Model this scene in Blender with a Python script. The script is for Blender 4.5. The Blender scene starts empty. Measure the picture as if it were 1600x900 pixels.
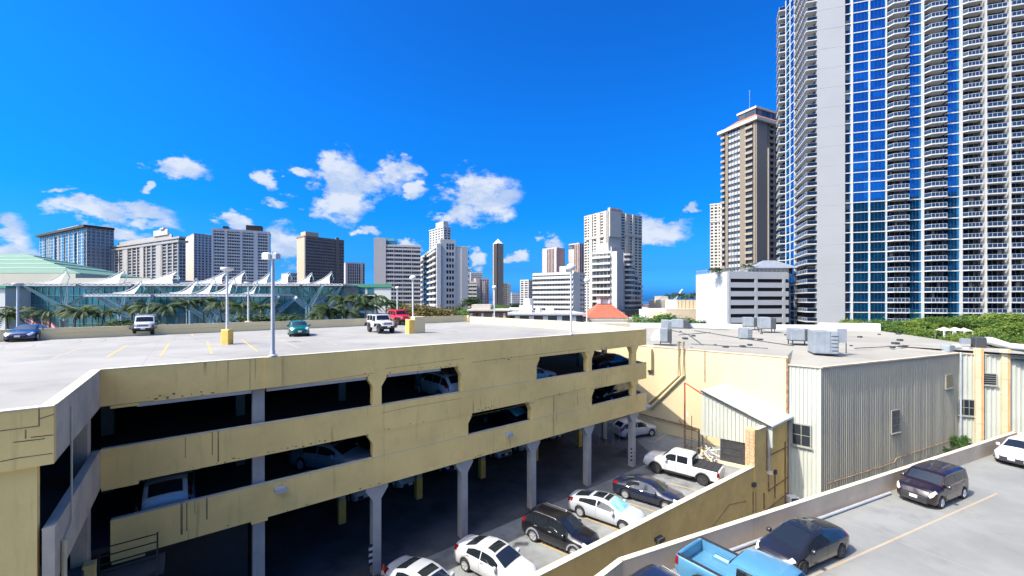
import bpy, bmesh, math, random
from mathutils import Vector, Matrix
random.seed(7)
R = math.radians
H = 13.8            # eye height above the court
FPX = 640.0         # focal length in photo pixels
HOR = 470.0

scene = bpy.context.scene
col = scene.collection
# ------------------------------------------------------------------ camera
cam = bpy.data.cameras.new('camera')
cam.sensor_width = 36.0
cam.lens = 36.0 * FPX / 1600.0
cam.shift_y = 20.0 / 1600.0
cam.clip_start = 0.2
cam.clip_end = 60000.0
camo = bpy.data.objects.new('camera', cam)
camo.location = (0, 0, H)
camo.rotation_euler = (R(90), 0, 0)
col.objects.link(camo)
scene.camera = camo
# ------------------------------------------------------------------ light
SUN_EL = 52.0
SUN_AZ = 244.0       # clockwise from +Y
sun = bpy.data.lights.new('sun', 'SUN')
sun.energy = 2.05
sun.angle = R(0.53)
sun.color = (1.0, 0.95, 0.86)
suno = bpy.data.objects.new('sun', sun)
sd = Vector((math.sin(R(SUN_AZ)) * math.cos(R(SUN_EL)), math.cos(R(SUN_AZ)) * math.cos(R(SUN_EL)), math.sin(R(SUN_EL))))
suno.rotation_euler = sd.to_track_quat('Z', 'Y').to_euler()
suno.location = (0, 0, 200)
col.objects.link(suno)
vs = scene.view_settings
vs.view_transform = 'Standard'
vs.look = 'None'
vs.exposure = 1.85
vs.gamma = 1.0
scene.cycles.max_bounces = 8
scene.cycles.transparent_max_bounces = 8
scene.cycles.use_denoising = True

# ------------------------------------------------------------------ world: sky with scattered cumulus
def azel(px, py):
    az = math.atan((px - 800) / FPX)
    el = math.atan((HOR - py) * math.cos(az) / FPX)
    return az, el

world = bpy.data.worlds.new('World')
scene.world = world
world.use_nodes = True
wt = world.node_tree
wt.nodes.clear()
wn, wl = wt.nodes, wt.links
def W(t, **k):
    n = wn.new(t)
    for a, b in k.items():
        setattr(n, a, b)
    return n
def wm(op, a, b=None, c=None, clamp=False):
    n = wn.new('ShaderNodeMath'); n.operation = op; n.use_clamp = clamp
    for i, v in enumerate((a, b, c)):
        if v is None: continue
        if isinstance(v, (int, float)): n.inputs[i].default_value = v
        else: wl.new(v, n.inputs[i])
    return n.outputs[0]
sky = W('ShaderNodeTexSky', sky_type='NISHITA', sun_disc=False)
sky.sun_elevation = R(SUN_EL); sky.sun_rotation = R(SUN_AZ)
sky.altitude = 0.0; sky.air_density = 1.0; sky.dust_density = 2.2; sky.ozone_density = 1.5
tc = W('ShaderNodeTexCoord')
sep = W('ShaderNodeSeparateXYZ'); wl.new(tc.outputs['Generated'], sep.inputs[0])
az = wm('ARCTAN2', sep.outputs[0], sep.outputs[1])
el = wm('ARCSINE', sep.outputs[2])
# deep, polarised-looking blue: the sky colour is graded by elevation
ramp = W('ShaderNodeValToRGB')
wl.new(wm('MULTIPLY', el, 1.0 / 1.2, clamp=True), ramp.inputs[0])
e = ramp.color_ramp.elements
stops = [(0.0, (.052, .33, 1.09)), (.03, (.045, .29, .83)), (.061, (.030, .20, .48)), (.165, (.0083, .193, .43)), (.333, (.0105, .200, .51)), (.512, (.013, .177, .48)), (1.0, (.06, .20, .47))]
e[0].position = 0.0; e[0].color = (*stops[0][1], 1); e[1].position = 1.0; e[1].color = (*stops[-1][1], 1)
for p_, c_ in stops[1:-1]:
    x = e.new(p_); x.color = (*c_, 1)
mulc = W('ShaderNodeMix', data_type='RGBA', blend_type='MULTIPLY')
mulc.inputs[0].default_value = 1.0
# the polarised deep blue belongs to the part of the sky about a right angle from the sun; towards the sun the sky stays pale
sdot = W('ShaderNodeVectorMath', operation='DOT_PRODUCT'); wl.new(tc.outputs['Generated'], sdot.inputs[0]); sdot.inputs[1].default_value = tuple(sd)
pol = W('ShaderNodeMapRange', interpolation_type='SMOOTHSTEP'); wl.new(sdot.outputs['Value'], pol.inputs[0]); pol.inputs[1].default_value = 0.84; pol.inputs[2].default_value = 0.60
tint = W('ShaderNodeMix', data_type='RGBA'); wl.new(pol.outputs[0], tint.inputs[0]); tint.inputs[6].default_value = (1, 1, 1, 1); wl.new(ramp.outputs[0], tint.inputs[7])
wl.new(sky.outputs[0], mulc.inputs[6]); wl.new(tint.outputs[2], mulc.inputs[7])
clouds = [(530, 304, 50, 46), (540, 262, 40, 34), (576, 286, 50, 32), (612, 270, 42, 22), (642, 263, 26, 14), (745, 304, 60, 46), (716, 334, 38, 22), (778, 318, 42, 26),
          (282, 263, 52, 18), (150, 328, 75, 22), (225, 334, 80, 20), (15, 362, 60, 40), (410, 278, 20, 17), (432, 312, 34, 17), (463, 272, 26, 11),
          (228, 294, 16, 15), (1038, 364, 50, 22), (1000, 360, 30, 26), (372, 345, 30, 16), (392, 352, 30, 12), (438, 385, 40, 32), (742, 404, 19, 15), (808, 407, 24, 10),
          (573, 363, 18, 9), (322, 362, 26, 12), (1072, 327, 18, 12), (867, 378, 20, 16), (640, 385, 24, 12), (30, 385, 60, 25), (190, 365, 60, 20), (640, 302, 20, 12), (90, 295, 26, 8)]
ell = []
for (cx, cy, rx, ry) in clouds:
    a0, e0 = azel(cx, cy)
    a1, _ = azel(cx + rx, cy); _, e1 = azel(cx, cy - ry)
    ell.append((a0, e0, abs(a1 - a0), abs(e1 - e0)))
rw = random.Random(3)
for k in range(16):      # the same kind of scattered clouds all round
    a = rw.uniform(1.0, 5.25)
    ell.append((a if a < math.pi else a - 2 * math.pi, rw.uniform(0.08, 0.42), rw.uniform(0.05, 0.14), rw.uniform(0.02, 0.06)))
nz = W('ShaderNodeTexNoise'); nz.inputs['Scale'].default_value = 9.0; nz.inputs['Detail'].default_value = 9.0; nz.inputs['Roughness'].default_value = 0.62
mp = W('ShaderNodeMapping'); mp.inputs['Scale'].default_value = (1, 1, 1.7)
wl.new(tc.outputs['Generated'], mp.inputs[0]); wl.new(mp.outputs[0], nz.inputs['Vector'])
nz2 = W('ShaderNodeTexNoise'); nz2.inputs['Scale'].default_value = 28.0; nz2.inputs['Detail'].default_value = 6.0; nz2.inputs['Roughness'].default_value = 0.7
wl.new(mp.outputs[0], nz2.inputs['Vector'])
# the outlines are warped by noise so that no puff keeps a regular shape
nw = W('ShaderNodeTexNoise'); nw.inputs['Scale'].default_value = 14.0; nw.inputs['Detail'].default_value = 5.0; nw.inputs['Roughness'].default_value = 0.6; wl.new(mp.outputs[0], nw.inputs['Vector'])
sw = W('ShaderNodeSeparateColor'); wl.new(nw.outputs['Color'], sw.inputs[0])
azw = wm('ADD', az, wm('MULTIPLY', wm('SUBTRACT', sw.outputs[0], 0.5), 0.13)); elw = wm('ADD', el, wm('MULTIPLY', wm('SUBTRACT', sw.outputs[1], 0.5), 0.10))
best = None
for (a0, e0, ra, re) in ell:
    dx = wm('MULTIPLY', wm('SUBTRACT', azw, a0), 1.0 / ra)
    dy = wm('MULTIPLY', wm('SUBTRACT', elw, e0), 1.0 / re)
    d2 = wm('ADD', wm('MULTIPLY', dx, dx), wm('MULTIPLY', dy, dy))
    m = wm('SUBTRACT', 1.0, wm('SQRT', d2))
    best = m if best is None else wm('SMOOTH_MAX', best, m, 0.25)
nsum = wm('ADD', wm('MULTIPLY', wm('SUBTRACT', nz.outputs[0], 0.5), 1.7), wm('MULTIPLY', wm('SUBTRACT', nz2.outputs[0], 0.5), 1.05))
dens = wm('ADD', best, nsum)
mr = W('ShaderNodeMapRange', interpolation_type='SMOOTHSTEP'); wl.new(dens, mr.inputs[0])
mr.inputs[1].default_value = -0.02; mr.inputs[2].default_value = 0.56
mask = wm('MULTIPLY', mr.outputs[0], 0.93)
cr = W('ShaderNodeValToRGB'); # lit tops, bluish undersides: compare the cloud noise with the same noise a little nearer the sun
mpo = W('ShaderNodeMapping'); mpo.inputs['Scale'].default_value = (1, 1, 1.7); mpo.inputs['Location'].default_value = tuple(v * .030 for v in (sd.x, sd.y, sd.z * 1.7))
wl.new(tc.outputs['Generated'], mpo.inputs[0])
nzo = W('ShaderNodeTexNoise'); nzo.inputs['Scale'].default_value = 9.0; nzo.inputs['Detail'].default_value = 6.0; nzo.inputs['Roughness'].default_value = 0.55; wl.new(mpo.outputs[0], nzo.inputs['Vector'])
lit = wm('ADD', 0.47, wm('MULTIPLY', wm('SUBTRACT', nz.outputs[0], nzo.outputs[0]), 2.2))
wl.new(wm('ADD', wm('MULTIPLY', lit, 0.75), wm('MULTIPLY', nz2.outputs[0], 0.25)), cr.inputs[0])
cr.color_ramp.elements[0].position = 0.36; cr.color_ramp.elements[0].color = (0.95, 1.20, 1.66, 1)
cr.color_ramp.elements[1].position = 0.62; cr.color_ramp.elements[1].color = (1.46, 1.58, 1.80, 1)
mixc = W('ShaderNodeMix', data_type='RGBA'); wl.new(mask, mixc.inputs[0]); wl.new(mulc.outputs[2], mixc.inputs[6]); wl.new(cr.outputs[0], mixc.inputs[7])
bg = W('ShaderNodeBackground'); bg.inputs['Strength'].default_value = 0.15
wl.new(mixc.outputs[2], bg.inputs[0])
wo = W('ShaderNodeOutputWorld'); wl.new(bg.outputs[0], wo.inputs[0])

# ------------------------------------------------------------------ helpers: projection, materials, mesh building
def P(px, py, z):
    Y = (H - z) * FPX / (py - HOR)
    return Vector(((px - 800) / FPX * Y, Y, z))
def XY(px, Y):
    return ((px - 800) / FPX * Y, Y)
def ZP(py, Y):
    return H - (py - HOR) * Y / FPX

MATS = {}
def mat(name, c, rough=0.7, metal=0.0, var=0.0, vscale=1.0, c2=None, bump=0.0, bscale=20.0, streak=0.0, coat=0.0, spec=0.5,
        stain=None, stain_amt=0.0, stain_scale=0.4, stretch=(1, 1, 1), island=0.0, cell=None, emit=None, board=0.0):
    """procedural material: base colour with noise variation, vertical streaks, stains and fine bump (all in world metres)"""
    if name in MATS: return MATS[name]
    m = bpy.data.materials.new(name); m.use_nodes = True
    nt = m.node_tree; N, Lk = nt.nodes, nt.links
    b = N['Principled BSDF']
    b.inputs['Roughness'].default_value = rough; b.inputs['Metallic'].default_value = metal
    b.inputs['Specular IOR Level'].default_value = spec
    if coat: b.inputs['Coat Weight'].default_value = coat; b.inputs['Coat Roughness'].default_value = 0.04
    b.inputs['Base Color'].default_value = (*c, 1)
    geo = N.new('ShaderNodeNewGeometry')
    cur = None
    def mp_(s):
        q = N.new('ShaderNodeMapping'); q.inputs['Scale'].default_value = s; Lk.new(geo.outputs['Position'], q.inputs[0]); return q.outputs[0]
    def noise(vec, sc, det=5.0, ro=0.6):
        q = N.new('ShaderNodeTexNoise'); q.inputs['Scale'].default_value = sc; q.inputs['Detail'].default_value = det; q.inputs['Roughness'].default_value = ro
        Lk.new(vec, q.inputs['Vector']); return q.outputs[0]
    def mix(f, a, bb, mode='MIX'):
        q = N.new('ShaderNodeMix'); q.data_type = 'RGBA'; q.blend_type = mode
        if isinstance(f, (int, float)): q.inputs[0].default_value = f
        else: Lk.new(f, q.inputs[0])
        for i, v in ((6, a), (7, bb)):
            if isinstance(v, tuple): q.inputs[i].default_value = (*v, 1) if len(v) == 3 else v
            else: Lk.new(v, q.inputs[i])
        return q.outputs[2]
    def rng(v, a, bb, lo=0.0, hi=1.0):
        q = N.new('ShaderNodeMapRange'); q.interpolation_type = 'SMOOTHSTEP'; Lk.new(v, q.inputs[0])
        q.inputs[1].default_value = a; q.inputs[2].default_value = bb; q.inputs[3].default_value = lo; q.inputs[4].default_value = hi
        return q.outputs[0]
    cur = c
    if c2 is not None:
        cur = mix(rng(noise(mp_(stretch), vscale), 0.35, 0.65), c, c2)
    elif var:
        lo = tuple(v * (1 - var) for v in c); hi = tuple(min(1, v * (1 + var)) for v in c)
        cur = mix(rng(noise(mp_(stretch), vscale), 0.3, 0.7), lo, hi)
    if cell is not None:      # window-by-window tone (curtains, blinds, lights out), snapped to real bay and storey sizes
        q = N.new('ShaderNodeVectorMath'); q.operation = 'SNAP'; Lk.new(geo.outputs['Position'], q.inputs[0]); q.inputs[1].default_value = cell[0]
        wnz = N.new('ShaderNodeTexWhiteNoise'); wnz.noise_dimensions = '3D'; Lk.new(q.outputs[0], wnz.inputs['Vector'])
        cur = mix(rng(wnz.outputs['Value'], cell[2], 1.0), cur, cell[1])
    if island:
        ri = rng(geo.outputs['Random Per Island'], 0.0, 1.0, 1 - island, 1 + island)
        q = N.new('ShaderNodeVectorMath'); q.operation = 'SCALE'
        if isinstance(cur, tuple): q.inputs[0].default_value = cur
        else: Lk.new(cur, q.inputs[0])
        Lk.new(ri, q.inputs[3]); cur = q.outputs[0]
    if streak:
        # run-off marks: narrow dark drips that come in groups, over broad faint washes
        s1 = noise(mp_((1.0, 1.0, 0.07)), 3.2, 6, 0.7)
        cur = mix(rng(s1, 0.55, 0.80, 0, streak * .55), cur, tuple(v * 0.45 for v in c))
        s3 = noise(mp_((1.0, 1.0, 0.035)), 9.0, 3, 0.5); s4 = noise(mp_((1, 1, .5)), 0.45, 3, 0.5)
        q = N.new('ShaderNodeMath'); q.operation = 'MULTIPLY'; Lk.new(rng(s3, 0.60, 0.72), q.inputs[0]); Lk.new(rng(s4, 0.52, 0.66, 0, streak), q.inputs[1])
        cur = mix(q.outputs[0], cur, tuple(v * w for v, w in zip(c, (.16, .15, .18))))
    if stain is not None:
        s2 = noise(mp_((1, 1, 1)), stain_scale, 8, 0.7)
        cur = mix(rng(s2, 0.5, 0.72, 0, stain_amt), cur, stain)
    if not isinstance(cur, tuple): Lk.new(cur, b.inputs['Base Color'])
    if bump or board:
        bp = N.new('ShaderNodeBump'); bp.inputs['Strength'].default_value = 1.0; bp.inputs['Distance'].default_value = max(bump, board)
        hgt = noise(mp_((1, 1, 1)), bscale, 6, 0.65)
        if board:
            wv = N.new('ShaderNodeTexWave'); wv.wave_type = 'BANDS'; wv.bands_direction = 'Z'; wv.inputs['Scale'].default_value = 1.1; wv.inputs['Distortion'].default_value = 0.6
            Lk.new(geo.outputs['Position'], wv.inputs['Vector'])
            ad = N.new('ShaderNodeMath'); ad.operation = 'ADD'; Lk.new(hgt, ad.inputs[0]); Lk.new(wv.outputs['Fac'], ad.inputs[1]); hgt = ad.outputs[0]
        Lk.new(hgt, bp.inputs['Height']); Lk.new(bp.outputs[0], b.inputs['Normal'])
    if emit: b.inputs['Emission Color'].default_value = (*emit[0], 1); b.inputs['Emission Strength'].default_value = emit[1]
    MATS[name] = m
    return m

def leafmat(name, c, c2):
    if name in MATS: return MATS[name]
    m = mat(name, c, rough=0.6, c2=c2, vscale=0.35, island=0.35, spec=0.3)
    nt = m.node_tree; b = nt.nodes['Principled BSDF']
    t = nt.nodes.new('ShaderNodeBsdfTranslucent'); mx = nt.nodes.new('ShaderNodeMixShader'); mx.inputs[0].default_value = 0.3
    t.inputs[0].default_value = (*[min(1, v * 1.5) for v in c2], 1)
    nt.links.new(b.outputs[0], mx.inputs[1]); nt.links.new(t.outputs[0], mx.inputs[2]); nt.links.new(mx.outputs[0], nt.nodes['Material Output'].inputs[0])
    return m

class MB:
    def __init__(s): s.v = []; s.f = []
    def add(s, vs_, fs):
        o = len(s.v); s.v += [tuple(q) for q in vs_]; s.f += [tuple(i + o for i in f) for f in fs]; return s
    def pbox(s, o, a, b, c):
        o, a, b, c = Vector(o), Vector(a), Vector(b), Vector(c)
        if a.cross(b).dot(c) < 0: a, b = b, a
        p = [o, o + a, o + a + b, o + b]; p += [q + c for q in p]
        return s.add(p, [(3, 2, 1, 0), (4, 5, 6, 7), (0, 1, 5, 4), (1, 2, 6, 5), (2, 3, 7, 6), (3, 0, 4, 7)])
    def box(s, x0, x1, y0, y1, z0, z1):
        return s.pbox((x0, y0, z0), (x1 - x0, 0, 0), (0, y1 - y0, 0), (0, 0, z1 - z0))
    def bevbox(s, x0, x1, y0, y1, z0, z1, r=0.05):
        # box with chamfered vertical and top edges
        def ring(k, z): return [(x0 + k, y0 + k + r, z), (x0 + k + r, y0 + k, z), (x1 - k - r, y0 + k, z), (x1 - k, y0 + k + r, z), (x1 - k, y1 - k - r, z), (x1 - k - r, y1 - k, z), (x0 + k + r, y1 - k, z), (x0 + k, y1 - k - r, z)]
        v = ring(0, z0) + ring(0, z1 - r) + ring(r * 0.8, z1)
        f = [tuple(range(7, -1, -1)), tuple(range(16, 24))]
        for t in (0, 8):
            for i in range(8): f.append((t + i, t + (i + 1) % 8, t + 8 + (i + 1) % 8, t + 8 + i))
        return s.add(v, f)
    def prism(s, poly, z0, z1):
        n = len(poly); area = sum(poly[i][0] * poly[(i + 1) % n][1] - poly[(i + 1) % n][0] * poly[i][1] for i in range(n))
        if area < 0: poly = poly[::-1]
        v = [(p[0], p[1], z0) for p in poly] + [(p[0], p[1], z1) for p in poly]
        return s.add(v, [tuple(range(n - 1, -1, -1)), tuple(range(n, 2 * n))] + [(i, (i + 1) % n, n + (i + 1) % n, n + i) for i in range(n)])
    def extr(s, prof, o, a, b, c):
        """extrude a 2-D profile (a,b axes) along vector c"""
        o, a, b, c = Vector(o), Vector(a), Vector(b), Vector(c)
        n = len(prof); v = [o + a * p[0] + b * p[1] for p in prof]; v += [q + c for q in v]
        area = sum(prof[i][0] * prof[(i + 1) % n][1] - prof[(i + 1) % n][0] * prof[i][1] for i in range(n))
        fl = (area > 0) == (a.cross(b).dot(c) > 0)
        fs = [tuple(range(n - 1, -1, -1)), tuple(range(n, 2 * n))] + [(i, (i + 1) % n, n + (i + 1) % n, n + i) for i in range(n)]
        if not fl: fs = [f[::-1] for f in fs]
        return s.add(v, fs)
    def tube(s, pts, rad, seg=8, cap=True):
        pts = [Vector(p) for p in pts]; n = len(pts)
        rads = rad if isinstance(rad, (list, tuple)) else [rad] * n
        vs_ = []; up0 = None
        for i, p in enumerate(pts):
            t = (pts[min(i + 1, n - 1)] - pts[max(i - 1, 0)]).normalized()
            ref = Vector((0, 0, 1)) if abs(t.z) < 0.95 else Vector((1, 0, 0))
            a = t.cross(ref).normalized(); b = t.cross(a)
            for k in range(seg):
                th = 2 * math.pi * k / seg; vs_.append(p + (a * math.cos(th) + b * math.sin(th)) * rads[i])
        fs = []
        for i in range(n - 1):
            for k in range(seg):
                k2 = (k + 1) % seg; fs.append((i * seg + k, i * seg + k2, (i + 1) * seg + k2, (i + 1) * seg + k))
        if cap: fs += [tuple(range(seg - 1, -1, -1)), tuple((n - 1) * seg + k for k in range(seg))]
        return s.add(vs_, fs)
    def lathe(s, prof, o=(0, 0, 0), axis='Z', seg=16):
        """prof: list of (radius, height)"""
        vs_ = []; n = len(prof)
        for k in range(seg):
            th = 2 * math.pi * k / seg; ct, st = math.cos(th), math.sin(th)
            for (r_, h) in prof:
                q = (r_ * ct, r_ * st, h) if axis == 'Z' else (r_ * ct, h, r_ * st)
                vs_.append((q[0] + o[0], q[1] + o[1], q[2] + o[2]))
        fs = []
        for k in range(seg):
            k2 = (k + 1) % seg
            for i in range(n - 1):
                f = (k * n + i, k2 * n + i, k2 * n + i + 1, k * n + i + 1)
                fs.append(f if axis == 'Z' else f[::-1])
        return s.add(vs_, fs)
    def build(s, name, m, parent=None, smooth=None, kind=None, label=None, cat=None, group=None, loc=None, rot=None):
        me = bpy.data.meshes.new(name); me.from_pydata(s.v, [], s.f); me.validate()
        me.materials.append(m)
        if smooth is not None:
            me.polygons.foreach_set('use_smooth', [True] * len(me.polygons)); me.set_sharp_from_angle(angle=R(smooth))
        me.update()
        o = bpy.data.objects.new(name, me); col.objects.link(o)
        return fin(o, parent, kind, label, cat, group, loc, rot)

def fin(o, parent=None, kind=None, label=None, cat=None, group=None, loc=None, rot=None):
    if parent is not None: o.parent = parent
    if kind: o['kind'] = kind
    if label: o['label'] = label
    if cat: o['category'] = cat
    if group: o['group'] = group
    if loc is not None: o.location = loc
    if rot is not None: o.rotation_euler = (0, 0, rot)
    return o
def thing(name, label, cat, loc=(0, 0, 0), rot=0.0, group=None):
    o = bpy.data.objects.new(name, None); col.objects.link(o); o.empty_display_size = 0.3
    return fin(o, None, None, label, cat, group, loc, rot)
def kids(o): return [c for c in KID.get(o.name, [])]
KID = {}
def index_kids():
    KID.clear()
    for o in bpy.data.objects:
        if o.parent: KID.setdefault(o.parent.name, []).append(o)
def dup(o, loc=None, rot=None, label=None, group=None, parent=None, scale=None, mats=None):
    """copy a thing with its parts and sub-parts (mesh data shared unless repainted)"""
    c = o.copy(); col.objects.link(c)
    if parent is not None: c.parent = parent
    if loc is not None: c.location = loc
    if rot is not None: c.rotation_euler = (0, 0, rot)
    if scale is not None: c.scale = scale if isinstance(scale, tuple) else (scale,) * 3
    if label: c['label'] = label
    if group: c['group'] = group
    if mats and c.type == 'MESH' and c.data.materials and c.data.materials[0].name in mats:
        key = (c.data.name, mats[c.data.materials[0].name].name)
        if key not in RP:
            d = c.data.copy(); d.materials[0] = mats[c.data.materials[0].name]; RP[key] = d
        c.data = RP[key]
    for k in kids(o): dup(k, parent=c, mats=mats)
    return c
RP = {}
class Frame:
    """local u,v axes on the ground; boxes and points given in metres along them"""
    def __init__(s, o, u, v=None):
        s.o = Vector((o[0], o[1], 0)); s.u = Vector((u[0], u[1], 0)).normalized()
        s.v = Vector((v[0], v[1], 0)).normalized() if v is not None else Vector((-s.u.y, s.u.x, 0))
    def p(s, u, v, z=0.0): return s.o + s.u * u + s.v * v + Vector((0, 0, z))
    def xy(s, u, v): q = s.p(u, v); return (q.x, q.y)
    def box(s, mb, u0, u1, v0, v1, z0, z1):
        mb.pbox(s.p(u0, v0, z0), s.u * (u1 - u0), s.v * (v1 - v0), Vector((0, 0, z1 - z0))); return mb
    def at(s, px, v=0.0):
        """u of the point where the sight line of a photo column meets the plane v = const"""
        w = (px - 800) / FPX; o = s.o + s.v * v
        return (w * o.y - o.x) / (s.u.x - w * s.u.y)
    def hit(s, px, py, v=0.0):
        u = s.at(px, v); q = s.p(u, v); return u, H - (py - HOR) * q.y / FPX
    def local(s, p): d = Vector((p[0], p[1], 0)) - s.o; return d.dot(s.u), d.dot(s.v)

# ------------------------------------------------------------------ materials
YEL = mat('yellow_painted_concrete', (0.90, 0.60, 0.20), 0.85, var=0.09, vscale=0.35, streak=0.75, stain=(0.30, 0.22, 0.12), stain_amt=0.16, stain_scale=0.9, bump=0.005)
YEL2 = mat('cream_painted_wall', (0.57, 0.475, 0.285), 0.85, var=0.05, vscale=0.3, streak=0.14, stain=(0.5, 0.41, 0.26), stain_amt=0.18, stain_scale=0.4, bump=0.003)
RETW = mat('ochre_retaining_wall', (0.80, 0.52, 0.16), 0.88, var=0.10, vscale=0.5, streak=0.35, stain=(0.22, 0.16, 0.08), stain_amt=0.25, stain_scale=0.6, bump=0.006)
CAPM = mat('sunlit_top_coping', (0.55, 0.48, 0.34), 0.8, var=0.08, vscale=1.2, bump=0.003, stain=(0.4, 0.34, 0.24), stain_amt=0.25, stain_scale=1.5)  # paler than the walls: sunlight on their tops put into the colour
GREYP = mat('grey_patched_render', (0.60, 0.475, 0.33), 0.9, c2=(0.46, 0.37, 0.27), vscale=0.9, bump=0.006, streak=0.2)
COLG = mat('grey_column_paint', (0.37, 0.335, 0.29), 0.85, var=0.12, vscale=0.8, streak=0.3, bump=0.003)
DECK = mat('roof_deck_concrete', (0.242, 0.236, 0.214), 0.85, var=0.13, vscale=0.15, stain=(0.145, 0.142, 0.135), stain_amt=0.6, stain_scale=0.22, bump=0.003, stretch=(1, 1, 1))
DECK2 = mat('lower_deck_concrete', (0.192, 0.195, 0.18), 0.85, var=0.12, vscale=0.3, stain=(0.125, 0.125, 0.125), stain_amt=0.6, stain_scale=0.45, bump=0.004)
COURT = mat('worn_blue_grey_asphalt', (0.165, 0.172, 0.165), 0.9, c2=(0.235, 0.245, 0.235), vscale=0.5, stain=(0.07, 0.072, 0.075), stain_amt=0.8, stain_scale=0.45, bump=0.012, bscale=30)
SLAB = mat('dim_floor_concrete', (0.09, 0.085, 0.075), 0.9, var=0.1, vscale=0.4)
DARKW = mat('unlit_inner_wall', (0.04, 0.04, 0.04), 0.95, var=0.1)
LINTEL = mat('pale_grey_beam', (0.50, 0.48, 0.43), 0.85, var=0.1, streak=0.3)
PAINTY = mat('yellow_road_paint', (0.50, 0.32, 0.09), 0.8, c2=(0.36, 0.26, 0.12), vscale=3.0)
PAINTF = mat('faded_road_paint', (0.33, 0.25, 0.15), 0.85, c2=(0.30, 0.27, 0.22), vscale=2.0)
BOLY = mat('yellow_post_paint', (0.72, 0.46, 0.10), 0.6, var=0.08, vscale=2)
POLE = mat('galvanised_pole', (0.45, 0.47, 0.49), 0.5, metal=0.3, var=0.08)
POLEW = mat('white_pole_paint', (0.56, 0.57, 0.56), 0.5, var=0.04)
LAMPW = mat('white_lamp_cover', (0.64, 0.64, 0.62), 0.35)
GROUND = mat('street_asphalt', (0.11, 0.115, 0.12), 0.95, var=0.2, vscale=0.02, c2=None)
SEA = mat('ocean_water', (0.006, 0.035, 0.10), 0.25, var=0.3, vscale=0.003, bump=0.4, bscale=0.02)
WALLC = mat('white_concrete', (0.52, 0.52, 0.49), 0.8, var=0.05, vscale=0.2, streak=0.1)
BRONZE = mat('dark_iron', (0.025, 0.022, 0.02), 0.6)
STEEL = mat('stainless_sheet', (0.26, 0.29, 0.315), 0.5, metal=0.2, var=0.12, vscale=1.0)
DARKM = mat('dark_metal', (0.05, 0.055, 0.06), 0.55, metal=0.2)
CORR = mat('grey_green_cladding', (0.365, 0.335, 0.25), 0.6, var=0.04, vscale=0.5, streak=0.10, stain=(0.22, 0.19, 0.13), stain_amt=0.18, stain_scale=0.5)
CORRW = mat('pale_green_cladding', (0.42, 0.435, 0.37), 0.6, var=0.05, vscale=0.5, streak=0.25, stain=(0.3, 0.26, 0.18), stain_amt=0.15, stain_scale=0.7)
TARR = mat('grey_membrane_roof', (0.285, 0.27, 0.225), 0.9, c2=(0.235, 0.225, 0.19), vscale=0.12, stain=(0.17, 0.165, 0.15), stain_amt=0.5, stain_scale=0.22, bump=0.006)
WHITER = mat('white_parapet_paint', (0.60, 0.60, 0.575), 0.8, var=0.04, vscale=0.3)
BRICKM = mat('orange_brick', (0.42, 0.22, 0.12), 0.9, c2=(0.52, 0.33, 0.20), vscale=3.0, bump=0.004, island=0.25)
MORT = mat('pale_mortar', (0.45, 0.38, 0.30), 0.95)
STONEY = mat('cream_stone_block', (0.56, 0.50, 0.34), 0.85, c2=(0.53, 0.43, 0.25), vscale=0.35, stretch=(1, 1, 0.7), streak=0.2, bump=0.005)
WINDK = mat('dark_window_glass', (0.02, 0.025, 0.03), 0.12, spec=0.6)
FRAMEW = mat('pale_window_frame', (0.27, 0.265, 0.22), 0.6)
REDP = mat('red_pipe_paint', (0.42, 0.05, 0.03), 0.5, var=0.1)
TANP = mat('cream_pipe_paint', (0.62, 0.50, 0.28), 0.7, var=0.08)
RUST = mat('rusty_pipe', (0.16, 0.08, 0.04), 0.9, c2=(0.28, 0.20, 0.12), vscale=3)
# ------------------------------------------------------------------ vehicles
def paint(name, c, metal=0.0, rough=0.3): return mat('paint_' + name, c, rough, metal, coat=0.8, var=0.03, vscale=2.0)
PAINTS = dict(white=paint('white', (0.50, 0.50, 0.49)), pearl=paint('pearl', (0.40, 0.42, 0.43)), black=paint('black', (0.006, 0.006, 0.008)), navy=paint('navy', (0.010, 0.014, 0.032)),
              blue=paint('blue', (0.006, 0.022, 0.085), 0.2), sky=paint('sky', (0.065, 0.20, 0.32)), plum=paint('plum', (0.012, 0.0045, 0.004)), green=paint('green', (0.0, 0.115, 0.085), 0.2),
              red=paint('red', (0.62, 0.012, 0.025)), silver=paint('silver', (0.38, 0.39, 0.40), 0.4), charcoal=paint('charcoal', (0.012, 0.012, 0.015)))
GLASS = mat('car_glass', (0.012, 0.016, 0.02), 0.04, spec=0.8)
SHADE_IN = mat('windscreen_with_sunshade', (0.10, 0.36, 0.36), 0.06, spec=0.8, c2=(0.30, 0.55, 0.55), vscale=2.0)
TYRE = mat('tyre_rubber', (0.018, 0.018, 0.018), 0.9)
RIM = mat('alloy_rim', (0.55, 0.55, 0.56), 0.35, metal=0.6)
RIMD = mat('dark_rim', (0.06, 0.06, 0.065), 0.4, metal=0.4)
TRIM = mat('black_plastic_trim', (0.02, 0.02, 0.022), 0.6)
UNDER = mat('underbody', (0.012, 0.012, 0.012), 0.95)
HEADL = mat('headlamp_lens', (0.70, 0.72, 0.72), 0.12, spec=0.8)
HEADY = mat('yellowed_headlamp', (0.62, 0.58, 0.42), 0.2)
TAILL = mat('tail_lamp_lens', (0.17, 0.006, 0.008), 0.15)
CHROME = mat('chrome_trim', (0.62, 0.63, 0.65), 0.18, metal=0.9)
PLATE = mat('number_plate', (0.72, 0.72, 0.68), 0.5)
SEAMM = mat('panel_gap', (0.01, 0.01, 0.01), 0.9)
ROOFRACK = CHROME

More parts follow.
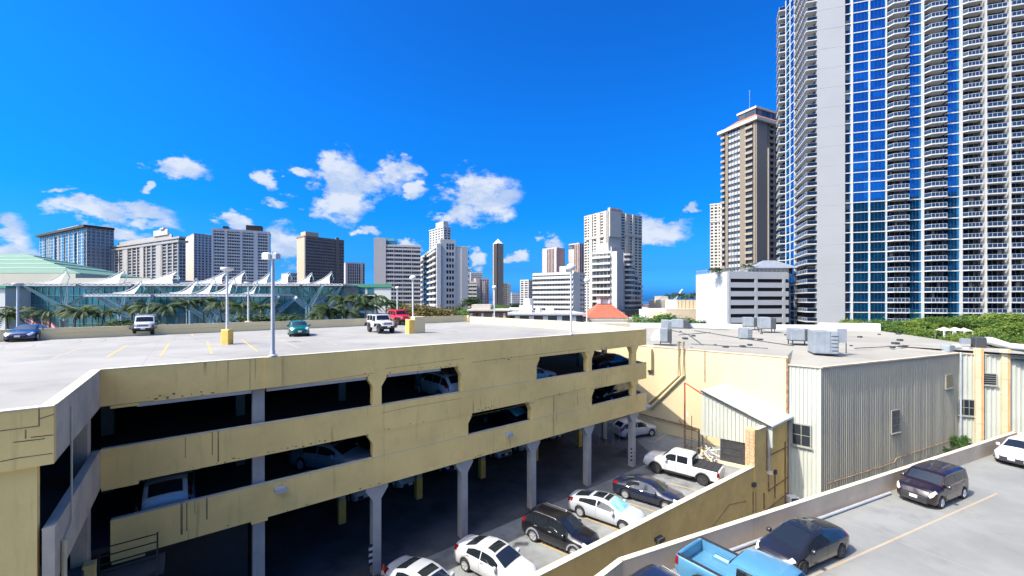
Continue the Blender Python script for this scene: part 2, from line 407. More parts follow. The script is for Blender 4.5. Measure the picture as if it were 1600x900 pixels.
def lerp_tab(tab, x):
    if x <= tab[0][0]: return tab[0][1]
    for (a, va), (b, vb) in zip(tab, tab[1:]):
        if x <= b:
            t = (x - a) / (b - a) if b > a else 0
            return va + (vb - va) * t
    return tab[-1][1]

class Shape:
    def __init__(s, d): s.__dict__.update(d)
    def zb(s, x):
        z = s.sill
        for ax in (s.xf, s.xr):
            dd = abs(x - ax)
            if dd < s.arch: z = max(z, s.R + math.sqrt(s.arch ** 2 - dd ** 2) - 0.02)
        e_ = s.L / 2 - abs(x)
        if e_ < 0.25: z = max(z, s.sill + (0.25 - e_) * 0.35)
        return z
    def sec(s, x):
        zb = s.zb(x); w = lerp_tab(s.w, x); zbelt = lerp_tab(s.belt, x); zt = max(lerp_tab(s.top, x), zbelt + 0.02); wt_ = min(lerp_tab(s.wt, x), w * 0.96)
        zb = min(zb, zbelt - 0.10)
        h = zt - zbelt
        mid = zb + (zbelt - zb) * 0.55
        pts = [(w * 0.93, zb), (w * 0.985, min(zb + 0.06, mid)), (w, mid), (w * 0.985, zbelt - 0.05), (w * 0.955, zbelt)]
        e5 = min(0.055, h * 0.35)
        pts += [(wt_ + min(0.02, h * .1), zt - e5), (wt_ - 0.07, zt - e5 * 0.18), (wt_ * 0.45, zt + s.crown * 0.75 * min(1, h * 3 + .25)), (0.0, zt + s.crown * min(1, h * 3 + .25))]
        return pts
    def surf(s, x, k):
        p = s.sec(x); i = min(int(k), len(p) - 2); f = k - i
        return (p[i][0] + (p[i + 1][0] - p[i][0]) * f, p[i][1] + (p[i + 1][1] - p[i][1]) * f)
    def xs(s):
        v = set()
        n = int(s.L / 0.11)
        for i in range(n + 1): v.add(round(-s.L / 2 + s.L * i / n, 3))
        for tab in (s.top,):
            for q in tab: v.add(round(q[0], 3))
        for ax in (s.xf, s.xr):
            for t in (-1, -0.98, -.9, -.75, -.5, -.25, 0, .25, .5, .75, .9, .98, 1): v.add(round(ax + t * s.arch, 3))
        return sorted(q for q in v if -s.L / 2 <= q <= s.L / 2)

def body_mesh(s):
    mb = MB(); xs = s.xs(); M = 17
    for x in xs:
        p = s.sec(x)
        full = [(q[0], q[1]) for q in p] + [(-q[0], q[1]) for q in p[-2::-1]]
        mb.v += [(x, -q[0], q[1]) for q in full]
    for i in range(len(xs) - 1):
        xm = (xs[i] + xs[i + 1]) / 2
        for k in range(M - 1):
            if s.bed and s.bed[0] < xm < s.bed[1] and 6 <= k <= 9: continue
            a = i * M + k; mb.f.append((a, a + M, a + M + 1, a + 1))
    n = len(xs)
    mb.f.append(tuple(range(M - 1, -1, -1))[::-1]); mb.f.append(tuple((n - 1) * M + k for k in range(M))[::-1])
    return mb

def patch(s, x0, x1, k0, k1, side, off=0.008, nx=6, nk=4, mb=None):
    """piece laid on the body side, standing `off` proud of it"""
    mb = mb or MB(); o = len(mb.v)
    for i in range(nx + 1):
        for j in range(nk + 1):
            x = x0 + (x1 - x0) * i / nx
            kk0 = k0(x) if callable(k0) else k0; kk1 = k1(x) if callable(k1) else k1
            k = kk0 + (kk1 - kk0) * j / nk
            y, z = s.surf(x, k)
            ya, za = s.surf(x, min(k + .05, 7.9)); yb, zb_ = s.surf(x, max(k - .05, 0))
            n = Vector((0, za - zb_, -(ya - yb))); n = n.normalized() if n.length > 1e-6 else Vector((0, 1, 0))
            y2, z2 = s.surf(min(x + .05, s.L / 2), k); y3, z3 = s.surf(max(x - .05, -s.L / 2), k)
            nx_ = -(y2 - y3) / 0.1
            n = Vector((max(-1, min(1, nx_)) * abs(n.y), n.y, n.z)).normalized()
            mb.v.append((x + n.x * off, side * (y + n.y * off), z + n.z * off))
    for i in range(nx):
        for j in range(nk):
            a = o + i * (nk + 1) + j; q = (a, a + nk + 1, a + nk + 2, a + 1)
            mb.f.append(q[::-1] if side > 0 else q)
    return mb
def top_patch(s, x0, x1, inset, off=0.010, nx=6, ny=8):
    mb = MB()
    for i in range(nx + 1):
        x = x0 + (x1 - x0) * i / nx
        p = s.sec(x); w6 = max(p[6][0] - inset, 0.05)
        zt0 = s.sec(min(x + .03, s.L / 2))[8][1]; zt1 = s.sec(max(x - .03, -s.L / 2))[8][1]
        n = Vector((-(zt0 - zt1) / .06, 0, 1)).normalized()
        for j in range(ny + 1):
            y = -w6 + 2 * w6 * j / ny; ay = abs(y)
            z = (p[7][1] + (p[8][1] - p[7][1]) * (1 - ay / p[7][0])) if ay < p[7][0] else (p[7][1] + (p[6][1] - p[7][1]) * (ay - p[7][0]) / max(1e-4, p[6][0] - p[7][0]))
            mb.v.append((x + n.x * off, y, z + n.z * off))
    for i in range(nx):
        for j in range(ny):
            a = i * (ny + 1) + j; mb.f.append((a, a + ny + 1, a + ny + 2, a + 1))
    return mb

def wheel_mesh(r, wd):
    return MB().lathe([(r * 0.62, -wd * .5), (r * 0.90, -wd * .5), (r * 0.985, -wd * .36), (r, -wd * .15), (r, wd * .15), (r * 0.985, wd * .36), (r * 0.90, wd * .5), (r * 0.62, wd * .5)], axis='Y', seg=22)
def rim_mesh(r, wd, spokes):
    """wheel disc with separate spokes, facing +y"""
    mb = MB(); ro = r * 0.655; y = wd * 0.5
    mb.lathe([(ro, y + .004), (ro * .93, y + .006), (ro * .90, y - .03), (0.001, y - .05)], axis='Y', seg=20)
    for k in range(spokes):
        th = 2 * math.pi * k / spokes; c_, s_ = math.cos(th), math.sin(th); hw = ro * (0.13 if spokes > 6 else 0.19)
        def q(rr, tt, yy): return (rr * c_ - tt * s_, yy, rr * s_ + tt * c_)
        v = [q(.02, -hw, y - .03), q(.02, hw, y - .03), q(ro * .93, hw * .8, y - .02), q(ro * .93, -hw * .8, y - .02), q(.02, -hw * .7, y + .0), q(.02, hw * .7, y + .0), q(ro * .93, hw * .5, y + .006), q(ro * .93, -hw * .5, y + .006)]
        mb.add(v, [(4, 5, 6, 7), (0, 3, 7, 4)[::-1], (1, 2, 6, 5)])
    mb.lathe([(ro * .2, y - .03), (ro * .2, y + .008), (.001, y + .012)], axis='Y', seg=10)
    return mb

def base(**k):
    d = dict(L=4.6, R=0.33, arch=0.385, xf=1.40, xr=-1.30, sill=0.24, crown=0.03, bed=None, tw=0.21, wsx=None, rwx=None, sw=[], roof_rack=False, trimmed=False, spokes=5, rim=RIM, sunroof=None,
             headl=HEADL, head=None, tail=None, grille=(0.55, 0.40, 0.62), gcol=TRIM, plate=True, rack=None, spare=False, roofcol=None, kind='sedan', head_k=(3.0, 5.2), tail_k=(3.0, 4.9), ws_mat=GLASS)
    d.update(k); return d
SPEC = {
 'sedan': base(L=4.62, top=[(-2.31, .74), (-2.26, .98), (-2.1, 1.05), (-1.62, 1.09), (-0.85, 1.37), (-.35, 1.44), (0.1, 1.43), (.42, 1.36), (1.18, 1.01), (1.3, .97), (1.95, .86), (2.2, .76), (2.31, .60)],
     belt=[(-2.31, .70), (-2.15, .90), (-1.2, .94), (0, .91), (1.1, .88), (1.9, .78), (2.31, .55)], w=[(-2.31, .62), (-2.24, .74), (-1.95, .85), (-1.2, .89), (1.2, .89), (1.85, .85), (2.15, .73), (2.31, .52)],
     wt=[(-2.31, .5), (-1.62, .66), (-.85, .60), (.1, .62), (.42, .63), (1.18, .74), (2.0, .68), (2.31, .42)], wsx=(.46, 1.14), rwx=(-1.56, -.86), sw=[(-1.25, -.36), (-.30, .78)], sunroof=(-.12, .36), head=(1.86, 2.24), tail=(-2.26, -1.92)),
 'fastback': base(L=4.85, xf=1.45, xr=-1.42, top=[(-2.42, .74), (-2.38, .98), (-2.2, 1.04), (-1.2, 1.26), (-.5, 1.40), (0.0, 1.42), (.4, 1.35), (1.28, .98), (1.4, .94), (2.05, .84), (2.3, .74), (2.42, .58)],
     belt=[(-2.42, .70), (-2.2, .90), (-1.2, .95), (0, .90), (1.2, .86), (2.0, .76), (2.42, .52)], w=[(-2.42, .66), (-2.33, .80), (-2.0, .88), (-1.2, .93), (1.2, .92), (1.9, .88), (2.25, .76), (2.42, .55)],
     wt=[(-2.42, .55), (-1.9, .66), (-1.2, .58), (0, .60), (.4, .62), (1.28, .74), (2.1, .70), (2.42, .45)], wsx=(.44, 1.24), rwx=(-1.95, -1.0), sw=[(-1.55, -.36), (-.30, .86)], sunroof=(-.75, .34), head=(1.95, 2.34), tail=(-2.37, -1.98)),
 'electric': base(L=4.70, xf=1.48, xr=-1.40, R=.345, top=[(-2.35, .76), (-2.30, 1.0), (-2.12, 1.06), (-1.2, 1.29), (-.55, 1.42), (-.05, 1.44), (.35, 1.38), (1.42, .94), (1.55, .90), (2.05, .80), (2.26, .68), (2.35, .52)],
     belt=[(-2.35, .72), (-2.15, .92), (-1.2, .95), (0, .90), (1.2, .84), (2.0, .72), (2.35, .48)], w=[(-2.35, .66), (-2.26, .80), (-1.95, .88), (-1.2, .93), (1.2, .92), (1.9, .87), (2.2, .74), (2.35, .52)],
     wt=[(-2.35, .55), (-1.9, .66), (-1.2, .60), (0, .62), (.35, .64), (1.42, .76), (2.1, .68), (2.35, .42)], wsx=(.38, 1.38), rwx=(-1.85, -.80), sw=[(-1.45, -.32), (-.26, .92)], sunroof=(-.62, .28), head=(1.9, 2.24), tail=(-2.3, -1.95), rim=RIMD, grille=None, spokes=9),
 'suv': base(L=4.55, R=.36, arch=.42, xf=1.38, xr=-1.32, sill=.30, top=[(-2.27, .80), (-2.24, 1.05), (-2.16, 1.18), (-1.74, 1.58), (-1.5, 1.645), (-.3, 1.68), (.2, 1.66), (.46, 1.60), (1.18, 1.15), (1.32, 1.10), (1.98, .99), (2.18, .88), (2.27, .66)],
     belt=[(-2.27, .78), (-2.15, 1.02), (-1.2, 1.06), (0, 1.02), (1.1, .99), (1.95, .88), (2.27, .62)], w=[(-2.27, .70), (-2.2, .80), (-1.95, .88), (-1.2, .92), (1.2, .92), (1.85, .87), (2.12, .74), (2.27, .55)],
     wt=[(-2.27, .66), (-1.74, .64), (-.3, .66), (.46, .66), (1.18, .76), (2.0, .70), (2.27, .45)], wsx=(.50, 1.14), rwx=(-2.12, -1.74), sw=[(-1.98, -1.36), (-1.28, -.36), (-.30, .80)], rack=(-1.45, .1), trimmed=True, head=(1.84, 2.2), tail=(-2.24, -1.95)),
 'crossover': base(L=4.38, R=.35, arch=.41, xf=1.34, xr=-1.30, sill=.28, top=[(-2.19, .80), (-2.16, 1.08), (-2.0, 1.16), (-1.45, 1.45), (-1.0, 1.54), (-.2, 1.565), (.2, 1.54), (.42, 1.48), (1.15, 1.08), (1.3, 1.04), (1.9, .93), (2.1, .82), (2.19, .62)],
     belt=[(-2.19, .78), (-2.05, 1.02), (-1.2, 1.04), (0, .98), (1.1, .94), (1.9, .82), (2.19, .58)], w=[(-2.19, .70), (-2.1, .80), (-1.85, .88), (-1.2, .92), (1.2, .91), (1.8, .87), (2.05, .74), (2.19, .54)],
     wt=[(-2.19, .64), (-1.5, .62), (-.3, .64), (.42, .65), (1.15, .75), (1.9, .70), (2.19, .44)], wsx=(.46, 1.11), rwx=(-1.95, -1.38), sw=[(-1.3, -.36), (-.30, .78)], trimmed=True, head=(1.72, 2.12), tail=(-2.16, -1.85)),
 'hatch': base(L=3.86, R=.315, arch=.37, xf=1.22, xr=-1.28, sill=.24, top=[(-1.93, .70), (-1.90, .98), (-1.82, 1.12), (-1.56, 1.34), (-1.4, 1.39), (-.2, 1.42), (.25, 1.39), (.42, 1.34), (.98, 1.0), (1.1, .965), (1.6, .89), (1.8, .80), (1.93, .60)],
     belt=[(-1.93, .68), (-1.8, .92), (-1, .94), (0, .92), (.95, .90), (1.6, .80), (1.93, .55)], w=[(-1.93, .66), (-1.85, .76), (-1.6, .83), (-1, .86), (1, .86), (1.5, .82), (1.78, .70), (1.93, .52)],
     wt=[(-1.93, .6), (-1.56, .6), (-.3, .61), (.42, .62), (.98, .68), (1.6, .62), (1.93, .42)], wsx=(.46, .94), rwx=(-1.80, -1.52), sw=[(-1.45, -.36), (-.30, .66)], head=(1.5, 1.84), tail=(-1.9, -1.66), head_k=(3.1, 5.6), grille=(.36, .38, .52)),
 'box': base(L=4.25, R=.325, arch=.38, xf=1.30, xr=-1.30, sill=.25, crown=.02, top=[(-2.12, .70), (-2.10, 1.1), (-2.03, 1.40), (-1.9, 1.57), (-1.7, 1.61), (-.4, 1.645), (.45, 1.62), (.62, 1.56), (1.16, 1.14), (1.3, 1.09), (1.85, 1.0), (2.02, .90), (2.12, .66)],
     belt=[(-2.12, .66), (-2.05, 1.0), (-1.2, 1.04), (0, 1.0), (1.1, .97), (1.85, .90), (2.12, .62)], w=[(-2.12, .72), (-2.05, .80), (-1.85, .86), (-1, .88), (1.1, .88), (1.75, .85), (2.0, .76), (2.12, .60)],
     wt=[(-2.12, .68), (-1.9, .70), (-.3, .70), (.62, .70), (1.16, .76), (1.85, .72), (2.12, .52)], wsx=(.66, 1.12), rwx=(-2.08, -1.88), sw=[(-1.86, -1.46), (-1.36, -.36), (-.28, .86)], headl=HEADY, head=(1.76, 2.08), tail=(-2.1, -1.92), head_k=(3.2, 5.0)),
 'coupe': base(L=4.65, R=.345, arch=.39, xf=1.42, xr=-1.40, sill=.22, top=[(-2.33, .74), (-2.28, .96), (-2.1, 1.0), (-1.5, 1.12), (-.7, 1.30), (-.2, 1.33), (.2, 1.28), (1.08, .95), (1.2, .92), (1.95, .82), (2.2, .70), (2.33, .52)],
     belt=[(-2.33, .70), (-2.1, .90), (-1.2, .94), (0, .88), (1.1, .84), (1.95, .72), (2.33, .48)], w=[(-2.33, .66), (-2.22, .80), (-1.9, .90), (-1.3, .94), (0, .90), (1.2, .92), (1.85, .88), (2.15, .76), (2.33, .55)],
     wt=[(-2.33, .55), (-1.5, .60), (-.7, .56), (.2, .60), (1.08, .74), (2.0, .70), (2.33, .44)], wsx=(.24, 1.04), rwx=(-1.48, -.74), sw=[(-1.1, -.46), (-.40, .66)], head=(1.86, 2.26), tail=(-2.28, -1.9)),
 'offroad': base(L=4.2, R=.41, arch=.52, xf=1.28, xr=-1.36, sill=.50, crown=.01, tw=.27, top=[(-2.0, .95), (-1.98, 1.72), (-1.92, 1.83), (-1.8, 1.85), (.30, 1.85), (.40, 1.80), (.68, 1.25), (.74, 1.22), (1.78, 1.17), (1.90, 1.10), (1.93, .70)],
     belt=[(-2.1, .92), (-1.95, 1.12), (0, 1.14), (.7, 1.14), (1.8, 1.06), (2.1, .66)], w=[(-2.1, .76), (.7, .78), (1.2, .72), (1.7, .64), (1.93, .60)], wt=[(-2.1, .66), (.4, .66), (.7, .72), (1.2, .66), (1.93, .54)],
     wsx=(.44, .66), rwx=(-1.99, -1.97), sw=[(-1.86, -1.2), (-1.1, -.36), (-.26, .42)], head=None, tail=(-1.99, -1.86), grille=(.44, .70, 1.06), rim=RIMD, spare=True, kind='offroad', tail_k=(2.2, 3.6)),
 'pickup': base(L=5.75, R=.42, arch=.50, xf=1.80, xr=-1.72, sill=.48, tw=.28, bed=(-2.72, -.88), top=[(-2.87, 1.0), (-2.84, 1.24), (-.98, 1.27), (-.93, 1.75), (-.80, 1.90), (-.55, 1.94), (.55, 1.95), (.80, 1.88), (1.42, 1.36), (1.56, 1.32), (2.55, 1.24), (2.78, 1.12), (2.87, .80)],
     belt=[(-2.87, .98), (-2.82, 1.20), (-.98, 1.22), (0, 1.24), (1.4, 1.22), (2.5, 1.10), (2.87, .76)], w=[(-2.87, .90), (-2.78, .96), (1.6, .97), (2.4, .95), (2.72, .86), (2.87, .74)], wt=[(-2.87, .88), (-1.0, .90), (-.9, .74), (.8, .74), (1.42, .84), (2.5, .82), (2.87, .60)],
     wsx=(.84, 1.38), rwx=(-.965, -.90), sw=[(-.62, .16), (.24, 1.02)], head=(2.42, 2.80), tail=(-2.87, -2.70), grille=(.62, .70, 1.08), trimmed=True, rim=RIMD, kind='pickup', tail_k=(2.0, 4.2)),
}
for d_ in SPEC.values(): d_['belt'] = sorted(d_['belt'])

def build_car(style, pnt, name, label, cat, **over):
    s = Shape({**SPEC[style], **over}); t = thing(name, label, cat)
    body = body_mesh(s).build('body', pnt, t, smooth=38)
    hw = max(q[1] for q in s.w)
    ub = MB(); iw = hw - s.tw - 0.03
    ub.box(-s.L / 2 + .16, s.L / 2 - .2, -iw, iw, s.sill - .06, .76 if s.kind == 'pickup' else s.belt[len(s.belt) // 2][1] - .2)
    ub.box(s.xr + s.arch, s.xf - s.arch, -hw * .9, hw * .9, s.sill - .03, s.sill + .18)
    ub.build('underbody', UNDER, t)
    tm, rm = wheel_mesh(s.R, s.tw), rim_mesh(s.R, s.tw, s.spokes)
    first = None
    for ax in (s.xf, s.xr):
        for sd_ in (1, -1):
            loc = (ax, sd_ * (hw - s.tw * .5 - .015), s.R)
            if first is None:
                w_ = tm.build('wheel', TYRE, t, smooth=40); r_ = rm.build('rim', s.rim, w_, smooth=30); first = (w_.data, r_.data)
            else:
                w_ = bpy.data.objects.new('wheel', first[0]); col.objects.link(w_); w_.parent = t
                r_ = bpy.data.objects.new('rim', first[1]); col.objects.link(r_); r_.parent = w_
            w_.location = loc
            if sd_ < 0: r_.rotation_euler = (0, 0, math.pi)
    x0, x1 = s.wsx; top_patch(s, x0, x1, 0.01).build('windscreen', s.ws_mat, t, smooth=60)
    x0, x1 = s.rwx
    if style not in ('offroad', 'pickup'): top_patch(s, x0, x1, 0.05).build('rear_window', GLASS, t, smooth=60)
    else:
        zb_ = lerp_tab(s.belt, -.9) + .12; zt_ = 1.70; xx = -1.0 if style == 'pickup' else -2.012
        MB().box(xx - .006, xx + .03, -.56, .56, zb_, zt_).build('rear_window', GLASS, t)
    for (xa, xb) in s.sw:
        for sd_ in (1, -1): patch(s, xa, xb, 4.12, 4.86, sd_, 0.007, 8, 3).build('side_window', GLASS, t, smooth=60)
    gaps = MB()
    for (xa, xb) in s.sw[-2:]:
        for sd_ in (1, -1):
            for xx in (xa - .035, xb if xb == s.sw[-1][1] else None):
                if xx is None: continue
                patch(s, xx, xx + .012, lambda x: 1.2, lambda x: 4.05, sd_, 0.004, 1, 6, gaps)
    for sd_ in (1, -1): patch(s, s.sw[-2][0], s.sw[-1][1], 0.9, 0.97, sd_, 0.004, 8, 1, gaps)
    gaps.build('panel_gaps', SEAMM, t)
    for (xa, xb) in s.sw[-2:]:
        for sd_ in (1, -1):
            y, z = s.surf(xa + .16, 3.35); MB().bevbox(xa + .04, xa + .24, sd_ * (y + .005) - .018, sd_ * (y + .005) + .018, z - .018, z + .018, .008).build('door_handle', CHROME if style in ('suv', 'sedan') else pnt, t)
    for sd_ in (1, -1):
        xx = s.sw[-1][1] - .06; y, z = s.surf(xx, 4.1)
        MB().bevbox(xx - .09, xx + .09, min(sd_ * (y + .03), sd_ * (y + .22)), max(sd_ * (y + .03), sd_ * (y + .22)), z - .01, z + .15, .03).build('wing_mirror', pnt if style != 'offroad' else TRIM, t, smooth=40)
        if s.head: patch(s, s.head[0], s.head[1], s.head_k[0], s.head_k[1], sd_, .01, 6, 4).build('headlight', s.headl, t, smooth=60)
        patch(s, s.tail[0], s.tail[1], s.tail_k[0], s.tail_k[1], sd_, .01, 6, 4).build('tail_light', TAILL, t, smooth=60)
    xe = s.L / 2
    if s.kind == 'offroad': xe = 1.93
    if s.grille:
        gw, z0, z1 = s.grille
        if s.kind == 'offroad':
            g = MB().box(xe - .02, xe + .015, -.62, .62, z0 - .02, z1 + .03).build('grille', pnt, t)
            sl = MB()
            for k in range(7): sl.box(xe + .012, xe + .02, -.36 + k * .12 - .04, -.36 + k * .12 + .04, z0 + .02, z1 - .04)
            sl.build('grille_slots', TRIM, g)
            for sd_ in (1, -1): MB().lathe([(.001, .03), (.085, .02), (.095, 0)], axis='Z', seg=14).build('headlight', HEADL, t, smooth=50).matrix_local = Matrix.Translation((xe + .02, sd_ * .47, .93)) @ Matrix.Rotation(R(90), 4, 'Y')
        else:
            MB().bevbox(xe - .06, xe + .012, -gw, gw, z0, z1, .03).build('grille', s.gcol, t)
    if s.kind not in ('offroad',):
        MB().bevbox(xe - .12, xe + .006, -hw * .62, hw * .62, s.sill + .02, s.sill + .14, .02).build('lower_grille', TRIM, t)
    zf = (s.grille[1] + .05) if s.grille else .42
    if s.kind == 'offroad': zf = .62
    MB().box(xe + (.015 if s.kind != 'offroad' else .19), xe + (.03 if s.kind != 'offroad' else .2), -.16, .16, zf, zf + .15).build('number_plate', PLATE, t)
    zr = .62 if s.kind != 'pickup' else .72
    MB().box(-s.L / 2 - .02 + (.1 if s.kind == 'offroad' else 0), -s.L / 2 - .004 + (.1 if s.kind == 'offroad' else 0), -.16, .16, zr, zr + .15).build('number_plate', PLATE, t)
    if s.trimmed:
        for ax in (s.xf, s.xr):
            for sd_ in (1, -1):
                mb = MB(); n = 12; y0 = hw - .05
                prof = []
                for i in range(n + 1):
                    th = math.pi * (i / n) ; prof.append((ax + math.cos(th) * (s.arch - .03), s.R + math.sin(th) * (s.arch - .03)))
                for i in range(n, -1, -1):
                    th = math.pi * (i / n); prof.append((ax + math.cos(th) * (s.arch + .055), s.R + math.sin(th) * (s.arch + .055)))
                wl_ = lerp_tab(s.w, ax)
                mb.extr(prof, (0, sd_ * (wl_ - .10), 0), (1, 0, 0), (0, 0, 1), (0, sd_ * .125, 0)).build('arch_trim', over.get('arch_mat', TRIM) if 'arch_mat' in over else TRIM, t)
    if s.rack:
        for sd_ in (1, -1):
            y, z = s.surf((s.rack[0] + s.rack[1]) / 2, 5.6)
            MB().tube([(s.rack[0], sd_ * y, s.surf(s.rack[0], 5.6)[1]), (s.rack[0] + .12, sd_ * y, z + .05), (s.rack[1] - .12, sd_ * y, z + .05), (s.rack[1], sd_ * y, s.surf(s.rack[1], 5.6)[1])], .02, 6).build('roof_rail', ROOFRACK, t)
    if s.sunroof:
        x0, x1 = s.sunroof; top_patch(s, x0, x1, .10 if style != 'electric' else 0.02, .008, 5, 6).build('sunroof', GLASS, t, smooth=60)
    if s.kind == 'offroad':
        for ax, f in ((s.xf, 1), (s.xr, -1)):
            for sd_ in (1, -1):
                mb = MB(); n = 8; ro, ri = .60, .50
                prof = [(ax - .62, .74), (ax - .42, .99), (ax + .42, .99), (ax + .64, .76), (ax + .64, .66), (ax + .40, .91), (ax - .40, .91), (ax - .62, .64)]
                mb.extr(prof, (0, sd_ * .66, 0), (1, 0, 0), (0, 0, 1), (0, sd_ * .30, 0)).build('fender', TRIM, t)
        MB().bevbox(xe + .02, xe + .19, -.80, .80, .56, .76, .04).build('front_bumper', TRIM, t)
        MB().bevbox(-2.14, -1.96, -.78, .78, .56, .74, .04).build('rear_bumper', TRIM, t)
        sp = bpy.data.objects.new('spare_wheel', first[0]); col.objects.link(sp); sp.parent = t; sp.location = (-2.16, .1, 1.1); sp.rotation_euler = (0, 0, R(90))
        MB().bevbox(-1.9, .34, -.64, .64, 1.852, 1.885, .01).build('hard_top', over.get('roofmat', TRIM), t)
    if s.kind == 'pickup':
        b0, b1 = s.bed; iw = .82
        bedm = MB()
        bedm.box(b0, b1, -iw, iw, .78, .80)
        for sd_ in (1, -1): bedm.box(b0, b1, min(sd_ * iw, sd_ * (iw + .03)), max(sd_ * iw, sd_ * (iw + .03)), .78, 1.245)
        bedm.box(b0 - .03, b0, -iw - .03, iw + .03, .78, 1.245); bedm.box(b1, b1 + .03, -iw - .03, iw + .03, .78, 1.245)
        for sd_ in (1, -1): bedm.bevbox(s.xr - .48, s.xr + .48, min(sd_ * .56, sd_ * iw), max(sd_ * .56, sd_ * iw), .80, 1.02, .08)
        for k in range(9): bedm.box(b0 + .05, b1 - .05, -iw + .1 + k * .185, -iw + .16 + k * .185, .80, .812)
        bedm.build('cargo_bed', over.get('bedmat', pnt), t)
        rl = MB()
        for sd_ in (1, -1): rl.box(b0 - .05, b1, min(sd_ * (iw - .0), sd_ * (iw + .10)), max(sd_ * (iw - .0), sd_ * (iw + .10)), 1.262, 1.29)
        rl.build('bed_rail', TRIM, t)
        if over.get('cover'):
            for k in range(4):
                xa = b0 + .02 + (b1 - b0 - .04) / 4 * k
                MB().box(xa, xa + (b1 - b0 - .04) / 4 - .02, -.86, .86, 1.272, 1.305).build('bed_cover_panel', TRIM, t)
        for sd_ in (1, -1): MB().box(-1.0, 1.1, min(sd_ * .86, sd_ * 1.0), max(sd_ * .86, sd_ * 1.0), .40, .46).build('side_step', TRIM, t)
    return t
def place(t, x, y, z, hx, hy, sc=1.0):
    t.location = (x, y, z); t.rotation_euler = (0, 0, math.atan2(hy, hx)); t.scale = (sc, sc, sc)
    return t
# ------------------------------------------------------------------ ground, street level and sea
MB().add([(-4000, -200, -3.3), (4000, -200, -3.3), (4000, 1500, -3.3), (-4000, 1500, -3.3)], [(0, 1, 2, 3)]).build('ground', GROUND, kind='structure')
MB().add([(-30000, 1400, -3.0), (30000, 1400, -3.0), (30000, 50000, -3.0), (-30000, 50000, -3.0)], [(0, 1, 2, 3)]).build('sea', SEA, kind='structure')

# ------------------------------------------------------------------ the big yellow parking garage
PT = H - 2.42            # parapet top
DZ = H - 3.42            # roof deck level
pA = P(157, 577, PT)
G = Frame((pA.x, pA.y), (0.7847, 0.6198))
UEND = G.at(1010)
COLS = [G.at(p) for p in (398, 590, 727, 835, 922, 992)]
gar = thing('parking_garage', 'long yellow concrete parking garage with three open levels and stained spandrels', 'parking garage', (pA.x, pA.y, 0))
def gpart(mb, name, m, **k):
    o = mb.build(name, m, **k); o.parent = gar; o.matrix_parent_inverse = Matrix.Translation(-gar.location); return o
CW = Frame(P(1019, 542, 8.9).to_2d(), (P(1231, 559.5, 8.9) - P(1019, 542, 8.9)).to_2d())   # cream wall of the warehouse
def g_on_deck(px, py, z=DZ): return P(px, py, z)
BV = -6.40
fA = (0.0, 0.0)
pPa = P(70, 531, DZ); pPb = P(730, 502.4, DZ); pF = P(735.6, 504.4, DZ); pG_ = P(898.8, 515.6, DZ)
dirp = (pPa - pPb).normalized(); pPx = pPa + dirp * 34
UL = -34.0
deckpoly = [G.xy(UL, BV + .1), G.xy(-.1, BV + .1), G.xy(-.1, .1), G.xy(UEND - .1, .1), (pG_.x, pG_.y), (pF.x, pF.y), (pPb.x, pPb.y), (pPx.x, pPx.y)]
gpart(MB().prism(deckpoly, DZ - .30, DZ), 'roof_deck', DECK)
# fascia / parapets round the roof
FB = H - 3.76            # underside of the fascia band
CT = 0.22
def strip(p0, p1, t, z0, z1, name, m, side=1, cap=True):
    """wall piece from p0 to p1, thickness t to the given side, with a pale coping on top"""
    p0, p1 = Vector((p0[0], p0[1], 0)), Vector((p1[0], p1[1], 0)); d = p1 - p0; n = Vector((-d.y, d.x, 0)).normalized() * side
    gpart(MB().pbox(p0 + Vector((0, 0, z0)), d, n * t, Vector((0, 0, z1 - z0 - (.03 if cap else 0)))), name, m)
    if cap: gpart(MB().pbox(p0 + n * -.012 + Vector((0, 0, z1 - .03)), d, n * (t + .024), Vector((0, 0, .03))), 'coping', CAPM)
strip(G.xy(0.23, 0), G.xy(UEND, 0), CT, FB, PT, 'fascia', YEL)
strip(G.xy(0, BV + .23), G.xy(0, 0), .23, FB, PT, 'fascia', GREYP)
gpart(G.box(MB(), 0, .23, 0, CT, FB, PT - .03), 'fascia_corner', YEL); gpart(G.box(MB(), -.01, .24, -.012, CT + .01, PT - .03, PT), 'coping', CAPM)
strip(G.xy(UL, BV), G.xy(0, BV), .23, FB, PT, 'fascia', YEL)
strip(G.xy(UEND, .22), (pG_.x, pG_.y), .22, FB, PT, 'fascia', YEL2)
strip((pG_.x, pG_.y), (pF.x, pF.y), .22, FB, PT, 'fascia', YEL2)
strip((pPb.x, pPb.y), (pPx.x, pPx.y), .25, FB, PT, 'parapet', mat('far_parapet_bounce_tone', (0.74, 0.60, 0.33), .85, var=.06, vscale=.3, streak=.2), -1)  # deck bounce light put into a paler tone than the front fascia
# long shallow groove mouldings on the inner face of the far parapet
for (xa, xb, dy) in ((88, 198, 0), (247, 380, 0), (382, 478, 0), (500, 560, 0), (650, 700, 0)):
    za = DZ + .56
    qa, qb = P(xa, 531 - (xa - 70) * .0434, DZ), P(xb, 531 - (xb - 70) * .0434, DZ)
    nn = Vector((dirp.y, -dirp.x, 0)); nn = nn if nn.y < 0 else -nn
    gpart(MB().pbox(qa + nn * .01 + Vector((0, 0, .52)), qb - qa, nn * .02, Vector((0, 0, .05))), 'groove_moulding', RETW)
gpart(MB().pbox(Vector((pPb.x, pPb.y, DZ)), (0.6, 0.35, 0), (0.25, -.45, 0), (0, 0, 1.05)), 'parapet_pier', YEL2)
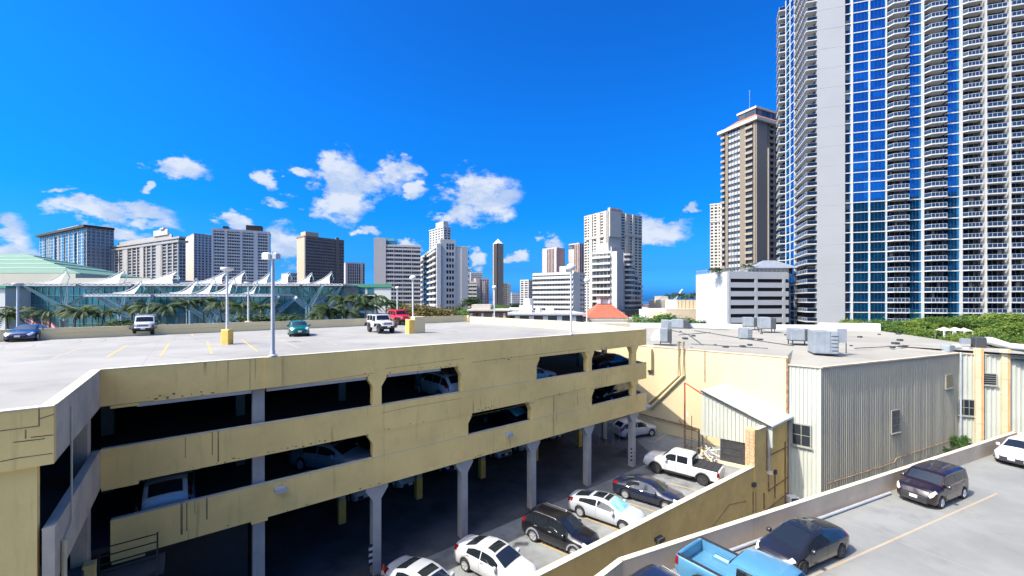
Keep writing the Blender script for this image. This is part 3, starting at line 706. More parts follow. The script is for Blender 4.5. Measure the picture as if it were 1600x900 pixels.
# storeys
Z2, Z1 = 7.62, 4.95
B2 = (7.17, 8.52); B1 = (4.48, 5.93)
inner = [G.xy(UL, BV + .3), G.xy(-.25, BV + .3), G.xy(-.25, .25), G.xy(UEND - .3, .25), (pG_.x - .3, pG_.y), (pF.x - .3, pF.y), (pPb.x, pPb.y - .4), (pPx.x + .3, pPx.y - .3)]
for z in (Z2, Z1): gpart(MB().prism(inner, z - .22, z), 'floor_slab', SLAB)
gpart(G.box(MB(), 0.0, UEND, 0, .2, *B2), 'spandrel', YEL)
gpart(G.box(MB(), 0.25, UEND, 0, .2, *B1), 'spandrel', YEL)
gpart(G.box(MB(), -.20, -.002, BV + .10, -.0, *B2), 'spandrel', GREYP)
for (z0, z1) in (B2, B1): gpart(G.box(MB(), 0.01 if z0 > 6 else .26, UEND - .01, -.006, .206, z1, z1 + .025), 'coping', CAPM)
gpart(G.box(MB(), -.206, .004, BV + .10, -.01, B2[1], B2[1] + .025), 'coping', GREYP)
# small drops at the lower edge of the bands where panels meet
for u in (0.28, COLS[0] - .12): gpart(G.box(MB(), u, u + (.9 if u < 1 else .6), .004, .196, B1[0] - .14, B1[0]), 'spandrel_drop', YEL)
gpart(G.box(MB(), .02, 1.0, .004, .196, B2[0] - .12, B2[0]), 'spandrel_drop', YEL)
gpart(G.box(MB(), .25, 1.0, .004, .196, FB - .10, FB), 'spandrel_drop', YEL)
# solid infill panels
zt2, zt1 = FB, B2[0]
def infill(u0, u1, z0, z1): gpart(G.box(MB(), u0, u1, .015, .17, z0, z1), 'infill_panel', YEL)
infill(COLS[2] + .21, COLS[3] - .21, B2[1] + .025, zt2)
infill(COLS[1] + .21, COLS[2] - .21, B1[1] + .025, zt1)
infill(COLS[3] + .21, COLS[4] - .21, B1[1] + .025, zt1)
# columns with haunched heads
def haunch_col(fr, u, v0, v1, z0, z1, m, hw=.21, name='column', hn=.34, hh=.50, parent=None):
    prof = [(-hw, 0), (hw, 0), (hw, z1 - z0 - hh - hn * .8), (hw + hn, z1 - z0 - hh * .42), (hw + hn, z1 - z0), (-hw - hn, z1 - z0), (-hw - hn, z1 - z0 - hh * .42), (-hw, z1 - z0 - hh - hn * .8)]
    mb = MB().extr(prof, fr.p(u, v0, z0), fr.u, (0, 0, 1), fr.v * (v1 - v0)); return gpart(mb, name, m)
for i, u in enumerate(COLS):
    if i == 0:
        for (z0, z1) in ((B1[1] + .03, B2[0] - .01), (B2[1] + .03, FB - .01)): gpart(G.box(MB(), u - .05, u + .40, .30, .75, z0 - 1.0, z1), 'column', COLG)
        gpart(G.box(MB(), u - .05, u + .40, .22, .67, -.02, B1[0] + .3), 'column', COLG)
        continue
    haunch_col(G, u, .012, .46, B2[1] + .025, FB, YEL, hh=.36, hn=.26)
    haunch_col(G, u, .012, .46, B1[1] + .025, B2[0], YEL, hh=.34, hn=.26)
    haunch_col(G, u, .06, .52, -.02, B1[0], COLG, hn=.36, hh=.42)
    # outline of the old column cast into the bands
    for (z0, z1) in ((B1[0] + .12, B1[1] - .02), (B2[0] + .10, B2[1] - .02)):
        gpart(G.box(MB(), u - .22, u + .22, -.012, .0, z0, z1), 'column_face', YEL)
# pale lintels behind the top openings of the three left bays
for (ua, ub) in ((.95, COLS[0] - .1), (COLS[0] + .45, COLS[1] - .55), (COLS[1] + .55, COLS[1] + 2.2), (COLS[1] + 2.24, COLS[1] + 3.6)): gpart(G.box(MB(), ua, ub, .10, .30, FB - .16, FB + .06), 'lintel_beam', LINTEL)
# return side and the corner stair
gpart(G.box(MB(), -.62, -.22, -.75, -.15, -.02, FB), 'column', GREYP)
gpart(G.box(MB(), UL, -.28, BV + .12, BV + .35, -3.3, FB), 'end_wall', YEL)
gpart(MB().tube([G.p(.03, -4.75, PT - .35), G.p(.03, -4.75, B2[1] - .45), G.p(.03, -5.5, B2[1] - .62)], .022, 6), 'drain_pipe', CAPM)
gpart(MB().tube([G.p(.06, -5.75, B2[1] - .55), G.p(.06, -5.75, -3.0)], .05, 8), 'drain_pipe', YEL2)
gpart(G.box(MB(), .02, 1.75, -1.25, -.03, 4.10, 4.28), 'stair_landing', SLAB)
rl = thing('stair_railing', 'black iron railing round the stair landing below the grey corner of the garage', 'railing', G.p(0, 0, 4.28))
def rpart(mb, name, m): o = mb.build(name, m); o.parent = rl; o.matrix_parent_inverse = Matrix.Translation(-rl.location)
for z in (4.42, 4.70, 4.98, 5.27): rpart(MB().tube([G.p(.02, -.55, z), G.p(1.55, -.55, z)], .022, 6), 'rail', BRONZE)
for u in (.02, 1.55): rpart(MB().tube([G.p(u, -.55, 4.22), G.p(u, -.55, 5.32)], .028, 6), 'post', BRONZE)
for z in (5.27, 4.98, 4.70): rpart(MB().tube([G.p(1.55, -.55, z), G.p(1.62, -3.3, z - 1.7)], .022, 6), 'rail', BRONZE)
for k in range(7): gpart(G.box(MB(), .4, 1.6, -1.25 - .28 * (k + 1), -1.25 - .28 * k, 4.1 - .19 * (k + 1), 4.28 - .18 * (k + 1)), 'stair_step', SLAB)
gpart(G.box(MB(), -.30, .0, -1.1, -.75, 2.0, 5.05), 'stair_pier', YEL)
gpart(G.box(MB(), -.5, -.05, -2.4, -1.15, 2.0, 4.35), 'stair_pier', GREYP)
# inside: rear columns, yellow kick bands, added dark walls
for v in (6.2, 14.0, 22.0, 30.0):
    for i, u in enumerate(COLS + [-.5, -6, -12]):
        gpart(G.box(MB(), u - .2, u + .2, v - .2, v + .2, -.02, DZ - .3), 'inner_column', COLG)
        if v < 7: gpart(G.box(MB(), u - .215, u + .215, v - .215, v + .215, 0.0, 1.45), 'column_guard', BOLY)
for v in (7.5, 15, 23): gpart(G.box(MB(), -20, UEND - 1, v, v + .35, DZ - .75, DZ - .3), 'deck_beam', SLAB)
bw = Vector((pPx.x, pPx.y, 0)); bw2 = Vector((pPb.x, pPb.y, 0)); nn = Vector((dirp.y, -dirp.x, 0)); nn = nn if nn.y < 0 else -nn
gpart(MB().pbox(bw + nn * .3 + Vector((0, 0, -3.3)), bw2 - bw, nn * .2, Vector((0, 0, FB + 3.3))), 'blocking_back_wall', DARKW)  # solid wall added on the far side to keep light out of the storeys
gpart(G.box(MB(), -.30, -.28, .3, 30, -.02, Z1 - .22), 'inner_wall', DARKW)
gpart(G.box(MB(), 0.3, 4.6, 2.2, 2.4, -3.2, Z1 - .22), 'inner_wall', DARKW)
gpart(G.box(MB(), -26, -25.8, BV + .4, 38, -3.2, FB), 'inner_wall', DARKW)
# right-hand side of the garage: bands and columns seen through the last bays
for (p0, p1) in ((Vector(G.xy(UEND, .25)), Vector((pG_.x, pG_.y))), (Vector((pG_.x, pG_.y)), Vector((pF.x, pF.y)))):
    fr = Frame(p0, p1 - p0); Ls = (p1 - p0).length
    for (z0, z1) in (B2, B1): gpart(fr.box(MB(), 0.02, Ls - .02, .02, .22, z0, z1), 'spandrel', YEL2)
    nb = max(1, round(Ls / 5.4))
    for k in range(nb):
        uu = Ls * (k + .98) / nb - .3
        gpart(fr.box(MB(), uu - .2, uu + .2, .05, .45, -.02, FB), 'column', YEL2)
gpart(MB().prism([G.xy(-.25, -.25), G.xy(UEND + 1.2, -.25), CW.xy(-3.5, -.5), (pG_.x - 3, pG_.y + 2), (pF.x - 6, pF.y), G.xy(-.25, 34)], 0.001, .004), 'ground_shade_sheet', mat('shade_dark_floor', (0.06, 0.061, 0.06), .85, c2=(0.10, 0.10, 0.10), vscale=.4, stain=(.02, .02, .02), stain_amt=.7, stain_scale=.3))  # thin sheet coloured dark to paint the garage's shade, with darker stains
# rust blooms and broken edges along the undersides of the bands
rs_ = random.Random(21); sp_ = MB()
for (zl, u0, u1, nclus) in ((FB, 1, 14, 9), (FB, 14, UEND, 8), (B2[0], 1.5, 12, 8), (B2[0], 12, UEND, 9), (B1[0], 2, UEND, 6)):
    for k in range(nclus):
        uc_ = rs_.uniform(u0, u1)
        for j in range(rs_.randint(1, 5)):
            w_ = rs_.uniform(.02, .11); h__ = rs_.uniform(.015, .07); uu = uc_ + rs_.uniform(-.6, .6); zz_ = zl + rs_.uniform(.01, .16)
            G.box(sp_, uu, uu + w_, -.002, .006, zz_, zz_ + h__)
gpart(sp_, 'rust_spots', mat('rust_bloom', (0.13, 0.085, 0.04), .95, c2=(0.26, 0.17, 0.08), vscale=6), kind='stuff')
# painted bay lines on the roof deck
def ground_line(p0, p1, wd, z, m, parent_fn, name='painted_line'):
    a = P(p0[0], p0[1], z) if len(p0) == 2 else Vector(p0); b = P(p1[0], p1[1], z) if len(p1) == 2 else Vector(p1)
    d = (b - a); n = Vector((-d.y, d.x, 0)).normalized() * wd / 2
    v = [a - n, b - n, b + n, a + n]; v = [(q.x, q.y, z + .004) for q in v]
    if (b - a).cross(n).z < 0: v = v[::-1]
    return parent_fn(MB().add(v, [(0, 1, 2, 3)]), name, m)
for (a, b, m) in [((5, 559), (47, 548), PAINTF), ((80, 561), (127.5, 543), PAINTF), ((167, 558), (199, 539.3), PAINTY), ((250, 557), (264.4, 536.5), PAINTY), ((331, 552.5), (323.5, 533), PAINTY), ((402, 549), (378, 530.5), PAINTY),
                  ((468, 544), (433, 529), PAINTF), ((526.5, 539), (490, 527.5), PAINTF), ((579, 535.5), (521, 522), PAINTF), ((617, 531), (590, 524), PAINTF), ((672, 529.5), (650, 524), PAINTF), ((301, 525), (300, 521.5), PAINTY),
                  ((128, 533), (144, 529), PAINTF), ((192, 530), (204, 526.5), PAINTF), ((720, 527), (668, 517), PAINTF), ((424, 523), (416, 519), PAINTF)]:
    ground_line(a, b, .13, DZ, m, gpart)
DCRK = mat('tar_crack_filler', (0.30, 0.30, 0.31), 0.9)
for (a, b) in [((148, 543), (170, 541.5)), ((290, 533), (320, 531)), ((403, 549.5), (414, 549)), ((526, 541.5), (546, 540.5)), ((296, 558), (328, 553.5)), ((420, 537), (440, 536)), ((742, 516), (755, 515.4)), ((720, 527.4), (729, 527.2))]:
    ground_line(a, b, .09, DZ, DCRK, gpart, 'tar_patch')
# control joints and long wear marks across the deck
JD = mat('deck_joint', (0.19, 0.18, 0.165), .9, c2=(.23, .22, .2), vscale=1.5)
for v_ in (5.6, 11.4, 17.5, 23.5, 29.5):
    a, b = G.p(-28, v_, DZ), G.p(UEND - 1 + v_ * .12, v_, DZ); ground_line(a, b, .035, DZ, JD, gpart, 'deck_joint')
for u_ in (-18, -9, 0.5, 9.5, 18.5, 27.5):
    a, b = G.p(u_, .4 if u_ > 0 else BV + .4, DZ), G.p(u_, 32 + u_ * .1, DZ); ground_line(a, b, .03, DZ, JD, gpart, 'deck_joint')
rk = random.Random(8); TYR = mat('tyre_smear', (0.20, 0.19, 0.18), .9, c2=(.245, .235, .21), vscale=.8)
for k in range(16):
    c_ = G.p(rk.uniform(-22, 24), rk.uniform(4, 30), DZ); th = rk.uniform(0, 3.14); r0 = rk.uniform(4, 8); pts = [c_ + Vector((math.cos(th + q * .12) * r0, math.sin(th + q * .12) * r0, 0)) for q in range(7)]
    for off in (0, 1.5):
        mb = MB()
        for q in range(7):
            d_ = (pts[q] - c_).normalized(); p0 = c_ + d_ * (r0 + off); p1 = c_ + d_ * (r0 + off + .13); mb.v += [(p0.x, p0.y, DZ + .0045), (p1.x, p1.y, DZ + .0045)]
        for q in range(6): mb.f.append((2 * q, 2 * q + 1, 2 * q + 3, 2 * q + 2))
        gpart(mb, 'tyre_mark', TYR)
# flood lights fixed to the bands
for (px, py) in ((437, 763), (793, 678), (1039, 626)):
    u, z = G.hit(px, py)
    if px > 1000: u = UEND - .05
    o = gpart(G.box(MB(), u - .22, u + .22, -.30, -.004, z - .10, z + .10), 'flood_light', POLE)
# dark drip marks and cracks set into the fascia are thin open joints
for (px, y0, y1) in ((843, 580, 600), (1012, 512, 513)): pass
JNT = mat('open_joint', (0.22, 0.155, 0.075), 0.95, var=.5, vscale=2.5)
def joint(px, py0, py1, w=.03):
    u, z0 = G.hit(px, py1); _, z1 = G.hit(px, py0)
    gpart(G.box(MB(), u, u + w, -.003, .003, z0, z1), 'open_joint', JNT)
for q in ((865, 618, 681, .05), (902, 611, 633, .02), (282, 785, 836, .07), (291, 785, 830, .035), (322, 778, 812, .05), (304, 783, 803, .02), (331, 675, 711, .03), (340, 674, 722, .045), (289, 684, 716, .02), (958, 670, 694, .02), (947, 672, 695, .02), (968, 668, 690, .02), (978, 667, 688, .03), (937, 675, 697, .02), (985, 665, 686, .02)): joint(*q)
def hjoint(px0, py0, px1, py1, w=.016):
    u0, z0 = G.hit(px0, py0); u1, z1 = G.hit(px1, py1)
    gpart(MB().pbox(G.p(u0, -.0035, z0 - w / 2), G.p(u1, 0, z1) - G.p(u0, 0, z0), G.v * .007, Vector((0, 0, w))), 'open_joint', JNT)
for q in ((737, 566, 838, 554), (838, 554, 915, 544.5), (589, 647, 640, 636), (640, 636, 735, 620), (735, 651, 835, 629), (840, 624, 915, 606.5), (602, 576, 725, 560), (412, 609, 583, 583), (155, 636, 240, 626)): hjoint(*q)
# block joints in the end wall left of the grey corner
GB = Frame(G.xy(0, BV), (-G.u.x, -G.u.y))
def bjoint(px0, py0, px1, py1, w=.02):
    v = 0
    u0, z0 = GB.hit(px0, py0); u1, z1 = GB.hit(px1, py1)
    gpart(MB().pbox(GB.p(u0, -.004, z0) , GB.p(u1, 0, z1) - GB.p(u0, 0, z0), GB.v * .008, Vector((0, 0, w)) if abs(px1 - px0) > 1 else GB.u * w), 'open_joint', JNT)
for q in ((62, 636, 62, 666), (62, 666, 0, 674), (62, 655, 84, 648), (41, 671, 41, 685), (84, 680, 48, 684), (0, 722, 30, 716), (30, 716, 82, 709), (20, 692, 70, 686)): bjoint(*q)

# black and white hazard boards on the outer columns, and a traffic cone
HZB, HZW = mat('hazard_black', (.012, .012, .012), .6), mat('hazard_white', (.5, .5, .48), .6)
for i in (1, 5):
    for k in range(7): gpart(G.box(MB(), COLS[i] - .40, COLS[i] - .215, .10, .13, .55 + k * .15, .55 + k * .15 + .148), 'hazard_board', HZW if k % 2 else HZB)
qc = G.p(COLS[1] + .12, -.5); cone = thing('traffic_cone', 'orange traffic cone at the foot of the second garage column', 'traffic cone', (qc.x, qc.y, 0))
MB().lathe([(.19, .04), (.13, .30)], seg=12).build('cone_base', mat('cone_orange', (.55, .09, .02), .6), cone, smooth=50); MB().lathe([(.13, .30), (.09, .48)], seg=12).build('white_band', HZW, cone, smooth=50); MB().lathe([(.09, .48), (.035, .74), (.001, .75)], seg=12).build('cone_tip', MATS['cone_orange'], cone, smooth=50)
MB().bevbox(-.22, .22, -.22, .22, 0, .04, .02).build('foot', TYRE if 'TYRE' in globals() else HZB, cone)
# ------------------------------------------------------------------ light poles
def light_pole(label, base_, top_z, rad, head, group='light poles round the garage roof', footing=None):
    x, y, z = base_; t = thing('light_pole', label, 'light pole', (x, y, z), 0, group); h = top_z - z
    pm = POLE if head == 'box' else POLEW
    MB().tube([(0, 0, 0), (0, 0, h)], [rad, rad * .8], 10).build('pole', pm, t, smooth=40)
    MB().lathe([(rad * 2.1, 0), (rad * 2.1, .05), (rad * 1.2, .09), (rad * 1.05, .25)], seg=10).build('base_plate', pm, t, smooth=40)
    if head == 'box':
        MB().bevbox(-.42, -.06, -.16, .16, h - .30, h + .0, .05).build('lamp_head', LAMPW, t); MB().bevbox(.06, .26, -.16, .16, h - .28, h - .02, .04).build('lamp_head', POLE, t)
    elif head == 'globe':
        MB().lathe([(.001, h + .30), (.2, h + .26), (.33, h + .12), (.36, h - .02), (.30, h - .16), (.1, h - .22), (.001, h - .22)][::-1], seg=16).build('lamp_head', LAMPW, t, smooth=60)
    else:
        MB().lathe([(.001, h + .12), (.42, h + .10), (.46, h + .02), (.42, h - .12), (.2, h - .2), (.001, h - .2)][::-1], seg=16).build('lamp_head', LAMPW, t, smooth=60)
    if footing:
        fw, fh, fm = footing
        MB().bevbox(-fw / 2, fw / 2, -fw / 2, fw / 2, 0, fh, .05).build('footing', fm, t)
    return t
u = G.at(427); q = G.p(u, .11); light_pole('grey square pole with a big box lamp standing on the near parapet of the garage', (q.x, q.y, PT), ZP(395, q.y), .085, 'box')
gpart(G.box(MB(), u - .32, u + .32, -.05, -.003, FB + .02, PT - .02), 'pole_pilaster', YEL)
u = G.at(894); q = G.p(u, .11); light_pole('slim grey pole with a twin lamp near the right end of the near parapet', (q.x, q.y, PT), ZP(418, q.y), .07, 'globe')
q = P(355, 538, DZ); light_pole('white pole with a flat round lamp rising from a tall orange yellow footing', q, ZP(420, q.y), .10, 'disc', footing=(.62, 1.18, BOLY))
q = P(388, 516.5, DZ); light_pole('white pole on a grey footing against the far parapet, left of the green hatchback', q, ZP(442, q.y), .10, 'disc', footing=(.6, 1.1, GREYP))
q = Vector((*XY(28, 44), 4.0)); light_pole('white pole rising behind the parapet above the blue coupe', q, ZP(444, q.y), .13, 'disc')
q = P(642, 521, DZ); light_pole('white pole with a globe lamp beside the cream block on the roof', q + Vector((.1, .5, 0)), ZP(434, q.y), .085, 'globe')
blk = thing('utility_block', 'waist-high cream block wall with a yellow end on the roof deck', 'block wall', (q.x, q.y, DZ), math.atan2(G.u.y, G.u.x))
MB().bevbox(.28, 1.5, -.3, .7, 0, 1.75, .03).build('block', YEL2, blk); MB().bevbox(-.35, .277, -.28, .6, 0, 1.45, .04).build('yellow_end', BOLY, blk)
q = Vector((*XY(621, 74), -3.3)); light_pole('tall white pole between the red jeep and the autumn coloured tree', q, ZP(450, q.y), .16, 'globe')
q = P(771.5, 505.5, DZ); light_pole('white globe lamp pole on the lit right parapet, left of the slab hotel', q + Vector((.1, .1, 0)), ZP(449, q.y), .10, 'globe')
gpart(MB().box(q.x - .28, q.x + .28, q.y - .2, q.y + .4, DZ, PT + .02), 'parapet_pier', GREYP)
q = P(916, 516.5, DZ); light_pole('white globe lamp pole on the lit right parapet in front of the red roof', q + Vector((.1, .1, 0)), ZP(438, q.y), .08, 'globe', footing=(.55, 1.0, YEL2))

# ------------------------------------------------------------------ court between the garage and the warehouse
rw0 = P(844, 898, 1.1); rw1 = P(1177.8, 729, 1.1)
RWd = (rw1 - rw0).normalized(); rwN = Vector((RWd.y, -RWd.x, 0))
RW = Frame((rw0.x, rw0.y), (RWd.x, RWd.y))           # v>0 points to the court
LRW = (rw1 - rw0).length
CWL = (P(1231, 559.5, 8.9) - P(1019, 542, 8.9)).length
cend = CW.p(CWL, 0)
rwend = RW.local(cend)
court = [RW.xy(-14, .05), RW.xy(rwend[0], .05), CW.xy(CWL, .0), CW.xy(-8, 0), (2, 60), (-20, 60), G.xy(-.3, 30), G.xy(-.3, -9)]
MB().prism(court, -.35, 0).build('court', COURT, kind='structure')
rwt = thing('retaining_wall', 'long ochre retaining wall with a pale coping along the edge of the court', 'wall', (rw0.x, rw0.y, 0))
def wpart(mb, name, m): o = mb.build(name, m); o.parent = rwt; o.matrix_parent_inverse = Matrix.Translation(-rwt.location); return o
wpart(RW.box(MB(), -14, LRW, -.02, .26, -3.3, 1.06), 'wall', RETW)
for k in range(14): wpart(RW.box(MB(), -14 + k * (LRW + 14) / 14 + .008, -14 + (k + 1) * (LRW + 14) / 14 - .008, -.06, .30, 1.06, 1.12), 'coping', CAPM)
wl0, wl1 = RW.hit(1027, 841, -.02)
wpart(RW.box(MB(), wl0 - .3, wl0 + .3, -.35, -.02, wl1 - .08, wl1 + .12), 'flood_light', DARKM)
wpart(MB().tube([RW.p(wl0 - .1, -.05, wl1 - .05), RW.p(wl0 - .15, -.05, wl1 - .9)], .03, 6), 'conduit', RUST)
a0 = RW.hit(1166, 783, -.02); b0 = RW.hit(1122, 812, -.02)
wpart(MB().tube([RW.p(a0[0], -.04, a0[1]), RW.p(b0[0] + 1.5, -.04, b0[1] + .6), RW.p(b0[0] - 2.5, -.04, b0[1] - .9)], .02, 5), 'conduit', RUST)
a0 = RW.hit(1176, 757, -.02); wpart(RW.box(MB(), a0[0] - .2, a0[0] + .2, -.22, -.02, a0[1] - .12, a0[1] + .15), 'flood_light', DARKM)
for px in (1176, 1180):
    a0 = RW.hit(px, 770, -.02); wpart(MB().tube([RW.p(a0[0], -.06, a0[1] + .1), RW.p(a0[0], -.06, -3.2)], .035, 6), 'conduit', RUST)
# painted lines of the court
cobj = bpy.data.objects['court']
def cpart(mb, name, m): o = mb.build(name, m); o.parent = cobj; return o
S1 = Vector((.79, -.61, 0))
for (px, py, ln) in ((838, 846, 3.0), (905, 806, 3.4), (972, 783, 3.6), (1046, 755, 3.4), (1022, 690, 3.0)):
    a = P(px, py, 0); b = a + S1 * ln
    if px == 1022: b = P(1046, 675.5, 0)
    ground_line(a, b, .11, 0, PAINTY, cpart)
for k in range(4):
    a = P(958 + k * 5, 712 - k * 3, 0); ground_line(a, a + Vector((1.4, -.3, 0)), .2, 0, PAINTF, cpart)
for k in range(3):    # rubber wheel stops
    pass

# ------------------------------------------------------------------ warehouse
wh = thing('warehouse', 'big low warehouse with a cream side, ribbed grey green cladding and a flat membrane roof', 'warehouse', (cend.x, cend.y, 0))
def hpart(mb, name, m, **k): o = mb.build(name, m, **k); o.parent = wh; o.matrix_parent_inverse = Matrix.Translation(-wh.location); return o
ZR = 8.3
c1 = P(1282.5, 576, ZR); c1 = CW.p(CW.at(1282.5), 0, ZR)
c2 = P(1497, 553, ZR); c3 = P(1600, 557, ZR); c3 = c2 + (c3 - c2) * 2.2
far0 = P(985, 511, 8.8); far1 = P(1376, 517, 8.75)
rr = P(1640, 556, 8.6)
cl = CW.p(-5.5, 0, 8.85)
ctr = Vector((36, 52, 8.75))
ring_ = [cl, CW.p(CWL - .2, 0, 8.82), CW.p(CWL + .15, 0, ZR + .02), Vector((c1.x, c1.y, ZR + .02)), Vector((c2.x, c2.y, ZR + .05)), Vector((c3.x, c3.y, ZR + .05)), Vector((rr.x, rr.y, 8.6)), far1, far0]
n = len(ring_)
mb = MB(); mids = [(q + (ctr - q) * .45) for q in ring_]
for i, q in enumerate(mids): q.z = 8.72
mb.add([tuple(q) for q in ring_] + [tuple(q) for q in mids] + [tuple(ctr)], [(i, (i + 1) % n, n + (i + 1) % n, n + i) for i in range(n)] + [(n + i, n + (i + 1) % n, 2 * n) for i in range(n)])
hpart(mb, 'roof', TARR)
hpart(CW.box(MB(), -5.5, CWL, 0, .25, -3.3, 8.9), 'cream_wall', YEL2)
hpart(CW.box(MB(), -5.5, CWL + .02, -.05, .30, 8.9, 8.98), 'roof_edge_trim', GREYP)
hpart(MB().prism([(q.x, q.y) for q in (cl, ring_[3] + Vector((-.2, .5, 0)), ring_[4] + Vector((0, .5, 0)), ring_[5] + Vector((0, .8, 0)), rr, far1, far0)], -3.3, 8.0), 'core', DARKW)
for px in (1020, 1130, 1158, 1192):
    u_ = CW.at(px); hpart(CW.box(MB(), u_, u_ + .025, -.004, .0, 0.1, 8.85), 'panel_joint', GREYP)
def cladding(p0, p1, z0, zt0, zt1, m, pitch=.27, name='cladding_sheet', sheet=1.08, outs=-1, depth=.042, part=None):
    """folded metal sheets, one object per sheet; the top edge may slope"""
    part = part or hpart
    p0, p1 = Vector((p0[0], p0[1], 0)), Vector((p1[0], p1[1], 0)); L_ = (p1 - p0).length; fr = Frame(p0, p1 - p0)
    ns = max(1, round(L_ / sheet)); per = max(1, round(L_ / ns / pitch)); pt = L_ / ns / per
    for si in range(ns):
        us = [(0, 0)]
        for r_ in range(per):
            b_ = r_ * pt; us += [(b_ + pt * .55, 0), (b_ + pt * .66, depth), (b_ + pt * .87, depth), (b_ + pt * .98, 0)]
        us.append((per * pt - .006, 0)); off = .012 * (si % 2)
        mb = MB()
        for (uu, dd) in us:
            U = si * per * pt + uu; zt = zt0 + (zt1 - zt0) * U / L_
            mb.v += [tuple(fr.p(U, outs * (dd + off), z0)), tuple(fr.p(U, outs * (dd + off), zt))]
        for i in range(len(us) - 1): mb.f.append((2 * i, 2 * i + 2, 2 * i + 3, 2 * i + 1))
        part(mb, name, m)
cladding((cend.x, cend.y), (c1.x, c1.y), -3.3, ZR - .02, ZR - .02, CORRW, pitch=.30)
cladding((c1.x, c1.y), (c2.x, c2.y), -3.3, ZR - .02, ZR + .02, CORR)
NW = Frame((c2.x, c2.y), (c3 - c2).to_2d())
BGW = Frame((c1.x, c1.y), (c2 - c1).to_2d()); BGL = (c2 - c1).to_2d().length
NRW = Frame((cend.x, cend.y), (c1 - cend).to_2d()); NRL = (c1 - cend).to_2d().length
cladding(NW.xy(0, 0), NW.xy((c3 - c2).length, 0), -3.3, ZR, ZR, CORRW, pitch=.36, depth=.09)
for fr, L_ in ((BGW, BGL), (NRW, NRL), (NW, (c3 - c2).length)): hpart(fr.box(MB(), -.04, L_ + .02, -.14, .12, ZR + .0, ZR + .12), 'roof_edge_trim', GREYP)
hpart(NRW.box(MB(), -.10, .06, -.16, -.02, -3.3, 8.88), 'drain_pipe', RUST)
hpart(NRW.box(MB(), NRL - .10, NRL + .03, -.075, .04, -3.3, ZR), 'corner_flashing', CORRW)
# conduit on the ribbed wall
a0 = BGW.hit(1290, 755, 0); b0 = BGW.hit(1395, 722, 0); d0 = BGW.hit(1490, 688, 0)
hpart(MB().tube([BGW.p(a0[0], -.12, a0[1]), BGW.p(b0[0], -.12, b0[1]), BGW.p(b0[0] + .3, -.12, b0[1] + .35), BGW.p(d0[0], -.12, d0[1] + .2)], .04, 6), 'wall_conduit', RUST)
def wall_window(fr, px, py, w, h, nx, ny, v=-.06, frame=FRAMEW, parent=None):
    u_, z_ = fr.hit(px, py, v)
    wb = MB(); fr.box(wb, u_ - w / 2 - .07, u_ + w / 2 + .07, v - .07, v + .05, z_ - h / 2 - .07, z_ + h / 2 + .07); wf = hpart(wb, 'window', frame)
    for i in range(nx):
        for j in range(ny):
            pb = MB(); fr.box(pb, u_ - w / 2 + w * i / nx + .025, u_ - w / 2 + w * (i + 1) / nx - .025, v - .078, v - .05, z_ - h / 2 + h * j / ny + .025, z_ - h / 2 + h * (j + 1) / ny - .025)
            o = pb.build('pane', WINDK); o.parent = wf
    sb = MB(); fr.box(sb, u_ - w / 2 - .15, u_ + w / 2 + .15, v - .16, v - .02, z_ - h / 2 - .15, z_ - h / 2 - .071); o = sb.build('window_sill', frame); o.parent = wf
wall_window(BGW, 1398.5, 658, 1.25, 1.95, 2, 3); wall_window(BGW, 1482, 595.5, 1.1, 1.25, 2, 2)
wall_window(NRW, 1252, 679.5, 1.25, 1.75, 2, 2, -.08); wall_window(NW, 1509.5, 636.5, 1.2, 1.6, 3, 2, -.10); wall_window(NW, 1546, 592.5, .95, 1.1, 1, 5, -.10)
STONEO = mat('rust_stained_stone', (0.52, 0.26, 0.09), 0.9, c2=(0.56, 0.36, 0.16), vscale=0.5, bump=0.004)
for (pa, pb) in ((1524.5, 1540), (1565.5, 1581.5)):
    ua, ub = NW.at(pa, -.75), NW.at(pb, -.1)
    ua_ = NW.at(pa, -.38); wd_ = .42
    for k in range(8):
        hgt = 1.55; z0 = -3.3 + k * hgt; z1 = min(z0 + hgt - .02, 9.0)
        if z0 > 8.6: break
        hpart(NW.box(MB(), ua_, ua_ + wd_, -.40 + .01 * (k % 2), -.0, z0, z1), 'pilaster_block', STONEY); hpart(NW.box(MB(), ua_ + wd_ + .002, ua_ + wd_ + .20, -.36 + .01 * (k % 2), -.0, z0, z1), 'pilaster_side', STONEO)
hpart(MB().tube([NW.p(.12, -.2, 8.5), NW.p(.12, -.2, -3.2)], .09, 8), 'drain_pipe', POLE)
hpart(MB().tube([NW.p(1.75, -.18, ZR - .3), NW.p(1.75, -.18, -3.2)], .05, 8), 'drain_pipe', RUST)
hpart(MB().tube([NW.p(3.6, -.18, 5.5), NW.p(3.6, -.18, -3.2)], .05, 8), 'drain_pipe', RUST)
# far white parapet of the roof
fd = (far1 - far0); fl = fd.length; FF = Frame(far0.to_2d(), fd.to_2d())
hpart(FF.box(MB(), -6, FF.at(1280), 0, .3, 8.3, 9.62), 'far_parapet', WHITER)
hpart(FF.box(MB(), FF.at(1280), FF.at(1372.5), -.6, .3, 8.3, 10.0), 'far_parapet', WHITER)
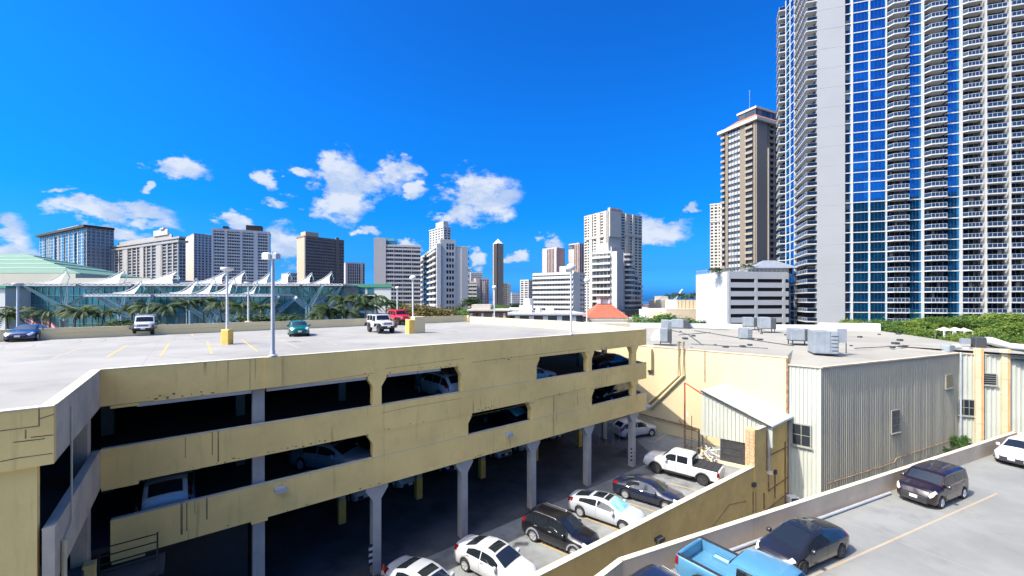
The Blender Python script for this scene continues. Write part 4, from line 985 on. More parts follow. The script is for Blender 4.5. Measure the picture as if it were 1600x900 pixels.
# vertical pipes on the cream wall
for (px, px2) in ((1061.5, 0), (1069, 1)):
    u_ = CW.at(px); zt_ = CW.hit(px, 533)[1]; zb_ = CW.hit(px, 586)[1]; u2, z2 = CW.hit(1012 + 6 * px2, 632 + 4 * px2)
    hpart(MB().tube([CW.p(u_, -.16, zt_), CW.p(u_, -.16, zb_), CW.p(u2, -.16, z2)], .13, 8), 'vent_pipe', TANP, smooth=40)
ua = CW.at(1011.5); hpart(CW.box(MB(), ua, ua + .62, -.45, -.02, CW.hit(1014, 577)[1], 8.7), 'downspout_box', TANP)
a0 = CW.hit(1000, 646); b0 = CW.hit(1093, 669.5); hpart(MB().tube([CW.p(a0[0], -.12, a0[1]), CW.p(b0[0], -.12, b0[1])], .06, 6), 'wall_pipe', RUST)
a0 = CW.hit(1101.5, 549); hpart(MB().tube([CW.p(a0[0], -.05, 9.0), CW.p(a0[0], -.05, 5.9)], .03, 5), 'conduit', RUST)
hpart(CW.box(MB(), CW.at(1073), CW.at(1076), -.03, -.005, CW.hit(1075, 652)[1], CW.hit(1075, 645)[1]), 'wall_notice', WHITER)
# roof pipes lying across the membrane
for pts in (((1044, 515), (1075, 523), (1098, 540)), ((1060, 524), (1110, 520)), ((1085, 517), (1170, 531), (1240, 541)), ((1080, 538), (1200, 545)), ((1040, 511), (1140, 516)), ((1335, 545), (1420, 541))):
    hpart(MB().tube([P(a, b, 8.75) + Vector((0, 0, .06)) for a, b in pts], .045, 5), 'roof_pipe', DARKM)
rpx = random.Random(5)
for k in range(26):
    q = P(rpx.uniform(1060, 1420), rpx.uniform(517, 545), 8.74); s_ = rpx.uniform(.12, .3)
    hpart(MB().bevbox(q.x - s_, q.x + s_, q.y - s_, q.y + s_, 8.70, 8.75 + s_ * .8, .03), 'roof_pad', DARKM)
ya = thing('yard_wall', 'tall ochre yard wall with a brick pier, rusty pipes and a capped top beside the shed', 'wall', (rw1.x, rw1.y, 0))
def ypart(mb, name, m): o = mb.build(name, m); o.parent = ya; o.matrix_parent_inverse = Matrix.Translation(-ya.location); return o
ypart(RW.box(MB(), LRW + .45, rwend[0] - .05, -.02, .30, -3.3, 3.75), 'wall', RETW); ypart(RW.box(MB(), LRW - .02, LRW + .45, -.06, .62, -3.3, 3.9), 'pier', RETW)
ypart(RW.box(MB(), LRW + .45, rwend[0] - .05, -.05, .33, 3.75, 3.83), 'coping', CAPM)
for r_ in range(11):
    for c_ in range(2):
        ypart(RW.box(MB(), LRW - .062 - .0, LRW - .022, -.04 + c_ * .33 + (.0 if r_ % 2 else .02), .27 + c_ * .33, 1.15 + r_ * .25, 1.15 + r_ * .25 + .225), 'brick', BRICKM)
for (px, y0, y1) in ((1197, 672, 735), (1200, 735, 768), (1193, 770, 795), (1210, 740, 778), (1226, 690, 790)):
    a0 = RW.hit(px, y0, -.02); b0 = RW.hit(px, y1, -.02); ypart(MB().tube([RW.p(a0[0], -.07, a0[1]), RW.p(a0[0], -.07, b0[1])], .045, 6), 'wall_pipe', RUST)
for (xa, y0, xb, y1) in ((1201, 766, 1231, 745), (1190, 803, 1231, 769), (1197, 714, 1229, 698)):
    a0 = RW.hit(xa, y0, -.02); b0 = RW.hit(xb, y1, -.02); ypart(MB().tube([RW.p(a0[0], -.06, a0[1]), RW.p(b0[0], -.06, b0[1])], .04, 6), 'wall_pipe', RUST)
a0 = RW.hit(1210, 736, -.02); ypart(RW.box(MB(), a0[0] - .14, a0[0] + .14, -.2, -.02, a0[1] - .2, a0[1] + .1), 'junction_box', DARKM)
a0 = NRW.hit(1240, 778); acu = thing('window_air_conditioner', 'small white air conditioner at the foot of the pale ribbed wall', 'air conditioner', NRW.p(a0[0], -.35, a0[1] - .3))
MB().bevbox(-.4, .4, -.3, .3, 0, .6, .04).build('casing', WHITER, acu); MB().box(-.3, .3, -.31, -.302, .08, .5).build('grille', DARKM, acu)

# ------------------------------------------------------------------ lean-to shed, fence, pipes and scrap in the corner
sA, sB = P(1096.6, 609.6, 6.02), P(1207.8, 667, 3.81); sC = CW.p(CW.at(1133), -.02, 6.02); sD = CW.p(CW.at(1240), -.02, 3.95)
shed = thing('lean_to_shed', 'lean-to shed with a pale green ribbed front and a sloping sheet roof', 'shed', (sA.x, sA.y, 0))
def spart(mb, name, m): o = mb.build(name, m); o.parent = shed; o.matrix_parent_inverse = Matrix.Translation(-shed.location); return o
nS = 6
for k in range(nS):
    t0, t1 = k / nS, (k + 1) / nS
    a, b, c, d = sA + (sB - sA) * t0, sA + (sB - sA) * t1, sC + (sD - sC) * t1, sC + (sD - sC) * t0
    up = Vector((0, 0, .05)); over_ = (a - d).normalized() * .25
    nr = 5; mb = MB()
    for i in range(nr * 2 + 1):
        f = i / (nr * 2); h = .03 if i % 2 else 0
        p_ = (a + over_) + (b - a) * f; q_ = d + (c - d) * f
        mb.v += [tuple(p_ + up + Vector((0, 0, h + .008 * (k % 2)))), tuple(q_ + up + Vector((0, 0, h + .008 * (k % 2))))]
    for i in range(nr * 2): mb.f.append((2 * i, 2 * i + 2, 2 * i + 3, 2 * i + 1))
    spart(mb, 'roof_sheet', CORRW)
ov = (sA - sC).normalized() * .25
spart(MB().pbox(sA + ov + Vector((0, 0, -.08)), sB - sA, (sC - sA).normalized() * .06, Vector((0, 0, .12))), 'eaves_board', DARKM)
spart(MB().pbox(sB + ov + Vector((0, 0, -.10)), sD - sB - ov, (sA - sB).normalized() * .06, Vector((0, 0, .12))), 'verge_board', WHITER)
cladding(sA.to_2d(), sB.to_2d(), 2.12, 6.0, 3.79, CORRW, pitch=.30, name='front_sheet', sheet=.9, outs=-1, part=spart)
SF = Frame(sA.to_2d(), (sB - sA).to_2d()); SL = (sB - sA).to_2d().length
spart(SF.box(MB(), .0, .1, .02, .12, 0, 6.0), 'post', DARKM); spart(SF.box(MB(), SL - .5, SL - .2, .02, .2, 0, 3.7), 'post', COLG); spart(SF.box(MB(), 1.45, 1.55, .02, .12, 0, 2.2), 'post', DARKM)
MESHD = mat('dark_mesh_screen', (0.035, 0.035, 0.035), 0.8, var=0.3, vscale=4)
spart(SF.box(MB(), 1.55, SL - .5, .05, .09, .25, 2.1), 'mesh_screen', MESHD)
for k in range(4): spart(SF.box(MB(), 1.55, SL - .5, .03, .05, .3 + k * .55, .33 + k * .55), 'screen_rail', DARKM)
spart(SF.box(MB(), 1.2, SL, -.12, .14, 0, .25), 'kerb', CAPM)
scr = MB(); rs = random.Random(11)
scrap = thing('scrap_heap', 'heap of white and rusty pipe offcuts piled against the left end of the shed', 'scrap heap', SF.p(.7, -.3, 0))
SCM = [WHITER, POLE, TANP, RUST, POLEW]
for k in range(34):
    p_ = Vector((rs.uniform(-.7, .8), rs.uniform(-.4, .6), rs.uniform(.05, 1.15))); d_ = Vector((rs.uniform(-1, 1), rs.uniform(-1, 1), rs.uniform(-.5, .5))).normalized() * rs.uniform(.3, .8)
    MB().tube([p_ - d_, p_ + d_], rs.uniform(.03, .07), 6).build('pipe_offcut', SCM[k % 5], scrap)
rp = P(1069.5, 704, 0); rp = P(1070, 700, 0)
rpz = ZP(598, rp.y)
red = thing('red_pipe', 'tall red standpipe with an arm reaching across to the shed', 'pipe', (rp.x, rp.y, 0))
rdn = (sA - rp); MB().tube([(0, 0, 2.6), (0, 0, rpz), (rdn.x, rdn.y, 5.7)], .07, 8).build('pipe', REDP, red, smooth=40)
MB().tube([(0, 0, 0), (0, 0, 2.6)], .09, 8).build('lower_pipe', RUST, red, smooth=40)
fen = thing('pipe_gate', 'rusty pipe gate and rails standing beside the red standpipe', 'gate', (rp.x, rp.y, 0))
def fpart(pts, r_=.04, nm='rail', m=RUST): return MB().tube([Vector(q) - Vector((rp.x, rp.y, 0)) for q in pts], r_, 6).build(nm, m, fen)
g1 = P(1092, 708, 0); g2 = P(1061, 682, 0)
fpart([rp + Vector((.1, 0, 1.9)), g1 + Vector((0, 0, 1.9))]); fpart([rp + Vector((.1, 0, .3)), g1 + Vector((0, 0, .3))]); fpart([rp + Vector((.1, 0, 1.1)), g1 + Vector((0, 0, 1.1))], .02)
fpart([g1, g1 + Vector((0, 0, 2.1))], .08, 'post', DARKM); m_ = (rp + g1) / 2; fpart([m_ + Vector((0, 0, .1)), m_ + Vector((0, 0, 3.2))], .03, 'post')
fpart([g2, g2 + Vector((0, 0, 1.7))], .11, 'post'); fpart([g2 + Vector((0, 0, 1.7)), rp + Vector((0, 0, 1.8)), g1 + Vector((.2, .4, 2.0))], .06)

# ------------------------------------------------------------------ machines on the warehouse roof
LOUV = mat('louvre_dark', (0.07, 0.075, 0.08), 0.6)
def rooftop_unit(label, px0, px1, pyb, pyt, dark_right=True, legs=0.0, cowl=False, group='air handlers on the warehouse roof', dep=None, zroof=8.75, m=STEEL):
    zb = zroof + legs
    q = P((px0 + px1) / 2, pyb, zroof); Y = q.y; x0, x1 = XY(px0, Y)[0], XY(px1, Y)[0]; w = x1 - x0; h = ZP(pyt, Y) - zb; d = dep or w * .8
    rz = R(-20); w *= .74
    t = thing('air_handler', label, 'air handler', ((x0 + x1) / 2, Y + d * .4, zroof), rz, group)
    MB().bevbox(-w / 2, w * .18, -d / 2, d / 2, legs, legs + h, .04).build('casing', m, t)
    MB().bevbox(w * .181, w / 2, -d / 2 + .03, d / 2 - .03, legs, legs + h * .97, .04).build('condenser', LOUV if dark_right else m, t)
    pn = MB()
    for k in range(3): pn.box(-w / 2 + .06 + k * w * .21, -w / 2 + w * .21 * (k + 1), -d / 2 - .02, -d / 2, legs + .08, legs + h - .08)
    pn.build('access_panels', m, t)
    lv = MB()
    for k in range(5): lv.box(w * .2, w * .48, -d / 2 - .005, -d / 2 + .03, legs + h * (.12 + .16 * k), legs + h * (.12 + .16 * k) + .05)
    lv.build('louvres', DARKM, t)
    if legs:
        for sx in (-.42, .42):
            for sy in (-.4, .4): MB().box(sx * w - .05, sx * w + .05, sy * d - .05, sy * d + .05, 0, legs).build('leg', DARKM, t)
        MB().box(-w * .5, w * .5, -d * .46, d * .46, legs - .1, legs - .002).build('stand_frame', DARKM, t)
    if cowl:
        MB().extr([(0, legs + .15), (0, legs + h * .9), (-.55, legs + h * .8), (-.95, legs + h * .3), (-.95, legs + .1)], (-w / 2 - .002, -d * .4, 0), (1, 0, 0), (0, 0, 1), (0, d * .8, 0)).build('cowl', WHITER, t)
    return t
rooftop_unit('grey unit on legs with a white cowl at the cream roof edge', 1031, 1055, 541, 513, True, .5, True)
rooftop_unit('long low grey unit before the far white parapet', 1050, 1084, 513.5, 499.5, True, .15)
t = rooftop_unit('rounded grey duct beside the long low unit', 1033, 1055, 513, 500, False, 0)
rooftop_unit('small pale square unit alone in the middle of the roof', 1157, 1180, 530, 512.5, False, .12)
rooftop_unit('dark bottomed unit, left one of the tall pair by the far parapet', 1164, 1190, 516, 496, True, .7)
rooftop_unit('dark bottomed unit, right one of the tall pair by the far parapet', 1189, 1218, 520, 496, True, .7)
rooftop_unit('blue grey unit raised on a steel stand behind the largest one', 1238, 1274, 540, 514, True, .6)
big = rooftop_unit('largest blue grey cabinet with a raised panel on its right', 1274, 1317, 553, 517, False, .05, dep=2.0)
MB().box(1.35, 2.1, .5, .6, 1.0, 2.35).build('side_panel', STEEL, big); MB().box(1.38, 1.44, .5, .58, 0, 1.0).build('panel_leg', DARKM, big); MB().box(2.02, 2.08, .5, .58, 0, 1.0).build('panel_leg', DARKM, big)
q = P(1482, 549, 8.45); vt = thing('roof_blower', 'small white blower with a curved duct at the roof edge by the drain pipe', 'blower', q, R(10), 'ducts at the right roof edge')
MB().bevbox(-.5, .35, -.4, .4, 0, .7, .06).build('casing', STEEL, vt); MB().tube([(.35, 0, .4), (1.2, 0, .5), (1.6, 0, .2), (2.4, 0, .15)], .28, 10).build('duct', WHITER, vt, smooth=50); MB().tube([(1.6, .4, .2), (4.2, .3, .25)], .05, 6).build('handrail', RUST, vt)
q = P(1532, 545, 8.5); vt = thing('roof_blower', 'black fan box feeding a fat white duct above the stone pilasters', 'blower', q, R(-25), 'ducts at the right roof edge')
MB().bevbox(-.6, .3, -.5, .5, .1, 1.3, .06).build('casing', DARKM, vt); MB().tube([(.3, 0, .9), (.8, 0, .9), (2.2, 0, .35), (4.0, 0, .2)], [.42, .42, .4, .36], 12).build('duct', WHITER, vt, smooth=50); MB().box(-1.6, -.9, -.3, .3, .5, 1.1).build('filter_box', STEEL, vt)

# ------------------------------------------------------------------ lower right parking deck
DK = 2.8; DPT = 3.8
d0 = P(967, 872, DPT); d1 = P(1584, 674, DPT)
DF = Frame(d0.to_2d(), (d1 - d0).to_2d()); DL = (d1 - d0).to_2d().length
pd = thing('parking_deck', 'pale concrete parking deck with a low parapet in the lower right', 'parking deck', (d0.x, d0.y, 0))
def dpart(mb, name, m): o = mb.build(name, m); o.parent = pd; o.matrix_parent_inverse = Matrix.Translation(-pd.location); return o
e0 = P(930, 900, DPT); ed = (e0 - d0).normalized()
e1 = d0 + ed * 9
turn = DF.p(DL, 0) + (DF.u * .25 - DF.v) .normalized() * 20
poly = [(e1.x, e1.y), (d0.x, d0.y), DF.xy(DL, 0), (turn.x, turn.y), (60, 2), (40, -4), (-2, -4)]
dpart(MB().prism(poly, DK - .35, DK), 'slab', DECK2)
def seg(p0, p1, name='parapet', nseg=1, fr_t=.2):
    p0, p1 = Vector((p0[0], p0[1], 0)), Vector((p1[0], p1[1], 0)); d = p1 - p0; n_ = Vector((d.y, -d.x, 0)).normalized()
    for k in range(nseg):
        a = p0 + d * (k / nseg); dd = d / nseg - d.normalized() * .012
        dpart(MB().pbox(a + Vector((0, 0, DK - .9)), dd, n_ * fr_t, Vector((0, 0, DPT - DK + .88))), name, PARM)
        dpart(MB().pbox(a - n_ * .015 + Vector((0, 0, DPT - .02)), dd, n_ * (fr_t + .03), Vector((0, 0, .035))), 'coping', CAPM)
PARM = mat('deck_parapet_concrete', (0.60, 0.47, 0.33), 0.9, c2=(0.50, 0.40, 0.29), vscale=0.6, streak=0.25, bump=0.004)
seg(e1, d0); seg(d0, DF.p(DL, 0), nseg=5); seg(DF.p(DL, 0), turn)
ua, ub = DF.at(1125, -.4), DF.at(1390, -.4)
dpart(MB().tube([DF.p(ua, -.42, DK + .09), DF.p(ub, -.42, DK + .09)], .07, 8), 'white_pipe', POLE)
a = P(1235, 915, DK); b = P(1558, 771, DK); ground_line(a, b, .10, DK, PAINTF, dpart)
sh = DF.p(10, -1.5, DK)
# drain slot joints in the slab
for k in (0.35, 0.8):
    a = DF.p(DL * k, -.3, DK); b = DF.p(DL * k + 1, -9, DK); ground_line(a, b, .02, DK, DCRK, dpart, 'slab_joint')
# ------------------------------------------------------------------ cars: one of each kind is built, the rest copied
CG = 'cars parked in the court'; DG = 'cars parked on the lower right deck'; RG = 'cars parked on the garage roof'; IG = 'cars parked inside the garage'
hx, hy = .795, -.606
cx5 = build_car('suv', PAINTS['black'], 'parked_car', 'black SUV with silver roof rails parked in the sunny court', 'car', arch_mat=mat('grey_arch_trim', (0.22, 0.23, 0.25), .6)); place(cx5, 2.75, 23.35, 0, hx, hy, .98); cx5['group'] = CG
sed = build_car('sedan', PAINTS['white'], 'parked_car', 'white sedan with a dark sunroof, between the black SUV and the bluish white sedan', 'car'); place(sed, -.85, 20.75, 0, hx, hy); sed['group'] = CG
fb = build_car('fastback', PAINTS['pearl'], 'parked_car', 'pearl white fastback with a black roof panel and turquoise sunshade', 'car', ws_mat=SHADE_IN, spokes=10); place(fb, 6.0, 26.0, 0, hx, hy); fb['group'] = CG
ns = build_car('sedan', PAINTS['navy'], 'parked_car', 'dark navy sedan between the fastback and the white pickup', 'car', sunroof=None, spokes=10); place(ns, 9.45, 28.4, 0, hx, hy, 1.02); ns['group'] = CG
pk = build_car('pickup', PAINTS['white'], 'parked_pickup', 'white crew cab pickup with a folding black bed cover and flared arches', 'pickup truck', cover=True); place(pk, 13.45, 32.35, 0, -.78, .626, 1.0); pk['group'] = CG
box = build_car('box', PAINTS['plum'], 'parked_car', 'dark plum boxy hatchback with pale headlamps on the lower right deck', 'car', spokes=7); place(box, 23.55, 22.95, DK, -.908, -.418, 1.0); box['group'] = DG
tes = build_car('electric', PAINTS['charcoal'], 'parked_car', 'black electric sedan with a glass roof beside the sky blue pickup', 'car'); place(tes, 12.5, 17.65, DK, -.908, -.418, .93); tes['group'] = DG
chr_ = build_car('crossover', PAINTS['white'], 'parked_car', 'white crossover at the far corner of the lower right deck', 'car'); place(chr_, 35.0, 28.0, DK, -.908, -.418, 1.0); chr_['group'] = DG
bp = build_car('pickup', PAINTS['sky'], 'parked_pickup', 'sky blue pickup with an empty open bed', 'pickup truck'); place(bp, 8.75, 14.1, DK, .60, -.80, 1.0); bp['group'] = DG
mini = build_car('hatch', PAINTS['green'], 'parked_car', 'green hatchback with a black roof on the garage roof', 'car'); place(mini, *P(466, 527, DZ).to_2d(), DZ, hx, hy); mini['group'] = RG
q = P(466, 524, DZ); place(mini, q.x, q.y, DZ, .52, -.85, 1.02)
MB()
cpe = build_car('coupe', PAINTS['blue'], 'parked_car', 'low blue coupe at the left edge of the garage roof', 'car', grille=(.5, .36, .56)); q = P(38, 532, DZ); place(cpe, q.x - .2, q.y + .5, DZ, .56, -.83); cpe['group'] = RG
jp = build_car('offroad', PAINTS['white'], 'parked_jeep', 'white off-road car seen head-on near the far parapet, right of the blue coupe', 'off-road car', roofmat=PAINTS['white']); q = P(223, 523, DZ); place(jp, q.x, q.y + .3, DZ, .60, -.80, 1.04); jp['group'] = RG
index_kids()
j2 = dup(jp, label='white off-road car with a black hard top beside the cream block', group=RG, mats={})
q = P(595, 519.5, DZ); place(j2, q.x, q.y, DZ, .62, -.785, 1.08)
for c in [o for o in bpy.data.objects if o.parent == j2 and o.name.startswith('hard_top')]:
    d = c.data.copy(); d.materials[0] = TRIM; c.data = d
j3 = dup(jp, label='red off-road car behind the white one with the black top', group=RG, mats={'paint_white': PAINTS['red']})
q = P(624, 507, DZ); place(j3, q.x, q.y, DZ, .62, -.785, 1.15)
index_kids()
s5 = dup(sed, label='bluish white sedan cut off by the bottom of the picture, nearest car in the court', group=CG, mats={'paint_white': PAINTS['pearl']}); place(s5, -3.95, 18.9, 0, hx, hy)
nv = dup(cx5, label='dark navy hatch whose roof just shows left of the sky blue pickup', group=DG, mats={'paint_black': PAINTS['navy']}); place(nv, 5.6, 13.05, DK, .60, -.80, .98)
wv = dup(cx5, label='white SUV in the shade at the far end of the court', group=CG, mats={'paint_black': PAINTS['white']}); place(wv, 12.6, 42.0, 0, .93, .36, 1.0)
# inside the garage
IN = [('white SUV backed up to the spandrel of the lower storey, left bay', cx5, 'paint_black', 'white', 262, 2.9, Z1, (G.v.x, G.v.y)),
      ('pale sedan nosing right in the second bay of the lower storey', sed, 'paint_white', 'silver', 520, 2.6, Z1, (.93, -.28)),
      ('white car dimly seen in the third bay of the upper storey', cx5, 'paint_black', 'white', 690, 3.2, Z2, (G.v.x, G.v.y)),
      ('dark car in the middle bay of the lower storey', fb, 'paint_pearl', 'charcoal', 795, 2.6, Z1, (.75, -.65)),
      ('white car whose rounded bonnet shows in the fifth bay of the upper storey', sed, 'paint_white', 'white', 826, 2.4, Z2, (G.u.x, G.u.y)),
      ('dark blue sedan at the right end of the upper storey', fb, 'paint_pearl', 'navy', 955, 3.2, Z2, (G.u.x * .9 + .1, G.u.y * .9)),
      ('dark car at the right end of the lower storey', box, 'paint_plum', 'charcoal', 958, 2.8, Z1, (-G.u.x, -G.u.y)),
      ('white van deep in the ground storey behind the second column', box, 'paint_plum', 'white', 556, 9.8, 0, (-G.v.x, -G.v.y)),
      ('white hatchback deep in the ground storey, right of the second column', cx5, 'paint_black', 'white', 622, 9.8, 0, (-G.v.x, -G.v.y)),
      ('blue grey car deep in the ground storey before the third column', sed, 'paint_white', 'blue', 690, 10.2, 0, (-G.v.x, -G.v.y)),
      ('grey green car deep in the ground storey after the third column', fb, 'paint_pearl', 'pearl', 766, 10.2, 0, (-G.v.x, -G.v.y)),
      ('white sedan deep in the ground storey before the fourth column', sed, 'paint_white', 'white', 802, 10.2, 0, (-G.v.x, -G.v.y)),
      ('white car deep in the ground storey behind the fourth column', cx5, 'paint_black', 'white', 850, 10.6, 0, (-G.v.x, -G.v.y))]
for (lab, src, pf, pt_, px, v, z, hd) in IN:
    u_ = G.at(px, v); q = G.p(u_, v)
    c = dup(src, label=lab, group=IG, mats={pf: PAINTS[pt_]}); place(c, q.x, q.y, z, hd[0], hd[1])
# ------------------------------------------------------------------ skyline
def farglass(name, c, c2, cell=(3.0, 3.0, 2.9), thr=.55, rough=.15, spec=.5): return mat(name, c, rough, spec=spec, cell=(cell, c2, thr))
GLD = farglass('dark_far_glass', (0.035, 0.04, 0.05), (0.13, 0.13, 0.13))
GLB = farglass('blue_far_glass', (0.05, 0.16, 0.27), (0.09, 0.22, 0.34), rough=.1)
GLG = farglass('grey_far_glass', (0.07, 0.075, 0.085), (0.22, 0.21, 0.19))
def wallm(name, c, streak=.08): return mat('wall_' + name, c, .85, var=.04, vscale=.05, streak=streak)
ROOFM = mat('far_flat_roof', (0.30, 0.30, 0.29), .9, var=.1, vscale=.1)

class Tower:
    """box building: C is the corner nearest the eye; right face runs along a, left face along b"""
    def __init__(s, name, label, cat, Y, xl, xc, xr, ytop, ang, glass=GLD, dl=None, dr=None, group=None, zg=-3.3):
        C = Vector((*XY(xc, Y), 0)); s.C = C; a = Vector((math.cos(R(ang)), math.sin(R(ang)), 0)); b = Vector((-a.y, a.x, 0))
        def reach(d, px):
            w = (px - 800) / FPX; den = d.x - w * d.y
            return (w * C.y - C.x) / den
        s.a, s.b = a, b
        s.LR = dr if dr else reach(a, xr); s.LL = dl if dl else reach(b, xl)
        s.z1 = ZP(ytop, Y); s.z0 = zg; s.t = thing(name, label, cat, (C.x, C.y, zg), 0, group)
        s.FR = Frame(C.to_2d(), a.to_2d(), b.to_2d())        # right face: u along a, v inward
        s.FL = Frame(C.to_2d(), b.to_2d(), a.to_2d())        # left face: u along b, v inward
        s.part(s.FR.box(MB(), .25, s.LR - .0, .25, s.LL, zg, s.z1 - .2), 'glazing', glass)
        s.Y = Y
    def part(s, mb, name, m, kind=None):
        o = mb.build(name, m, kind=kind); o.parent = s.t; o.matrix_parent_inverse = Matrix.Translation(-s.t.location); return o
    def face(s, which, m, nf, nb, sp=.4, pw=.2, dep=.35, zb=None, zt=None, u0=None, u1=None, pdep=0.05, endw=None, balc=0.0, bm=None, hname='spandrels', vname='piers', first=0.0, pier_list=None):
        """grid of storey bands and piers standing proud of the glass core"""
        fr = s.FR if which == 'R' else s.FL; L_ = s.LR if which == 'R' else s.LL
        u0 = 0 if u0 is None else u0 * L_; u1 = L_ if u1 is None else u1 * L_; zb = s.z0 if zb is None else zb; zt = s.z1 if zt is None else zt
        h = (zt - zb) / nf; mh = MB(); mv = MB()
        v1 = .30
        if sp > 0:
            for k in range(nf + 1):
                a_ = zb + k * h - (0 if k else 0); b_ = a_ + h * sp
                if k == nf: a_, b_ = zt - h * .25, zt
                fr.box(mh, u0, u1, v1 - dep, v1, a_, min(b_, zt + .01))
            s.part(mh, hname, bm or m, 'stuff')
        if pw > 0:
            bw = (u1 - u0) / nb
            for k in (range(nb + 1) if pier_list is None else pier_list):
                c_ = u0 + bw * k; w_ = pw * bw / 2 * (1 if endw is None or 0 < k < nb else endw)
                fr.box(mv, max(u0, c_ - w_), min(u1, c_ + w_), v1 - dep - pdep, v1 - .01, zb, zt + .02)
            s.part(mv, vname, m, 'stuff')
        if balc:
            mbal = MB()
            for k in range(nf):
                fr.box(mbal, u0 + .1, u1 - .1, v1 - dep - balc, v1 - dep - pdep - .01, zb + k * h, zb + k * h + 1.05)
            s.part(mbal, 'balconies', bm or m, 'stuff')
    def blank(s, which, m, u0, u1, dep=.45, zb=None, zt=None, name='blank_wall'):
        fr = s.FR if which == 'R' else s.FL; L_ = s.LR if which == 'R' else s.LL
        s.part(fr.box(MB(), u0 * L_, u1 * L_, .30 - dep, .31, s.z0 if zb is None else zb, s.z1 + .03 if zt is None else zt), name, m)
    def roof(s, m=None, over=.3, th=.6): s.part(s.FR.box(MB(), -over, s.LR + over, -over, s.LL + over, s.z1 - .2, s.z1 - .2 + th), 'roof', m or ROOFM)
    def top(s, px0, px1, ytop, m, d0=.25, d1=.75, name='penthouse', zb=None, pyb=None):
        w0, w1 = s.FR.at(px0, s.LL * d0), s.FR.at(px1, s.LL * d0); q = s.FR.p((w0 + w1) / 2, s.LL * d0)
        return s.part(s.FR.box(MB(), w0, w1, s.LL * d0, s.LL * d1, s.z1 + .2 if zb is None else zb, ZP(ytop, q.y)), name, m)

W_CONC = wallm('hotel_concrete', (0.30, 0.285, 0.26)); W_WHITE = wallm('white_tower', (0.47, 0.46, 0.435)); W_CREAM = wallm('cream_tower', (0.47, 0.43, 0.355)); W_BROWN = wallm('brown_slab', (0.164, 0.123, 0.098)); W_TAN = wallm('tan_wall', (0.410, 0.328, 0.230))
W_BEIGE = wallm('beige_hotel', (0.410, 0.373, 0.348)); W_PINK = wallm('pink_tower', (0.492, 0.369, 0.328)); W_GREY = wallm('grey_tower', (0.410, 0.402, 0.385)); W_DK = wallm('dark_bronze', (0.041, 0.033, 0.029)); W_BRT = wallm('brown_tower', (0.19, 0.158, 0.118)); W_BLUEG = wallm('blue_grey', (0.246, 0.295, 0.344))

# 1 blue glass tower, far left
T = Tower('apartment_tower', 'blue glass apartment tower with a thin dark roof slab, leftmost in the skyline', 'apartment tower', 430, 62, 135, 178, 355, 62, GLB, dl=None)
T.face('L', W_WHITE, 26, 12, .10, .12, .3, zb=0); T.face('R', W_CONC, 26, 6, .32, .35, .5, zb=0)
for k, u in enumerate((.02, .2, .42, .62, .84)): T.part(T.FL.box(MB(), u * T.LL, u * T.LL + 2.0, -.6, .3, 0, T.z1 - 4), 'balcony_stack', GLD)
for k, u in enumerate((.15, .33, .55, .78)): T.part(T.FL.box(MB(), u * T.LL, u * T.LL + 1.4, -.35, .3, 0, T.z1 - 4), 'white_fin', W_WHITE)
T.part(T.FR.box(MB(), -3, T.LR * .98, -3, T.LL + 3, T.z1 - .2, T.z1 + 2.2), 'roof_slab', W_DK); T.part(T.FR.box(MB(), 6, 22, T.LL * .3, T.LL * .75, T.z1 + 2.2, T.z1 + 7), 'penthouse', W_GREY)
# 2 ribbed concrete hotel
T = Tower('hotel_tower', 'wide concrete hotel tower with vertical ribs and an overhanging flat top', 'hotel tower', 380, 149, 280, 290, 378, 62, GLD)
T.face('L', W_CONC, 22, 18, .24, .22, .6, zb=0, pdep=.5); T.face('R', W_BLUEG, 22, 2, .4, .2, .4, zb=0)
for u in (.17, .36, .555, .74): T.blank('L', W_CONC, u, u + .045, 1.4)
T.part(T.FR.box(MB(), -1.5, T.LR + 1.5, -2, T.LL + 2, T.z1 - .2, T.z1 + 1.6), 'roof_slab', W_CONC); T.part(T.FR.box(MB(), 0, T.LR, .5, T.LL - 1, T.z1 + 1.6, T.z1 + 3.4), 'crown_glazing', GLD)
T.part(T.FR.box(MB(), -.5, T.LR, -1, T.LL * .97, T.z1 + 3.4, T.z1 + 5.2), 'upper_slab', W_CONC); T.part(T.FR.box(MB(), 2, T.LR - 2, T.LL * .1, T.LL * .72, T.z1 + 5.2, T.z1 + 9.0), 'penthouse', W_CONC)
T.part(T.FR.box(MB(), 2, T.LR - 4, T.LL * .13, T.LL * .28, T.z1 + 9, T.z1 + 14.5), 'lift_tower', W_GREY); T.part(T.FR.box(MB(), 3, T.LR - 5, T.LL * .16, T.LL * .2, T.z1 + 14.5, T.z1 + 16), 'plant_room', W_GREY)
# 3 cream tower half hidden
T = Tower('apartment_tower', 'pale tower with a blank cream end, half hidden between two wider towers', 'apartment tower', 470, 289, 303, 331, 365, 48, GLD)
T.face('R', W_WHITE, 30, 5, .45, .5, .5, zb=0); T.blank('L', W_CREAM, 0, 1); T.blank('R', W_CREAM, 0, .06); T.roof()
